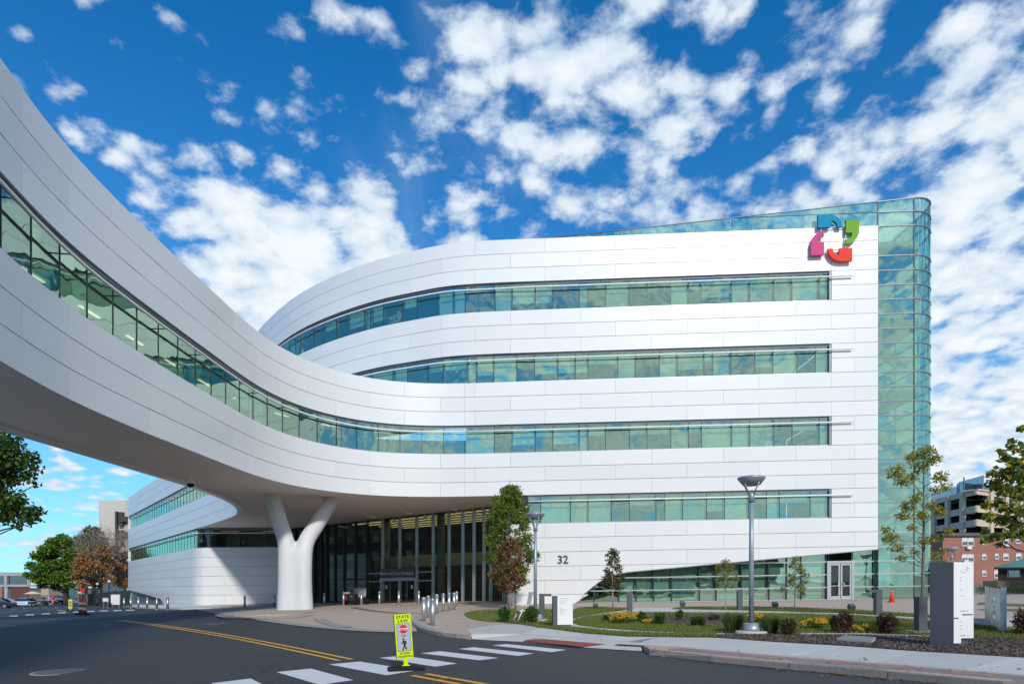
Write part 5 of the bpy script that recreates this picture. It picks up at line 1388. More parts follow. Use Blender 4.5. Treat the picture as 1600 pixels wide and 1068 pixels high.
shrub('low dark shrub at the back of the brown bed', 1116, 968, 22, 10, 'shrub_mixed', 500, 0.05, 57)
def flowers(label, px, py, w_px, h_px, n, seed):
    X, Y = G(px, py, HK); k = Y / 1000; rw, hh = w_px / 2 * k, h_px * k
    t = thing('flower_clump', label, 'flowers', (X, Y, gz_at(X, Y)), 0, 'yellow flower clumps'); g = np.random.default_rng(seed)
    V, Q = [], 0
    mb = MB(); lv = []
    for i in range(n):
        a, d = g.random() * 6.283, math.sqrt(g.random()) * rw; z = hh * (0.45 + 0.55 * g.random())
        x, y = d * math.cos(a), d * math.sin(a) * 0.8
        c = Vector((x, y, z)); nv = Vector((g.normal() * 0.4, -0.7 + g.normal() * 0.4, 0.8)).normalized(); u = nv.orthogonal().normalized(); v = nv.cross(u)
        for p in range(7):
            b = p * 0.8976; dirp = u * math.cos(b) + v * math.sin(b); sd = nv.cross(dirp)
            V += [c, c + dirp * 0.032 + sd * 0.012, c + dirp * 0.058, c + dirp * 0.032 - sd * 0.012]; Q += 1
        mb.box(tuple(c + nv * 0.006), (0.022, 0.022, 0.016), b)
        lv.append(((x, y, z * 0.5), (0.09, 0.09, z * 0.45), 6))
    o = bpy.data.objects.new('blooms', np_mesh('blooms', np.array([tuple(p) for p in V]), Q, MAT['petal'])); link(o, t); o['kind'] = 'stuff'
    h_ = mb.build('flower_heads', mat('flower_eye', (0.03, 0.018, 0.01), 0.9) if 'flower_eye' not in MAT else MAT['flower_eye'], t); h_['kind'] = 'stuff'
    f = leaves('leaves', lv, 0.07, MAT['shrub_green'], t, 0.3, 0.3, seed); f['kind'] = 'stuff'
flowers('large yellow flower clump left in the oval lawn', 975, 974, 44, 18, 120, 61)
flowers('few yellow flowers low at the left border of the brown bed', 1013, 975, 20, 8, 22, 62)
flowers('yellow flowers behind the large street lamp pole', 1181, 973, 28, 16, 46, 63)
flowers('yellow flowers between the brown shrub and the dark red shrub', 1277, 983, 30, 18, 60, 64)
flowers('low yellow flowers between the two dark red shrubs', 1353, 988, 34, 13, 38, 65)
flowers('yellow flower tuft left of the brown shrub', 1252, 980, 12, 10, 14, 66)

# short grass on the lawns near enough to show
def in_poly(x, y, poly):
    c = np.zeros(len(x), bool); n = len(poly)
    for i in range(n):
        (x0, y0), (x1, y1) = poly[i][:2], poly[(i + 1) % n][:2]
        m_ = ((y0 > y) != (y1 > y)) & (x < (x1 - x0) * (y - y0) / (y1 - y0 + 1e-12) + x0); c ^= m_
    return c
def turf(px_poly, n, hgt, seed, sm=0, holes=()):
    poly = smooth_poly(GP(px_poly, HK), sm) if sm else GP(px_poly, HK)
    g = np.random.default_rng(seed); A = np.array([p[:2] for p in poly]); lo, hi = A.min(0), A.max(0)
    q = g.random((n * 3, 2)) * (hi - lo) + lo; q = q[in_poly(q[:, 0], q[:, 1], poly)]
    for hp in holes: q = q[~in_poly(q[:, 0], q[:, 1], hp)]
    q = q[:n]; m_ = len(q)
    z = np.array([zg(a, b) for a, b in q]) + HK + 0.004
    an = g.random(m_) * 6.283; h_ = hgt * (0.5 + g.random(m_)); ln = (g.random((m_, 2)) - 0.5) * hgt * 1.2
    b0 = np.stack([q[:, 0], q[:, 1], z], 1); s_ = np.stack([np.cos(an), np.sin(an), 0 * an], 1) * 0.011
    tip = b0 + np.stack([ln[:, 0], ln[:, 1], h_], 1)
    return np.stack([b0 - s_, b0 + s_, tip + s_ * 0.25, tip - s_ * 0.25], 1).reshape(-1, 3), m_
bed1 = smooth_poly(GP([(1000, 962.5), (1060, 959.6), (1130, 960.6), (1160, 964), (1150, 974), (1085, 977), (1030, 973.2), (1003, 968)], HK), 3)
parts_ = [turf(lawn_strip, 16000, 0.06, 71), turf(oval, 42000, 0.055, 72, holes=(bed1,)),
          turf([(1340, 962), (1465, 971.6), (1600, 984), (1600, 1000), (1465, 993), (1345, 989.5)], 16000, 0.06, 73),
          turf([(725, 959), (737, 954.5), (760, 952.8), (800, 951.8), (835, 951.8), (892, 953), (886, 961), (876, 969), (868, 977.2), (838, 979), (800, 972), (760, 970.5), (735, 966)], 16000, 0.06, 74),
          turf([(1050, 951.2), (1064, 948.4), (1150, 947.6), (1240, 949), (1340, 953.2), (1465, 962), (1465, 965.4), (1340, 958), (1240, 954.8), (1120, 951.8)], 14000, 0.055, 75),
          turf([(893, 966.5), (886, 961), (893, 955), (905, 949.5), (940, 948.5), (985, 950.5), (940, 957.2), (905, 963)], 9000, 0.06, 76)]
Vt = np.concatenate([p[0] for p in parts_]); nt = sum(p[1] for p in parts_)
tag(inst('grass', np_mesh('grass', Vt, nt, MAT['lawn_blade'])), kind='stuff')
# bark chips on the mulch and a few fallen leaves along the kerb
leafmat('chip', [(0.05, 0.032, 0.024), (0.10, 0.07, 0.052), (0.16, 0.12, 0.095), (0.24, 0.19, 0.155)], 0.0)
leafmat('dead_leaf', [(0.30, 0.12, 0.03), (0.22, 0.10, 0.05), (0.36, 0.22, 0.06)], 0.1)
def scatter(polys, n, size, seed, lift):
    g = np.random.default_rng(seed); out, m_ = [], 0
    for px_poly, share in polys:
        poly = GP(px_poly, HK); A = np.array([p[:2] for p in poly]); lo, hi = A.min(0), A.max(0)
        q = g.random((int(n * share) * 3, 2)) * (hi - lo) + lo; q = q[in_poly(q[:, 0], q[:, 1], poly)][:int(n * share)]
        z = np.array([zg(a, b) for a, b in q]) + HK + lift + g.random(len(q)) * 0.02
        c = np.stack([q[:, 0], q[:, 1], z], 1); k = len(q)
        t = g.normal(size=(k, 3)); t[:, 2] *= 0.35; t /= np.linalg.norm(t, axis=1)[:, None]
        nn = g.normal(size=(k, 3)) * 0.5; nn[:, 2] += 1; b = np.cross(nn, t); b /= np.linalg.norm(b, axis=1)[:, None]
        L_ = (size * g.uniform(0.5, 1.5, k))[:, None]
        out.append(np.stack([c - t * L_, c + b * L_ * 0.35, c + t * L_, c - b * L_ * 0.35], 1).reshape(-1, 3)); m_ += k
    return np.concatenate(out), m_
mul_in = [(1125, 994), (1130, 991.5), (1240, 991.5), (1345, 991.5), (1465, 995), (1560, 991.5), (1600, 990), (1720, 1001), (1750, 1033), (1600, 1026), (1475, 1019.7), (1350, 1009.7), (1200, 1001.2)]
V, n = scatter([(mul_in, 0.8), ([(1003, 963), (1060, 960.4), (1128, 961.4), (1155, 964.5), (1146, 973.5), (1085, 976), (1032, 972.6)], 0.12), ([(785, 969), (815, 966), (836, 968.5), (838, 975.5), (815, 973.8)], 0.08)], 26000, 0.028, 81, 0.016)
tag(inst('bark_mulch', np_mesh('bark_mulch', V, n, MAT['chip'])), kind='stuff')
g = np.random.default_rng(5); pts = []
for i in range(150):
    u = g.random() ** 0.7 * 9.0 - 9.0; v = 5.05 - abs(g.normal()) * 0.22
    x, y = RD(u + 5.5 * 0, v - 0.05); pts.append((x, y))
for i in range(40):
    px, py = 1000 + g.random() * 600, 0
    x, y = G(px, 1008 + (px - 1000) * 0.055 + g.random() * 18, HK); pts.append((x, y))
V = []
for i, (x, y) in enumerate(pts):
    z = zg(x, y) + (0.012 if i < 150 else HK + 0.02); a = g.random() * 6.28; s_ = 0.03 * (0.6 + g.random())
    c, d = np.array([x, y, z]), np.array([math.cos(a), math.sin(a), 0.15]) * s_
    e2 = np.array([-math.sin(a), math.cos(a), 0.3]) * s_ * 0.7
    V += [c - d, c + e2, c + d, c - e2 + np.array([0, 0, 0.004])]
tag(inst('fallen_leaves', np_mesh('fallen_leaves', np.array(V), len(pts), MAT['dead_leaf'])), kind='stuff')
# ------------------------------------------------------------------ the emblem and the house number on the facade
mat('emblem_blue', (0.0, 0.25, 0.42), 0.6, spec=0.15); mat('emblem_green', (0.17, 0.38, 0.035), 0.6, spec=0.15); mat('emblem_red', (0.80, 0.06, 0.03), 0.6, spec=0.15); mat('emblem_pink', (0.62, 0.07, 0.22), 0.6, spec=0.15)
def on_wall(px, py, out=0.0):
    """a point on the flat facade plane seen at a pixel"""
    dx = (px - 800) / 1000
    t = 40.88 / (1 + 0.0414 * dx); p = P(px, py, t); return Vector((p.x, FL(p.x) - out, p.z + 0))
emb = thing('wall_emblem', 'four coloured comma shapes set in a square high on the white facade', 'emblem', tuple(on_wall(1301, 374)))
def petal(rot, cpx, cpy, mt, label):
    # a block with one quarter-round corner and a notch bitten out of its inner side
    W_, H_ = 1.48, 0.80
    pts = [(0, 0), (0, H_)]
    pts += [(W_ * 0.42 + (W_ * 0.58) * math.sin(a), H_ * 0.02 + (H_ * 0.98) * math.cos(a)) for a in [k * math.pi / 2 / 10 for k in range(11)]]
    r = 0.27
    pts += [(W_, 0), (W_ * 0.80, 0)]
    pts += [(W_ * 0.60 + (W_ * 0.20) * math.cos(a), 0.0 + r * 1.4 * math.sin(a)) for a in [math.pi / 2 * k / 6 for k in range(1, 7)]] + [(W_ * 0.53, r * 1.4), (W_ * 0.53, 0)]
    c = Vector((W_ / 2, H_ / 2))
    q = []
    for x, y in pts:
        x, y = x - c.x, y - c.y
        for _ in range(rot): x, y = y, -x
        q.append((x, y))
    o = on_wall(cpx, cpy)
    V = []
    for out in (0.14, 0.30):
        for x, y in q: X = o.x + x; V.append((X, FL(X) - out, o.z + y + SLOPE * x))
    n = len(q)
    me = bmesh.new(); vs = [me.verts.new(Vector(v) - ORI[emb.name]) for v in V]
    me.faces.new(vs[n:][::-1] if True else vs[n:]); me.faces.new(vs[:n])
    for i in range(n): me.faces.new((vs[i], vs[(i + 1) % n], vs[n + (i + 1) % n], vs[n + i]))
    bmesh.ops.recalc_face_normals(me, faces=me.faces)
    bmesh.ops.triangulate(me, faces=[f for f in me.faces if len(f.verts) > 4])
    m_ = bpy.data.meshes.new('comma_shape'); me.to_mesh(m_); me.free(); m_.materials.append(mt)
    ob = bpy.data.objects.new('comma_shape', m_); link(ob, emb); ob['label'] = label
petal(0, 1293.5, 348.8, MAT['emblem_blue'], 'blue comma shape, the topmost one')
petal(1, 1328.2, 366, MAT['emblem_green'], 'green comma shape on the side of the glass tower')
petal(2, 1308.8, 401.6, MAT['emblem_red'], 'red comma shape, the lowest one')
petal(3, 1273.8, 383.6, MAT['emblem_pink'], 'pink comma shape on the side away from the tower')
for a, b in (((1281, 356), (1281, 372)), ((1312, 356.5), (1322, 354.5)), ((1318.5, 376), (1319, 388)), ((1284, 395), (1296, 393.5)), ((1284, 357.5), (1312, 356.5)), ((1319.5, 365), (1319.5, 390)), ((1290, 393), (1320, 391)), ((1283, 365), (1283, 390))):
    mb = MB(); mb.tube([on_wall(a[0], a[1], 0.15), on_wall(b[0], b[1], 0.15)], 0.03, 5); mb.build('mounting_bar', MAT['bar_white'], emb, local=False)
num = thing('house_number', 'dark grey number 32 on the white wall left of the slanted glass', 'number', tuple(on_wall(879, 874)))
fm = face_matrix(on_wall(870.5, 879.6, 0.03) , Vector((1, -0.0414, SLOPE)))
text_on('digits', '32', 0.72, fm, mat('number_grey', (0.055, 0.06, 0.075), 0.5), num, 0.02, 'LEFT', 1.0, 0.012)
# 'mat' builds its own shape of letters; the 32 stands a little proud of the panel

# ------------------------------------------------------------------ street furniture
mat('lamp_paint', (0.33, 0.38, 0.43), 0.4, 0.35); mat('lamp_under', (0.60, 0.62, 0.64), 0.5); mat('steel', (0.62, 0.62, 0.61), 0.38, 0.95, var=0.03, var_scale=30)
mat('slate', (0.085, 0.097, 0.112), 0.5, 0.1, var=0.04, var_scale=5); mat('sign_white', (0.80, 0.80, 0.79), 0.4); mat('sign_ink', (0.09, 0.09, 0.10), 0.6); mat('sign_ink_red', (0.55, 0.06, 0.08), 0.6)
mat('sign_ink_soft', (0.30, 0.31, 0.32), 0.6)
def street_lamp(label, px, py, hgt, group='grey disc headed street lamps', plinth=True, h0=HK):
    X, Y = G(px, py, h0)
    t = thing('street_lamp', label, 'street lamp', (X, Y, gz_at(X, Y, h0)), 0, group)
    MB().lathe([(0.46, -0.1), (0.46, 0.05), (0.44, 0.07)], 24).build('footing', MAT['concrete_path'], t)
    MB().lathe([(0.26, 0.07), (0.26, 0.11), (0.23, 0.24), (0.10, 0.27)], 20).build('base_cover', MAT['lamp_paint'], t)
    MB().lathe([(0.068, 0.25), (0.062, hgt * 0.5), (0.050, hgt - 0.62)], 14).build('pole', MAT['lamp_paint'], t)
    MB().lathe([(0.078, hgt - 0.66), (0.078, hgt - 0.46), (0.055, hgt - 0.43)], 14).build('collar', MAT['lamp_paint'], t)
    for k in range(4):
        a = k * math.pi / 2 + 0.5
        MB().tube([(0.07 * math.cos(a), 0.07 * math.sin(a), hgt - 0.48), (0.26 * math.cos(a), 0.26 * math.sin(a), hgt - 0.16)], 0.016, 5).build('strut', MAT['lamp_paint'], t)
    MB().lathe([(0.09, hgt - 0.24), (0.22, hgt - 0.22), (0.355, hgt - 0.05), (0.36, hgt - 0.02), (0.28, hgt + 0.01), (0.0, hgt + 0.03)], 28, cap=False).build('lamp_head', MAT['lamp_paint'], t)
    MB().lathe([(0.0, hgt - 0.235), (0.09, hgt - 0.225), (0.22, hgt - 0.195)], 24, cap=False).build('diffuser', MAT['lamp_under'], t)
    return t
street_lamp('tall grey street lamp with disc head standing in front of the flower bed', 1174, 988, 4.14)
street_lamp('grey disc headed street lamp beside the green shrub left of the white sign', 836.5, 969.5, 3.95)
street_lamp('distant disc headed lamp whose head peeps over the tall direction sign', 1487, 937.5, 2.95)

def bollard_proto():
    t = thing('bollard', None, 'bollard', (0, 0, 0))
    MB().lathe([(0.115, -0.02), (0.115, 0.012), (0.09, 0.016)], 16).build('base_ring', MAT['steel'], t)
    MB().lathe([(0.083, 0.0), (0.083, 0.86)], 16).build('tube', MAT['steel'], t)
    MB().lathe([(0.075, 0.86), (0.075, 0.872), (0.083, 0.874), (0.083, 0.91), (0.06, 0.935), (0.0, 0.94)], 16, cap=False).build('cap', MAT['steel'], t)
    return t
bp_ = bollard_proto(); first = [True]
def bollard(px, py, label, group, h0=0.1):
    X, Y = G(px, py, h0)
    o = bp_ if first[0] else copy_tree(bp_); first[0] = False
    o.location = (X, Y, gz_at(X, Y, h0)); tag(o, label, 'bollard', group)
ga = 'steel bollards clustered at the rounded kerb'
for q, lab in (((675.8, 977.2), 'nearest and tallest looking steel bollard of the kerb cluster'), ((662, 970.8), 'steel bollard nearest the rounded kerb nose in the cluster'), ((669.2, 964.8), 'steel bollard behind the two front ones of the kerb cluster'),
               ((682.6, 958.8), 'steel bollard just behind the nearest one in the kerb cluster'), ((692.7, 955.4), 'steel bollard in the middle of the slanting kerb row'), ((701.7, 954.4), 'steel bollard third from the far end of the kerb row'),
               ((709.4, 952.4), 'steel bollard second from the far end of the kerb row'), ((713.6, 947.8), 'farthest steel bollard of the kerb row near the lobby glass')): bollard(q[0], q[1], lab, ga)
gb = 'steel bollards in a row before the lobby'
for q, lab in (((506.6, 944.8), 'steel bollard just right of the forked column before the pale lobby panes'), ((536.8, 944.4), 'steel bollard left of the golf cart'), ((564.7, 944.6), 'steel bollard in front of the golf cart'),
               ((592.8, 944.8), 'steel bollard left of the lobby doors'), ((623.2, 945.0), 'steel bollard right in front of the lobby doors'), ((654.3, 944.8), 'steel bollard right of the lobby doors')): bollard(q[0], q[1], lab, gb)
bollard(428, 947.5, 'steel bollard half hidden by the left side of the forked column', gb, 0.05); bollard(382.4, 949.8, 'steel bollard alone before the panelled wing left of the column', gb, 0.03)
gc = 'steel bollards along the wing'
for q, lab in (((262, 952.0), 'steel bollard nearest the rounded wing corner in the row by the road'), ((245, 951.2), 'second steel bollard from the rounded wing corner'), ((230, 950.4), 'third steel bollard from the rounded wing corner'), ((216, 949.6), 'steel bollard before the dark slanted base of the wing'),
               ((204, 948.9), 'steel bollard before the far end of the white wing'), ((193.6, 948.2), 'steel bollard right of the white box sign'), ((185.6, 947.8), 'steel bollard before the right side of the white box sign'), ((175.4, 947.4), 'steel bollard before the left side of the white box sign')): bollard(q[0], q[1], lab, gc, 0.1)

def path_light(label, px, py, side=1, big=1.0, footing=False):
    X, Y = G(px, py, HK)
    t = thing('path_light', label, 'path light', (X, Y, gz_at(X, Y)), 0, 'dark grey path lights')
    MB().box((0, 0, 0.45 * big), (0.22 * big, 0.22 * big, 0.98 * big)).build('post', MAT['slate'], t)
    if side:
        MB().box((side * 0.17 * big, 0, 0.89 * big), (0.44 * big, 0.20 * big, 0.09 * big)).build('lamp_arm', MAT['slate'], t)
        MB().box((side * 0.25 * big, 0, 0.84 * big), (0.22 * big, 0.12 * big, 0.012)).build('diffuser', MAT['lamp_under'], t)
    if footing: MB().box((0, 0, 0.0), (0.62, 0.5, 0.13)).build('footing', MAT['concrete_old'], t)
path_light('dark grey path light with arm behind the shrub left of the white sign', 846.5, 962.5, 1)
path_light('dark grey path light before the dark triangular end of the glass', 984, 955, 0, 0.95)
path_light('dark grey path light just left of the tall street lamp', 1155.5, 952.2, 0, 0.95)
path_light('dark grey path light with arm before the glass right of the door', 1371.5, 960, -1, 1.0)
path_light('dark grey post on a concrete footing left of the tall direction sign', 1438.5, 988.5, 0, 0.98, True)
def spot(label, px, py):
    X, Y = G(px, py, HK); t = thing('ground_spotlight', label, 'spotlight', (X, Y, gz_at(X, Y)), 0, 'small black spotlights in the grass')
    MB().lathe([(0.06, 0), (0.04, 0.08)], 8).build('stake', MAT['slate'], t)
    MB().box((0, 0, 0.17), (0.24, 0.22, 0.19), M=Matrix.Rotation(0.5, 3, 'X')).build('housing', MAT['slate'], t)
spot('small black spotlight left of the brown sapling before the white wall', 930.5, 951.5); spot('small black spotlight between the brown sapling and the olive sapling', 1066.5, 947.6)
spot('small black spotlight left of the right olive sapling', 1211, 949.2); spot('small black spotlight in the grass right of the right olive sapling', 1330.5, 953.6)
# traffic cone
X, Y = G(1393.5, 940.3, HK); t = thing('traffic_cone', 'bright orange traffic cone on the plaza before the glass tower', 'traffic cone', (X, Y, gz_at(X, Y)))
mat('cone_orange', (0.85, 0.085, 0.012), 0.5); mat('rubber_black', (0.013, 0.013, 0.014), 0.8, spec=0.25); mat('reflect_white', (0.75, 0.75, 0.74), 0.4)
MB().box((0, 0, 0.02), (0.36, 0.36, 0.04)).build('base', MAT['cone_orange'], t); MB().lathe([(0.145, 0.03), (0.03, 0.66), (0.02, 0.68)], 16).build('cone', MAT['cone_orange'], t)
# delineators in the road far left
for q, lab, gname in (((126.5, 958.6), 'thin red and white road delineator left of its twin', 0), ((132, 960), 'thin red and white road delineator nearer the camera than its twin', 0)):
    X, Y = G(*q); t = thing('delineator', lab, 'delineator', (X, Y, zg(X, Y)), 0, 'red and white delineators in the road')
    MB().box((0, 0, 0.03), (0.46, 0.46, 0.06)).build('base', MAT['rubber_black'], t)
    MB().lathe([(0.15, 0.06), (0.07, 1.08), (0.05, 1.12), (0.05, 1.18)], 12).build('post', mat('delineator_red', (0.85, 0.09, 0.03), 0.5) if 'delineator_red' not in MAT else MAT['delineator_red'], t)
    for z in (0.32, 0.66): MB().lathe([(0.163 - 0.078 * z, z), (0.163 - 0.078 * (z + .16), z + 0.16)], 12, cap=False).build('reflective_band', MAT['reflect_white'], t)

# in-street crossing sign
mat('sign_lime', (0.62, 0.80, 0.0), 0.45); mat('sign_lime_dark', (0.02, 0.022, 0.015), 0.6); mat('sign_grey', (0.42, 0.46, 0.50), 0.4); mat('stop_red', (0.58, 0.015, 0.03), 0.4); mat('letter_white', (0.82, 0.82, 0.82), 0.4); mat('letter_black', (0.012, 0.012, 0.014), 0.6)
def tm(parent, body, size, x, z, mt, al='CENTER', sp=1.0, bold=0.0, y=-0.024, up=1.0):
    me = text_mesh(body, size, 0.0005, al, sp, bold); me.materials.clear(); me.materials.append(mt)
    me.transform(Matrix.Translation((x, y, z)) @ Matrix.Rotation(R(90), 4, 'X') @ Matrix.Scale(up, 4, (0, 1, 0)))
    o = bpy.data.objects.new('lettering', me); link(o, parent); ORI[o.name] = ORI[parent.name]; return o
def flat_shape(name, pts, y, mt, parent, th=0.001):
    n = len(pts); V = [(x, y, z) for x, z in pts] + [(x, y + th, z) for x, z in pts]
    Fc = [tuple(range(n))] + [(i, n + i, n + (i + 1) % n, (i + 1) % n) for i in range(n)]
    ar = sum(pts[i][0] * pts[(i + 1) % n][1] - pts[(i + 1) % n][0] * pts[i][1] for i in range(n))
    if ar < 0: Fc[0] = tuple(reversed(Fc[0]))
    return mk(name, V, Fc, mt, parent, local=True)
def rrect(w_, h_, r, cz, k=4):
    out = []
    for cx, cy, a0 in ((w_ / 2 - r, h_ / 2 - r, 0), (-w_ / 2 + r, h_ / 2 - r, 90), (-w_ / 2 + r, -h_ / 2 + r, 180), (w_ / 2 - r, -h_ / 2 + r, 270)):
        out += [(cx + r * math.cos(R(a0 + 90 * i / k)), cz + cy + r * math.sin(R(a0 + 90 * i / k))) for i in range(k + 1)]
    return out
def crossing_sign(label, px, py, rz, lean, small=False):
    X, Y = G(px, py)
    t = thing('crossing_sign', label, 'road sign', (X, Y, zg(X, Y)), rz)
    MB().prism([(-0.30, -0.17), (0.30, -0.17), (0.33, -0.12), (0.33, 0.15), (0.28, 0.2), (-0.28, 0.2), (-0.33, 0.15), (-0.33, -0.12)], 0.0, 0.05).box((0, 0.01, 0.065), (0.5, 0.26, 0.04), taper=0.85).build('rubber_base', MAT['rubber_black'], t)
    st = MB().box((0, 0, 0.15), (0.075, 0.03, 0.18)).box((0, 0, 0.085), (0.19, 0.1, 0.03), taper=0.5).build('stem', MAT['sign_lime'], t)
    bd = MB().box((0, 0.0, 0.62), (0.30, 0.035, 0.82)).build('sign_board', [MAT['sign_lime']], t)
    bk = MB().box((-0.156, 0.004, 0.62), (0.012, 0.032, 0.82)).build('board_edge', MAT['sign_lime_dark'], t)
    bd.rotation_euler = (0, lean, 0); st.rotation_euler = (0, lean * 0.6, 0); bk.rotation_euler = (0, lean, 0)
    pn = flat_shape('grey_panel', rrect(0.235, 0.50, 0.025, 0.605), -0.0205, MAT['sign_grey'], bd)
    flat_shape('panel_border', rrect(0.248, 0.513, 0.03, 0.605), -0.0195, MAT['letter_black'], bd)
    flat_shape('stop_octagon', [(0.082 * math.cos(R(22.5 + 45 * k)), 0.755 + 0.082 * math.sin(R(22.5 + 45 * k))) for k in range(8)], -0.0225, MAT['stop_red'], bd)
    if not small:
        tm(bd, 'STATE', 0.075, 0, 0.955, MAT['letter_black'], sp=1.15, bold=0.001, y=-0.0215); tm(bd, 'LAW', 0.075, 0, 0.88, MAT['letter_black'], sp=1.2, bold=0.001, y=-0.0215)
        tm(bd, 'STOP', 0.066, 0, 0.732, MAT['letter_white'], bold=0.0014, y=-0.0245); tm(bd, 'FOR', 0.045, 0, 0.618, MAT['letter_black'], y=-0.0225, bold=0.0006)
        tm(bd, 'WITHIN', 0.05, 0, 0.295, MAT['letter_black'], y=-0.0215, bold=0.001); tm(bd, 'CROSSWALK', 0.047, 0, 0.24, MAT['letter_black'], y=-0.0215, bold=0.0008)
    wk = MB()
    def limb(pts, r0): wk.tube([(x, -0.0225, z) for x, z in pts], r0, 6)
    wk.lathe([(0.0, -0.02), (0.014, -0.012), (0.018, 0), (0.014, 0.012), (0, 0.02)], 10, (-0.012, -0.0225, 0.575), cap=False)
    limb([(-0.002, 0.548), (0.004, 0.50), (0.002, 0.455)], [0.022, 0.024, 0.018])
    limb([(0.002, 0.46), (-0.012, 0.42), (-0.034, 0.37)], [0.015, 0.012, 0.010]); limb([(0.004, 0.46), (0.022, 0.42), (0.040, 0.385)], [0.015, 0.012, 0.010])
    limb([(-0.006, 0.545), (-0.034, 0.515), (-0.048, 0.485)], [0.010, 0.009, 0.007]); limb([(0.006, 0.545), (0.036, 0.52), (0.032, 0.48)], [0.010, 0.009, 0.007])
    w_ = wk.build('walking_figure', MAT['letter_black'], bd)
    return t
crossing_sign('yellow green STATE LAW stop sign for walkers standing in the near crosswalk', 634.5, 1046, R(14), R(-4))
crossing_sign('small distant yellow green crossing sign in the far crosswalk', 110, 953.5, R(14), 0, True)

# white direction sign on the lawn
def small_lines(parent, y, rows_, mt):
    """rows of print too small to read"""
    g = random.Random(4); mb = MB()
    for x, z, w_, hh in rows_:
        k = x
        while k < x + w_:
            d = g.uniform(0.012, 0.03); mb.add([(k, y, z), (k + d, y, z), (k + d, y, z + hh * g.uniform(.7, 1)), (k, y, z + hh * g.uniform(.7, 1))], [(0, 1, 2, 3)]); k += d + g.uniform(0.006, 0.012)
    return mb.build('small_print', mt, parent)
X, Y = G(880, 978.5, HK)
t = thing('direction_sign', 'low white direction sign with a dark side on the lawn strip by the path', 'sign', (X, Y, gz_at(X, Y)), R(10))
bd = MB().box((0.05, 0.0, 0.53), (0.50, 0.10, 0.92)).build('white_panel', MAT['sign_white'], t)
MB().box((-0.27, 0.03, 0.49), (0.14, 0.16, 0.98)).build('dark_post', MAT['slate'], t)
MB().box((0.05, 0.02, 0.04), (0.40, 0.08, 0.1)).build('plinth', MAT['slate'], t)
sp_ = small_lines(bd, -0.052, [(-0.13, 0.89, 0.28, 0.022), (-0.13, 0.82, 0.25, 0.02), (-0.13, 0.75, 0.21, 0.02), (-0.13, 0.66, 0.05, 0.018), (-0.13, 0.58, 0.04, 0.02), (-0.13, 0.53, 0.21, 0.02), (-0.13, 0.47, 0.12, 0.018), (-0.13, 0.41, 0.13, 0.018)], MAT['sign_ink_soft']); sp_['kind'] = 'stuff'
flat_shape('arrow_mark', [(-0.045, 0.585), (-0.03, 0.60), (-0.015, 0.585), (-0.025, 0.585), (-0.025, 0.565), (-0.035, 0.565), (-0.035, 0.585)], -0.052, MAT['sign_ink'], bd)
for a in ((0.12, 0.538), (0.05, 0.415)): flat_shape('arrow_mark', [(a[0], a[1]), (a[0] + 0.02, a[1] + 0.012), (a[0], a[1] + 0.024)], -0.052, MAT['sign_ink'], bd)
# tall direction sign near the street
X, Y = G(1490, 1011, HK)
t = thing('direction_sign', 'tall white direction sign with a broad dark grey side standing in the mulch', 'sign', (X, Y, gz_at(X, Y)), R(13))
HS = 1.72
MB().add([(0, 0, 0), (0, 0, HS), (-0.20, 0.36, HS), (-0.20, 0.36, 0), (0.03, 0.03, 0), (0.03, 0.03, HS), (-0.14, 0.38, HS), (-0.14, 0.38, 0)], [(0, 3, 2, 1), (4, 5, 6, 7), (0, 1, 5, 4), (3, 7, 6, 2), (1, 2, 6, 5)]).build('dark_side', MAT['slate'], t)
bd = MB().box((0.255, 0.035, 0.95), (0.49, 0.06, 1.535)).build('white_panel', MAT['sign_white'], t)
MB().box((0.10, 0.035, 0.135), (0.18, 0.058, 0.10)).build('panel_foot', MAT['sign_white'], t)
MB().box((0.24, 0.12, 0.8), (0.36, 0.10, 1.6)).build('dark_core', MAT['slate'], t)
MB().box((0.345, 0.003, 0.66), (0.26, 0.008, 0.022)).build('dark_slot', MAT['slate'], t); MB().box((0.07, 0.003, 0.59), (0.11, 0.008, 0.022)).build('dark_slot', MAT['slate'], t)
tm(bd, 'Care', 0.062, 0.24, 1.50, MAT['sign_ink_soft'], y=0.0035)
for k, (dx, dz) in enumerate(((0, 0.035), (0.03, 0.012), (0.006, -0.028), (-0.026, -0.004))):
    flat_shape('emblem_mark', [(0.335 + dx - 0.012, 1.575 + dz - 0.010), (0.335 + dx + 0.012, 1.575 + dz - 0.010), (0.335 + dx + 0.012, 1.575 + dz + 0.010), (0.335 + dx - 0.012, 1.575 + dz + 0.010)], 0.0035, MAT['sign_ink_red' if k in (2, 3) else 'sign_ink'], bd)
sp_ = small_lines(bd, 0.0035, [(0.17, 1.40, 0.03, 0.02), (0.17, 1.34, 0.02, 0.02), (0.17, 1.15, 0.03, 0.02), (0.17, 1.03, 0.02, 0.02), (0.17, 0.72, 0.13, 0.028), (0.17, 0.51, 0.05, 0.022), (0.17, 0.43, 0.03, 0.022), (0.17, 0.36, 0.03, 0.02), (0.17, 0.23, 0.12, 0.026)], MAT['sign_ink_soft']); sp_['kind'] = 'stuff'
for a in ((0.24, 1.035), (0.35, 0.735), (0.36, 0.24)): flat_shape('arrow_mark', [(a[0] - .014, a[1]), (a[0], a[1] - .016), (a[0] + .014, a[1]), (a[0] + .004, a[1]), (a[0] + .004, a[1] + .018), (a[0] - .004, a[1] + .018), (a[0] - .004, a[1])], 0.0035, MAT['sign_ink'], bd)
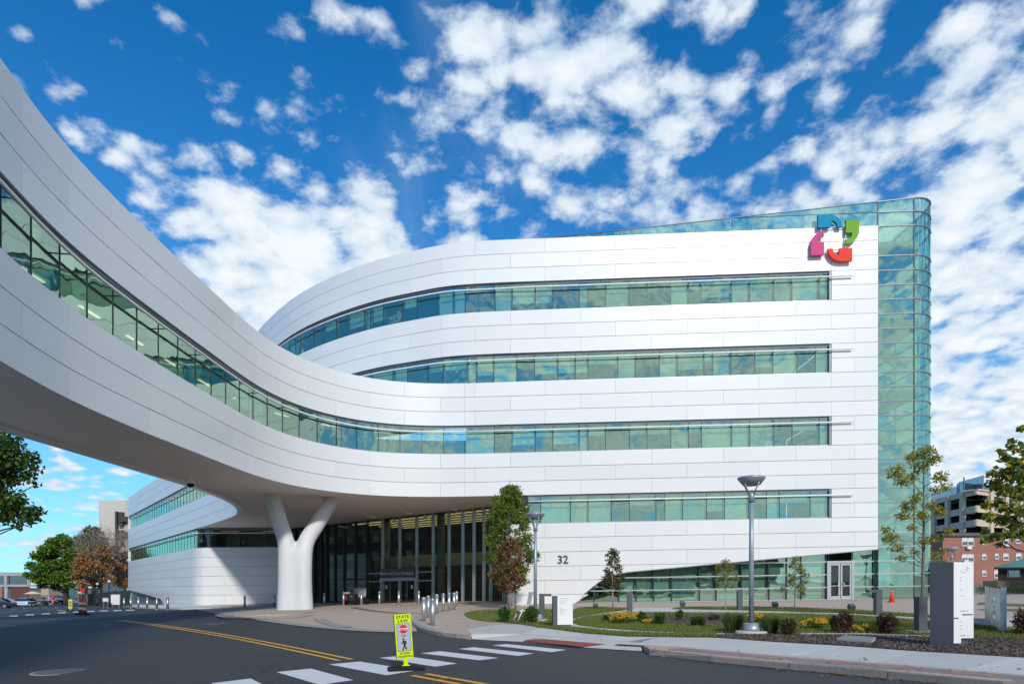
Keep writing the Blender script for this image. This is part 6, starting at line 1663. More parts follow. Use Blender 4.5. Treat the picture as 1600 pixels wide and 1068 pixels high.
# corrugated screen with a timber cap
A = Vector((*G(1543, 966, HK), 0)); B = Vector((*G(1568, 988.5, HK), 0)); X, Y = (A.x + B.x) / 2, (A.y + B.y) / 2
L_ = (B - A).length; ang = math.atan2(B.y - A.y, B.x - A.x)
t = thing('corrugated_screen', 'low corrugated metal screen with a brown timber cap right of the tall sign', 'screen wall', (X, Y, gz_at(X, Y)), ang)
mat('galvanised', (0.52, 0.53, 0.53), 0.42, 0.7, var=0.12, var_scale=7); mat('timber_cap', (0.24, 0.185, 0.14), 0.75, var=0.2, var_scale=9)
nw = 5; V = []; k = 64
for z in (0.0, 1.12):
    for side in (-1, 1):
        for i in range(k + 1):
            f = i / k; V.append((-L_ / 2 + L_ * f, side * 0.03 + 0.085 * math.sin(f * nw * 2 * math.pi), z - 0.12 * 0))
F_ = []
m1 = k + 1
for i in range(k):
    F_ += [(i, i + 1, 2 * m1 + i + 1, 2 * m1 + i), (m1 + i + 1, m1 + i, 3 * m1 + i, 3 * m1 + i + 1), (2 * m1 + i, 2 * m1 + i + 1, 3 * m1 + i + 1, 3 * m1 + i)]
mk('corrugated_sheet', V, F_, MAT['galvanised'], t, True, True)
MB().box((0, 0, 1.19), (L_ + 0.10, 0.24, 0.15)).build('timber_cap', MAT['timber_cap'], t)
MB().box((L_ / 2 + 0.02, 0, 0.55), (0.05, 0.12, 1.12)).build('end_post', MAT['galvanised'], t); MB().box((-L_ / 2 - 0.02, 0, 0.55), (0.05, 0.12, 1.12)).build('end_post', MAT['galvanised'], t)
for z in (0.35, 0.5, 0.65, 0.8): MB().lathe([(0.02, -0.05), (0.025, 0.0), (0.02, 0.05)], 8, (L_ / 2 - 0.05, -0.19, z)).build('peg', MAT['sign_white'], t)
# white garden chair seen from the side
X, Y = G(817, 969.5, HK)
t = thing('garden_chair', 'small white garden chair seen from the side between the two green shrubs', 'chair', (X, Y, gz_at(X, Y)), R(20))
mat('chair_white', (0.72, 0.70, 0.66), 0.5)
MB().box((0.02, 0, 0.40), (0.44, 0.42, 0.04), M=Matrix.Rotation(R(-6), 3, 'Y')).build('seat', MAT['chair_white'], t)
for k in range(4): MB().box((0.26, -0.16 + 0.107 * k, 0.72), (0.025, 0.085, 0.66), M=Matrix.Rotation(R(12), 3, 'Y')).build('back_slat', MAT['chair_white'], t)
MB().box((0.33, 0, 1.02), (0.03, 0.44, 0.08)).build('top_rail', MAT['chair_white'], t)
for sy in (-1, 1):
    MB().tube([(-0.08, sy * 0.2, 0.42), (-0.30, sy * 0.22, 0.0)], 0.022, 6).build('leg', MAT['chair_white'], t); MB().tube([(0.18, sy * 0.2, 0.42), (0.34, sy * 0.22, 0.0)], 0.022, 6).build('leg', MAT['chair_white'], t)
    MB().box((0.02, sy * 0.24, 0.60), (0.46, 0.06, 0.025)).build('armrest', MAT['chair_white'], t)

# golf cart before the lobby
X, Y = G(557, 943.5, 0.1); t = thing('golf_cart', 'small golf cart with black canopy and red front parked before the lobby', 'golf cart', (X, Y, gz_at(X, Y, 0.1)), R(70))
mat('cart_red', (0.35, 0.012, 0.015), 0.35); mat('cart_black', (0.014, 0.014, 0.016), 0.5); mat('cart_seat', (0.55, 0.53, 0.5), 0.6)
MB().box((0, 0, 0.33), (2.2, 1.05, 0.22), taper=0.94).build('body', MAT['cart_black'], t)
MB().prism([(-1.12, -0.5), (-0.55, -0.52), (-0.55, 0.52), (-1.12, 0.5), (-1.2, 0.3), (-1.2, -0.3)], 0.3, 0.82).build('cowl', MAT['cart_black'], t)
MB().box((-1.205, 0.22, 0.58), (0.02, 0.36, 0.26)).build('front_badge', MAT['cart_red'], t); MB().box((-1.18, 0.1, 0.88), (0.03, 0.6, 0.16), M=Matrix.Rotation(-0.4, 3, 'Y')).build('windshield_note', MAT['cart_seat'], t)
st = MB().box((0.25, 0, 0.66), (0.5, 1.0, 0.16)).build('seat', MAT['cart_seat'], t); MB().box((0.52, 0, 0.98), (0.1, 1.0, 0.5)).build('seat_back', MAT['cart_seat'], t)
MB().box((-0.1, 0, 1.88), (2.0, 1.22, 0.06), taper=0.9).box((-0.1, 0, 1.94), (1.6, 0.95, 0.06), taper=0.7).build('canopy', MAT['cart_black'], t)
for sx, sy in ((-0.75, -1), (-0.75, 1), (0.75, -1), (0.75, 1)): MB().tube([(sx * 1.05, sy * 0.5, 0.45), (sx, sy * 0.52, 1.87)], 0.022, 6).build('canopy_post', MAT['cart_black'], t)
for sx in (-0.8, 0.75):
    for sy in (-0.48, 0.48):
        w_ = MB(); w_.tube([(sx, sy - 0.09, 0.23), (sx, sy + 0.09, 0.23)], 0.23, 16); w_.build('wheel', MAT['rubber_black'], t)
for sy in (-0.3, 0.3): MB().lathe([(0.07, 0), (0.07, 0.02)], 10, (-1.17, sy, 0.62)).build('headlight', MAT['bar_white'], t)
MB().tube([(-0.55, -0.25, 0.75), (-0.35, -0.25, 1.0)], 0.02, 6).build('steering_column', MAT['cart_black'], t)
# pendant light lines under the canopy, the camera dome
mat('pendant_white', (0.72, 0.70, 0.66), 0.5)
for (x0, y0, x1, y1, Yd, lab) in ((569, 816, 584, 819, 52.5, 'slim white pendant light before the thick dark lobby column left of the doors'), (613, 811.5, 627, 815, 50.5, 'slim white pendant light hanging above the lobby doors'), (662, 806.5, 674, 809.5, 48, 'slim white pendant light right of the lobby doors'),
                              (721, 800, 729, 803.5, 45.5, 'short white pendant light hanging third from the green tree'), (705, 793.5, 713, 797, 43.8, 'short white pendant light close to the canopy edge'), (529, 821.5, 543, 823.5, 56, 'slim white pendant light over the pale lobby panes'), (571, 805, 586, 807.5, 46.5, 'faint pendant light under the middle of the canopy'), (632, 799.5, 643, 802, 44.5, 'faint pendant light nearest the front of the canopy')):
    a, b = P(x0, y0, Yd), P(x1, y1, Yd - 0.6); c = (a + b) / 2
    t = thing('pendant_light', lab, 'pendant light', tuple(c), 0, 'pendant lights under the canopy')
    MB().tube([a, b], 0.05, 6).build('light_bar', MAT['pendant_white'], t, local=False)
    for q in (a.lerp(b, .1), a.lerp(b, .9)): MB().tube([q, Vector((q.x, q.y, zw(ZL(2) + 0.09, q.x)))], 0.008, 4).build('suspension_rod', MAT['pendant_white'], t, local=False)
q = P(298, 756, 30.6); t = thing('security_camera', 'dark dome camera hanging on a rod from the underside of the bridge', 'camera', tuple(q))
MB().tube([(0, 0, 0.1), (0, 0, zw(ZL(2) + 0.09, q.x) - q.z)], 0.04, 8).build('rod', MAT['soffit_lip'], t)
MB().lathe([(0.05, 0.16), (0.19, 0.10), (0.19, 0.02)], 14).build('housing', MAT['soffit_lip'], t); MB().lathe([(0.17, 0.02), (0.14, -0.09), (0.06, -0.15), (0.0, -0.16)], 14, cap=False).build('dome', MAT['rubber_black'], t)
# ------------------------------------------------------------------ buildings on the right
mat('garage_concrete', (0.60, 0.49, 0.37), 0.85, var=0.06, var_scale=0.8); mat('garage_dark', (0.04, 0.04, 0.042), 0.9); mat('roof_felt', (0.10, 0.115, 0.125), 0.8); mat('window_white', (0.70, 0.70, 0.68), 0.6)
glass('glass_far', (0.30, 0.34, 0.35), (0.9, 0.95, 0.95), 0.22, 0.01, 0.5)
def _brickwall(c1, c2, mortar, sx):
    def f(N, L, b):
        tcn = N.new('ShaderNodeTexCoord'); p = tcn.outputs['Object']; mp = N.new('ShaderNodeMapping'); mp.inputs['Rotation'].default_value = (R(90), 0, 0); L.new(p, mp.inputs[0])
        br = N.new('ShaderNodeTexBrick'); br.inputs['Scale'].default_value = sx; br.inputs['Color1'].default_value = rgba(c1); br.inputs['Color2'].default_value = rgba(c2); br.inputs['Mortar'].default_value = rgba(mortar); br.inputs['Mortar Size'].default_value = 0.012
        L.new(mp.outputs[0], br.inputs['Vector'])
        L.new(_mixc(N, L, 0.4, br.outputs['Color'], _ramp(N, L, _noise(N, L, _pos(N), 0.5, 5), [(0.3, tuple(v * .8 for v in c1)), (0.7, tuple(v * 1.15 for v in c1))])), b.inputs['Base Color']); b.inputs['Roughness'].default_value = 0.85
    return f
tex_mat('far_brick', _brickwall((0.37, 0.155, 0.105), (0.30, 0.12, 0.085), (0.30, 0.24, 0.20), 1.9))
def wall_frame(origin, right):
    """returns f(a, out, z): a metres along the wall, out metres in front of it"""
    r_ = Vector(right).normalized(); n_ = Vector((r_.y, -r_.x, 0))
    return lambda a, o, z: Vector(origin) + r_ * a + n_ * o + Vector((0, 0, z))
def wbox(mb, f, a0, a1, o0, o1, z0, z1, m=0):
    V = [f(a, o, z) for o in (o1, o0) for a, z in ((a0, z0), (a1, z0), (a1, z1), (a0, z1))]
    return mb.add(V, [(0, 1, 2, 3), (7, 6, 5, 4), (0, 4, 5, 1), (1, 5, 6, 2), (2, 6, 7, 3), (3, 7, 4, 0)], False, m)
# parking garage
Yc = 150.0; c = P(1526, 915, Yc); base = Vector((c.x, c.y, zg(c.x, c.y)))
grg = thing('parking_garage', 'grey concrete multi storey parking garage rising behind the brick building', 'parking garage', tuple(base))
topz = P(1526, 763, Yc).z - base.z
lev = [topz - 2.2 - 3.25 * k for k in range(6)]
left_dir = (P(1440, 781, Yc + 26) - P(1526, 763, Yc)); left_dir = Vector((left_dir.x, left_dir.y, 0)).normalized()
fL = wall_frame(base - Vector((0, 0, 0)), -left_dir); fR = wall_frame(base, Vector((0.87, 0.50, 0)))
for f, a0, a1, cols in ((fL, -34, 0.0, [-32, -26.2, -19.4, -12.6, -5.8]), (fR, 0.0, 46, [6.5, 14, 21.5, 29, 36.5, 44])):
    for z in lev:
        wbox(MB(), f, a0, a1, -0.4, 0.0, z + (0.9 if z == lev[0] else 0), z + 2.2 if z == lev[0] else z + 1.55).build('parapet_band', MAT['garage_concrete'], grg, local=False)
        wbox(MB(), f, a0 + (6 if f is fR else 0), a1 - (0 if f is fR else 6), -4.6, -4.3, z - 3, z + 2).build('inner_wall', MAT['garage_dark'], grg, local=False)
        wbox(MB(), f, a0 + (5 if f is fR else 0), a1 - (0 if f is fR else 5), -4.3, -0.4, z + 0.0, z + 0.3).build('deck', MAT['garage_dark'], grg, local=False)
    for a in cols: wbox(MB(), f, a - 0.75, a + 0.75, -0.3, 0.45, -1, topz - 0.2).build('pier', MAT['garage_concrete'], grg, local=False)
wbox(MB(), fR, 0.0, 12, -3, 0.3, topz - 0.35, topz + 0.0).build('roof_slab', MAT['garage_concrete'], grg, local=False)
ga_ = MB(); 
for a, z in ((-24, 0), (-12, 0), (-4, 0)): pass
for k, (a0, a1, z1) in enumerate(((-30, -14, 2.6), (-14, -3, 3.6))):
    wbox(MB(), fL, a0, a1, -3.2, -3.1, topz - 0.2, topz + z1).build('glass_screen', MAT['glass_far'], grg, local=False)
wbox(MB(), fR, 0.5, 14, -3.2, -3.1, topz - 0.2, topz + 1.9).build('glass_screen', MAT['glass_far'], grg, local=False)
for f, a in ((fL, -14), (fL, -3), (fL, -30), (fR, 0.5), (fR, 7), (fR, 14)): wbox(MB(), f, a - .12, a + .12, -3.0, -2.8, topz - 0.2, topz + 3.2).build('screen_post', MAT['frame_grey'], grg, local=False)
# brick apartment house
Yb = 100.0; b0 = P(1473, 915, Yb); base = Vector((b0.x, b0.y, zg(b0.x, b0.y) - 0.2))
apt = thing('brick_apartment_house', 'red brick apartment house with white windows and flat dark roof', 'apartment house', tuple(base))
fB = wall_frame(base, Vector((1, 0.0, 0)))
hz = lambda py: P(1540, py, Yb).z - base.z
ax = lambda px: (px - 1473) / 1000 * Yb
wbox(MB(), fB, 0, 46, -14, 0, 0.0, hz(836)).build('wall', MAT['far_brick'], apt, local=False)
wbox(MB(), fB, -0.3, 46.3, -14.3, 0.35, hz(837), hz(832)).build('roof', MAT['roof_felt'], apt, local=False)
wbox(MB(), fB, -0.05, 46, -14, 0.08, 0.0, hz(914)).build('foundation', MAT['concrete_path'], apt, local=False)
wl = [(1502.5, 839.5, 1521.5, 852, 2), (1502.5, 865, 1521.5, 877, 2), (1534, 864.5, 1541, 873, 1), (1554, 864, 1560.5, 872, 1), (1534, 890.5, 1541, 899, 1), (1553, 890, 1563, 902, 1), (1567, 839, 1575.5, 850, 1), (1586.5, 838.5, 1595, 848, 1), (1567, 864, 1576, 874, 1), (1587, 863.5, 1596, 874, 1), (1534, 839, 1542, 850, 1),
      (1606, 838, 1622, 850, 2), (1606, 863, 1622, 875, 2), (1484, 890, 1492, 901, 1)]
for x0, y0, x1, y1, n in wl:
    a0, a1, z0, z1 = ax(x0), ax(x1), hz(y1), hz(y0)
    fr = MB()
    for q in ((a0, a1, z0, z0 + 0.08), (a0, a1, z1 - 0.08, z1), (a0, a0 + 0.08, z0, z1), (a1 - 0.08, a1, z0, z1)): wbox(fr, fB, q[0], q[1], 0.0, 0.06, q[2], q[3])
    if n == 2: wbox(fr, fB, (a0 + a1) / 2 - 0.05, (a0 + a1) / 2 + 0.05, 0.0, 0.06, z0, z1)
    wd = fr.build('window', MAT['window_white'], apt, local=False)
    wbox(MB(), fB, a0 + .08, a1 - .08, 0.0, 0.015, z0 + .08, z1 - .08).build('pane', MAT['glass_far'], wd, local=False)
    wbox(MB(), fB, a0 + .1, a1 - .1, 0.016, 0.022, (z0 + z1) / 2, z1 - .08).build('window_blind', MAT['window_white'], wd, local=False)
    wbox(MB(), fB, a0 - .05, a1 + .05, 0.0, 0.1, z0 - 0.12, z0 - 0.005).build('sill', MAT['concrete_path'], wd, local=False)
for x0, y0, x1, y1 in ((1509, 852.8, 1516, 857.5), (1504, 874, 1511, 879), (1568, 850, 1575, 853)): wbox(MB(), fB, ax(x0), ax(x1), 0.06, 0.4, hz(y1), hz(y0)).build('air_conditioner', MAT['window_white'], apt, local=False)
# gatehouse with green hipped roof
Yg = 47.0; q0 = P(1560, 927, Yg); base = Vector((q0.x, q0.y, zg(q0.x, q0.y) + 0.1))
gh = thing('gatehouse', 'dark brown gatehouse with green hipped metal roof beside the brick house', 'gatehouse', tuple(base))
mat('dark_timber', (0.035, 0.022, 0.018), 0.8, var=0.2, var_scale=3); mat('green_roof', (0.085, 0.26, 0.24), 0.45, 0.1, var=0.06, var_scale=2)
fG = wall_frame(base, Vector((0.8, -0.6, 0)))
wbox(MB(), fG, 0, 5.4, -4.6, 0, 0, 1.95).build('wall', MAT['dark_timber'], gh, local=False)
V = [fG(-0.25, 0.35, 1.9), fG(5.7, 0.35, 1.9), fG(5.7, -5, 1.9), fG(-0.25, -5, 1.9), fG(2.3, -2.3, 2.85), fG(3.2, -2.3, 2.85)]
mk('roof', V, [(0, 1, 5, 4), (1, 2, 5), (2, 3, 4, 5), (3, 0, 4), (3, 2, 1, 0)], MAT['green_roof'], gh)
for k in range(13):
    f_ = k / 12; a = -0.25 + 5.95 * f_; tx = 2.3 + 0.9 * f_
    MB().tube([fG(a, 0.35, 1.92), fG(tx, -2.3, 2.87)], 0.02, 4).build('roof_seam', MAT['green_roof'], gh, local=False)
wbox(MB(), fG, -0.27, 5.72, 0.3, 0.4, 1.80, 1.92).build('gutter', MAT['dark_timber'], gh, local=False)
for a in (0.5, 1.5, 2.3, 3.4): 
    wd = wbox(MB(), fG, a, a + 0.75, 0, 0.05, 1.2, 1.75).build('window', MAT['frame_grey'], gh, local=False)
    wbox(MB(), fG, a + .06, a + 0.69, 0.05, 0.06, 1.26, 1.69).build('pane', MAT['glass_far'], wd, local=False)
# railing and hedge before it, cars behind the tower foot
ra, rb = P(1572, 934, 44), P(1640, 934, 44)
fnc = thing('railing', 'thin black metal railing in front of the gatehouse', 'railing', (ra.x, ra.y, zg(ra.x, ra.y) + HK))
fF = wall_frame((ra.x, ra.y, zg(ra.x, ra.y) + HK), Vector((1, 0, SLOPE)))
for z in (0.12, 0.85): wbox(MB(), fF, 0, 3.2, 0, 0.03, z, z + 0.04).build('rail', MAT['cart_black'], fnc, local=False)
for k in range(26): wbox(MB(), fF, 0.125 * k, 0.125 * k + 0.018, 0.005, 0.025, 0, 0.95).build('baluster', MAT['cart_black'], fnc, local=False)
hd = P(1545, 932, 45.5); t = thing('hedge', 'low dark green hedge along the foot of the gatehouse', 'hedge', (hd.x, hd.y, zg(hd.x, hd.y) + HK)); g = random.Random(5)
leaves('foliage', [((k * 0.4 - 0.5, g.uniform(-.2, .2), 0.3), (0.4, 0.4, 0.34), 160) for k in range(14)], 0.10, MAT['shrub_green'], t, 0.2, 0.6, 91)
# ------------------------------------------------------------------ vehicles
glass('car_glass', (0.10, 0.12, 0.13), (0.8, 0.9, 0.95), 0.25, 0.0, 1.0)
mat('car_white', (0.78, 0.78, 0.78), 0.25, 0, 0.6); mat('car_black', (0.012, 0.012, 0.014), 0.2, 0, 0.6); mat('car_silver', (0.42, 0.46, 0.48), 0.3, 0.6); mat('car_blue', (0.02, 0.035, 0.09), 0.25, 0, 0.6); mat('rim_alloy', (0.55, 0.55, 0.55), 0.3, 0.8); mat('tail_red', (0.45, 0.01, 0.01), 0.3); mat('lime_vis', (0.55, 0.75, 0.03), 0.5); mat('lamp_blue', (0.02, 0.06, 0.45), 0.3)
def car(label, loc, rz, paint, suv=False, police=False, cat='car', name='parked_car', group='cars parked at the far left'):
    X, Y = loc; t = thing(name, label, cat, (X, Y, zg(X, Y)), rz, group)
    hh = 1.75 if suv else 1.46; bl = 0.98 if suv else 0.88; L_ = 4.75; w_ = 0.9
    prof = [(-2.35, 0.30), (-2.40, 0.55), (-2.30, bl - 0.18), (-1.35, bl), (1.65, bl + 0.02), (2.25, bl - 0.02), (2.38, 0.60), (2.33, 0.30)]
    n = len(prof); V = []
    for sy, k in ((-w_, 1.0), (-w_ * 0.96, 1.0), (w_ * 0.96, 1.0), (w_, 1.0)):
        ins = abs(sy) == w_
        V += [(x * (0.985 if ins else 1), sy, z if not ins else 0.30 + (z - 0.30) * 0.9) for x, z in prof]
    Fc = [tuple(range(n)), tuple(reversed(range(3 * n, 4 * n)))]
    for j in range(3):
        for i in range(n): Fc.append((j * n + (i + 1) % n, j * n + i, (j + 1) * n + i, (j + 1) * n + (i + 1) % n))
    body = mk('body', V, Fc, MAT[paint], t, False, True)
    cab = [(-1.25, bl - 0.03), (-0.45, hh - 0.04), (0.85, hh), (1.75 if not suv else 2.15, bl)]
    if suv: cab = [(-1.2, bl - 0.03), (-0.55, hh - 0.04), (1.6, hh), (2.2, bl)]
    m_ = len(cab); V = []
    for sy in (-1, 1): V += [(x, sy * (w_ * 0.93 if i in (0, 3) else w_ * 0.74), z) for i, (x, z) in enumerate(cab)]
    mk('roof', V, [(1, 2, m_ + 2, m_ + 1)], MAT[paint], t, False, True)
    for nm, f in (('windscreen', (0, 1, m_ + 1, m_)), ('rear_window', (2, 3, m_ + 3, m_ + 2)), ('side_window', (3, 2, 1, 0)), ('side_window', (m_, m_ + 1, m_ + 2, m_ + 3))):
        q = [V[i] for i in f]; mk(nm, q, [(0, 1, 2, 3)], MAT['car_glass'], t, False, True)
    for sy in (-1, 1):
        MB().tube([(V[1][0], sy * w_ * 0.745, hh - 0.03), (V[2][0], sy * w_ * 0.745, hh + 0.005)], 0.03, 5).build('roof_rail', MAT[paint], t)
        MB().tube([(0.3, sy * w_ * 0.94, bl), (0.3, sy * w_ * 0.75, hh)], 0.04, 5).build('door_pillar', MAT['car_black'], t)
        MB().box((-1.0, sy * 0.98, bl + 0.08), (0.12, 0.14, 0.12)).build('mirror', MAT[paint], t)
        for sx in (-1.42, 1.42):
            wh = MB().tube([(sx, sy * 0.92, 0.33), (sx, sy * 0.70, 0.33)], 0.33, 18).build('wheel', MAT['rubber_black'], t)
            MB().tube([(sx, sy * 0.925, 0.33), (sx, sy * 0.90, 0.33)], 0.21, 14).build('rim', MAT['rim_alloy'], wh)
        MB().box((-2.33, sy * 0.62, 0.66), (0.12, 0.36, 0.14)).build('headlight', MAT['bar_white'], t); MB().box((2.33, sy * 0.66, 0.74), (0.12, 0.3, 0.14)).build('tail_light', MAT['tail_red'], t)
    if police:
        for sx, x0, x1 in ((-1, -2.41, -0.95), (1, 1.15, 2.39)):
            for sy in (-1, 1): MB().box(((x0 + x1) / 2, sy * 0.905, 0.60), (x1 - x0, 0.01, 0.50)).build('dark_door_panel', MAT['car_black'], t)
            MB().box(((x0 + x1) / 2 - 0.0, 0, bl - 0.02), (abs(x1 - x0) * 0.96, 1.7, 0.05)).build('dark_lid', MAT['car_black'], t)
        MB().box((0.2, 0, hh + 0.06), (0.28, 1.1, 0.11)).build('light_bar', MAT['lamp_blue'], t)
        for sy in (-1, 1):
            mb = MB()
            for k in range(6): mb.box((-0.55 + 0.24 * k, sy * 0.906, 0.62), (0.15, 0.008, 0.13))
            s_ = mb.build('door_lettering', MAT['lamp_blue'], t); s_['kind'] = 'stuff'
    return t
def at_far(px, Y): return ((px - 800) / 1000 * Y, Y)
car('black and white police car parked side on at the far left', at_far(37, 110), R(8), 'car_white', police=True, name='police_car', cat='police car')
car('pale silver car behind the police car', at_far(6, 117), R(12), 'car_silver')
car('dark car cut off by the frame nearest the road at the far left', at_far(-8, 92), R(20), 'car_blue')
car('black car right behind the nose of the police car', at_far(66, 118), R(25), 'car_black')
car('black suv between the walking people and the big tree', at_far(84, 124), R(15), 'car_black', suv=True)
car('silver suv under the big green tree', at_far(100, 150), R(70), 'car_silver', suv=True)
car('white car just visible right of the glass tower foot', (41.2, 62.5), R(80), 'car_silver', group=None)
# ------------------------------------------------------------------ people
mat('skin', (0.42, 0.25, 0.18), 0.6); mat('shirt_red', (0.60, 0.02, 0.05), 0.8); mat('shorts_tan', (0.50, 0.40, 0.32), 0.8); mat('shirt_pink', (0.70, 0.42, 0.50), 0.8); mat('jeans_blue', (0.06, 0.11, 0.24), 0.8); mat('coat_dark', (0.03, 0.035, 0.05), 0.8); mat('hair_dark', (0.03, 0.02, 0.015), 0.8)
def person(label, loc, rz, top, bottom, bare_legs=False, step=0.16):
    X, Y = loc; t = thing('person', label, 'person', (X, Y, zg(X, Y)), rz)
    me = bpy.data.meshes.new('body')
    vs = [(0, 0, 0.95), (0, 0, 1.15), (0, 0, 1.40), (0, -0.01, 1.50), (0, -0.02, 1.60), (0, -0.02, 1.70)]
    rd = [(0.15, 0.11), (0.14, 0.105), (0.17, 0.11), (0.06, 0.06), (0.085, 0.095), (0.07, 0.08)]
    ed = [(0, 1), (1, 2), (2, 3), (3, 4), (4, 5)]
    def chain(start, pts):
        p = start
        for v, r in pts: vs.append(v); rd.append((r, r)); ed.append((p, len(vs) - 1)); p = len(vs) - 1
    for s, st in ((-1, step), (1, -step)):
        chain(0, [((s * 0.10, 0, 0.86), 0.095), ((s * 0.10, -st * 0.7, 0.50), 0.062), ((s * 0.10, -st * 1.2 + 0.03, 0.10), 0.042), ((s * 0.10, -st * 1.2 - 0.12, 0.035), 0.04)])
        chain(2, [((s * 0.20, 0, 1.40), 0.06), ((s * 0.25, st * 0.5, 1.12), 0.045), ((s * 0.25, st * 0.8 - 0.1, 0.88), 0.034), ((s * 0.25, st * 0.85 - 0.13, 0.78), 0.03)])
    me.from_pydata(vs, ed, []); o = bpy.data.objects.new('body', me); COL.objects.link(o)
    sk = o.modifiers.new('s', 'SKIN'); o.modifiers.new('b', 'SUBSURF').levels = 1
    for i, v in enumerate(me.skin_vertices[0].data): v.radius = rd[i]; v.use_root = (i == 0)
    dg = bpy.context.evaluated_depsgraph_get(); m2 = bpy.data.meshes.new_from_object(o.evaluated_get(dg)); bpy.data.objects.remove(o)
    m2.materials.clear()
    for k in ('skin', top, bottom, 'hair_dark', 'coat_dark'): m2.materials.append(MAT[k])
    for p in m2.polygons:
        z, x = p.center.z, abs(p.center.x); p.use_smooth = True
        if z > 1.47: p.material_index = 3 if (z > 1.66 or p.center.y > 0.02) and z > 1.56 else 0
        elif z > 0.97 and not (x > 0.2 and z < 1.1): p.material_index = 1
        elif x > 0.19 and z > 0.7: p.material_index = 0
        elif z > (0.55 if bare_legs else 0.09): p.material_index = 2
        elif z > 0.09: p.material_index = 0
        else: p.material_index = 4
    b = bpy.data.objects.new('body', m2); link(b, t); ORI[b.name] = Vector(t.location)
    return t
person('person in red top and tan shorts walking past the police car', at_far(83, 100), R(60), 'shirt_red', 'shorts_tan', True)
person('person in pale pink top and blue jeans beside the one in red', at_far(76.5, 103), R(70), 'shirt_pink', 'jeans_blue')
person('person in dark coat standing near the black car', at_far(68, 106), R(-40), 'coat_dark', 'coat_dark', False, 0.03)
# ------------------------------------------------------------------ far left: link building, tower, hoardings, signs
mat('link_concrete', (0.36, 0.375, 0.39), 0.8, var=0.05, var_scale=0.5); mat('tower_concrete', (0.56, 0.52, 0.46), 0.85, var=0.06, var_scale=0.6, bump=0.3, bump_scale=3)
Yk = 150.0; base = Vector((P(-60, 915, Yk).x, Yk, zg(P(-20, 915, Yk).x, Yk)))
lk = thing('link_building', 'low grey concrete link building on posts with dark windows at the far left', 'building', tuple(base))
fK = wall_frame(base, Vector((1, 0, 0))); kx = lambda px: (px + 60) / 1000 * Yk; kz = lambda py: P(20, py, Yk).z - base.z
wbox(MB(), fK, 0, kx(97), -7, 0, kz(899), kz(893.5)).build('roof_beam', MAT['link_concrete'], lk, local=False)
wbox(MB(), fK, 0, kx(130), -7, 0, kz(916), kz(912.5)).build('floor_beam', MAT['link_concrete'], lk, local=False)
for a, b in ((-60, -50), (-28, -24), (7, 11), (43, 47)): wbox(MB(), fK, kx(a), kx(b), -0.5, 0.1, kz(913), kz(898)).build('pillar', MAT['link_concrete'], lk, local=False)
for a, b in ((-50, -28), (-24, 7), (11, 43)):
    wd = wbox(MB(), fK, kx(a), kx(b), -0.5, -0.4, kz(912.6), kz(899)).build('window', MAT['frame_grey'], lk, local=False)
    wbox(MB(), fK, kx(a) + .1, kx(b) - .1, -0.4, -0.38, kz(912.4), kz(899.2)).build('pane', MAT['glass_far'], wd, local=False)
wbox(MB(), fK, 0, kx(50), -7, -6.8, kz(913), kz(898)).build('rear_wall', MAT['garage_dark'], lk, local=False)
wbox(MB(), fK, kx(47), kx(95), -7, -0.2, kz(913), kz(899)).build('end_wall', MAT['sign_white'], lk, local=False)
for a in (-30, 6): wbox(MB(), fK, kx(a), kx(a + 5), -1, -0.1, -1, kz(916)).build('post', MAT['link_concrete'], lk, local=False)
Yt = 145.0; base = Vector((P(154, 915, Yt).x, Yt, zg(P(154, 915, Yt).x, Yt)))
tw = thing('concrete_tower', 'plain pale concrete tower rising behind the end of the white wing', 'tower', tuple(base))
fT = wall_frame(base, Vector((1, 0.0, 0))); tz = lambda py: P(154, py, Yt).z - base.z
wbox(MB(), fT, 0, 6.0, -8, 0, -1, tz(781)).build('shaft', MAT['tower_concrete'], tw, local=False)
fT2 = wall_frame(base + Vector((6.0, 0, 0)), Vector((0.9, -0.25, 0)))
wbox(MB(), fT2, 0, 7, -8, 0, -1, tz(782.5)).build('shaft_side', MAT['tower_concrete'], tw, local=False)
mat('rust_dark', (0.06, 0.045, 0.045), 0.7)
for q in ((4.2, 4.6, 799, 850), (5.0, 5.9, 800, 822), (5.0, 5.9, 828, 850)): wbox(MB(), fT, q[0], q[1], 0, 0.8, tz(q[3]), tz(q[2])).build('bracket_post', MAT['rust_dark'], tw, local=False)
for y0, y1 in ((807, 815), (831, 838)): wbox(MB(), fT, 5.6, 9.2, 0.1, 1.2, tz(y1), tz(y0)).build('bracket_arm', MAT['rust_dark'], tw, local=False)
def panel_sign(label, px, y0, y1, w_px, Y, mt, name='notice_board', cat='sign', legs=True, rz=0.0, extra=None):
    a = P(px, y1, Y); k = Y / 1000; z0 = zg(a.x, Y)
    t = thing(name, label, cat, (a.x, Y, z0), rz); wz0, wz1 = P(px, y1, Y).z - z0, P(px, y0, Y).z - z0
    bd = MB().box((0, 0, (wz0 + wz1) / 2), (w_px * k, 0.12, wz1 - wz0)).build('board', MAT[mt], t)
    MB().box((0, -0.0, wz1 + 0.02), (w_px * k + 0.1, 0.16, 0.06)).build('frame', MAT['frame_grey'], t)
    if legs:
        for s in (-1, 1): MB().box((s * w_px * k * 0.4, 0.02, (wz0) / 2), (0.08, 0.08, max(0.1, wz0) + 0.02)).build('leg', MAT['frame_grey'], t)
    return t
panel_sign('large white box sign board standing before the green hoarding', 180.5, 928, 944, 13.5, 63, 'sign_white')
panel_sign('small white notice on a brown stand left of the white box sign', 165, 933.5, 939, 8, 62, 'sign_white')
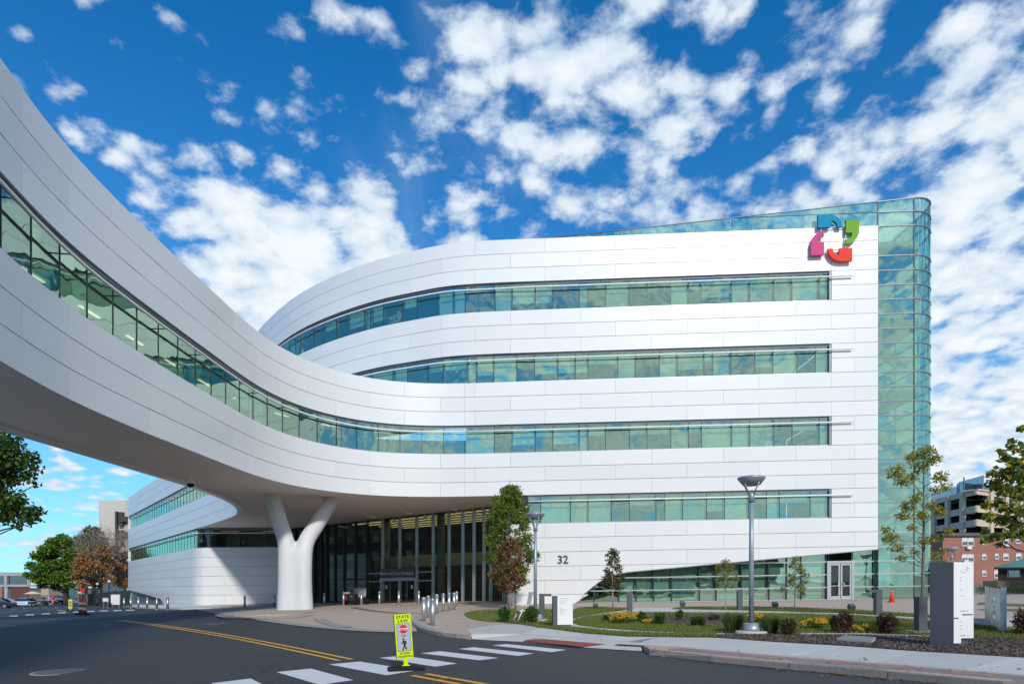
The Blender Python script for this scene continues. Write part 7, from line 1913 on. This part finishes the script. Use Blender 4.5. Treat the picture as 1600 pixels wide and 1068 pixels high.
mat('teal_sign', (0.03, 0.19, 0.25), 0.5); mat('red_sign', (0.62, 0.05, 0.05), 0.5); mat('hoarding_green', (0.025, 0.055, 0.03), 0.8, var=0.15, var_scale=1.5); mat('hoarding_dark', (0.022, 0.032, 0.036), 0.8)
panel_sign('teal pylon sign with pale top behind the far crossing', 113, 919, 934, 6, 104, 'teal_sign', 'pylon_sign', legs=True)
panel_sign('small red and white sign board above the road delineators', 129, 916, 923.5, 8, 104, 'red_sign')
panel_sign('white strip sign under the small red sign board', 128, 924, 926, 12, 103, 'sign_white')
# hoarding of single sheets along the far pavement
ha, hb = Vector((*at_far(203, 74), 0)), Vector((*at_far(128, 118), 0))
hr = thing('hoarding', 'dark green site hoarding along the pavement beyond the white wing', 'hoarding', (ha.x, ha.y, zg(ha.x, ha.y)))
nh = 22
for i in range(nh):
    p, q = ha.lerp(hb, i / nh), ha.lerp(hb, (i + 0.985) / nh); o_ = Vector((0.06, 0.05, 0))
    V = [(r.x + d.x, r.y + d.y, zg(r.x, r.y) + z) for d in (Vector((0, 0, 0)), o_) for r, z in ((p, 0), (q, 0), (q, 1.9), (p, 1.9))]
    mk('hoarding_panel', V, [(0, 1, 2, 3), (7, 6, 5, 4), (0, 4, 5, 1), (1, 5, 6, 2), (2, 6, 7, 3), (3, 7, 4, 0)], MAT['hoarding_green' if i < 4 else 'hoarding_dark'], hr)
def post_lamp(label, px, Y, top):
    a = P(px, top, Y); z0 = zg(a.x, Y); t = thing('post_lamp', label, 'street lamp', (a.x, Y, z0), 0, 'black post lamps along the far pavement'); h_ = a.z - z0
    MB().lathe([(0.16, 0), (0.14, 0.5), (0.07, 0.6), (0.055, h_ - 0.5)], 10).build('pole', MAT['cart_black'], t)
    MB().lathe([(0.10, h_ - 0.5), (0.20, h_ - 0.32), (0.17, h_ - 0.1)], 10).build('lantern', MAT['lamp_under'], t); MB().lathe([(0.22, h_ - 0.1), (0.05, h_ + 0.06), (0, h_ + 0.1)], 10, cap=False).build('lantern_cap', MAT['cart_black'], t)
post_lamp('black post lamp nearest the white box sign', 170.5, 80, 904); post_lamp('black post lamp second from the white box sign', 152, 93, 908.5); post_lamp('black post lamp third from the white box sign', 136.5, 106, 911.5); post_lamp('black post lamp among the red signs', 124, 112, 913)
# parasol
a = P(51, 944, 112); t = thing('parasol', 'cream market parasol behind the police car', 'parasol', (a.x, a.y, zg(a.x, a.y)))
mat('parasol_cloth', (0.70, 0.58, 0.42), 0.8)
MB().lathe([(1.35, 2.15), (0.7, 2.42), (0.0, 2.62)], 8, cap=False, smooth=False).build('canopy', MAT['parasol_cloth'], t); MB().lathe([(0.03, 0), (0.03, 2.6)], 8).build('pole', MAT['cart_seat'], t); MB().lathe([(0.3, 0), (0.3, 0.08)], 12).build('base', MAT['slate'], t)
# low town beyond, brick house at the frame
def far_house(label, px0, px1, ytop, Y, mt, wins=4, storeys=2):
    b = P(px0, 915, Y); base = Vector((b.x, Y, zg(b.x, Y) - 0.5)); t = thing('far_house', label, 'house', tuple(base)); f = wall_frame(base, Vector((1, 0, 0))); W_ = (px1 - px0) / 1000 * Y; H_ = P(px0, ytop, Y).z - base.z
    wbox(MB(), f, 0, W_, -10, 0, 0, H_).build('wall', MAT[mt], t, local=False); wbox(MB(), f, -0.3, W_ + 0.3, -10.3, 0.3, H_, H_ + 0.4).build('roof', MAT['roof_felt'], t, local=False)
    for i in range(wins):
        for s in range(storeys):
            a0 = W_ * (i + 0.28) / wins; z0 = 1.4 + s * (H_ - 1) / storeys
            wd = wbox(MB(), f, a0, a0 + W_ * 0.42 / wins, 0, 0.08, z0, z0 + 1.5).build('window', MAT['frame_grey'], t, local=False); wbox(MB(), f, a0 + .1, a0 + W_ * 0.42 / wins - .1, 0.08, 0.1, z0 + .1, z0 + 1.4).build('pane', MAT['glass_far'], wd, local=False)
mat('far_tan', (0.50, 0.38, 0.26), 0.85); mat('far_brown', (0.16, 0.115, 0.09), 0.85)
far_house('red brick house at the border under the link building', -40, 3.5, 914, 172, 'far_brick', 3, 1)
far_house('tan gabled house seen under the link building near the tree', 64, 76, 913.5, 170, 'far_tan', 3, 1)
far_house('long brown building far behind the parasol', 12, 150, 920, 230, 'far_brown', 16, 1)
# ------------------------------------------------------------------ across the street behind the camera: what the glass mirrors
def mirror_house(label, x, y, w_, d_, h_, rz, mt):
    t = thing('street_house', label, 'building', (x, y, zg(x, y) - 0.3), rz, 'buildings across the street')
    MB().box((0, 0, h_ / 2), (w_, d_, h_)).build('wall', MAT[mt], t); MB().box((0, 0, h_ + 0.2), (w_ + 0.6, d_ + 0.6, 0.4)).build('roof', MAT['roof_felt'], t)
    mb = MB()
    for s in range(int(h_ / 3.2)):
        for i in range(int(w_ / 3.2)): mb.box((-w_ / 2 + 1.6 + 3.2 * i, d_ / 2 + 0.02, 1.9 + 3.2 * s), (1.5, 0.1, 1.6))
    wd = mb.build('windows', MAT['glass_far'], t); wd['kind'] = 'stuff'
mirror_house('brick building across the street seen only mirrored in the lobby glass', -74, 44, 56, 14, 17, R(-52), 'far_brown')
mirror_house('brown building behind the camera seen only mirrored in the low windows', 14, -52, 60, 16, 11, 0, 'far_brown')
for i, (x, y, lb) in enumerate(((-48, 30, 'leafy street tree across the road outside the frame beside the maple'), (-4, -34, 'leafy street tree behind the camera left of the brown building'), (34, -36, 'leafy street tree behind the camera in front of the brown building'))):
    g = random.Random(60 + i)
    e_ = auto_ends(g, 3.0, 10.5, lambda f: 4.2 * math.sin(math.pi * min(1, 0.2 + 0.75 * f)), 26, 1.5)
    tree('street_tree', lb, x, y, 10, e_, 'leaf_maple', 0.5, 2600, 'bark_dark', 0.25, (0, 0, 9.5), 70 + i, h0=0.0, group='trees across the road')
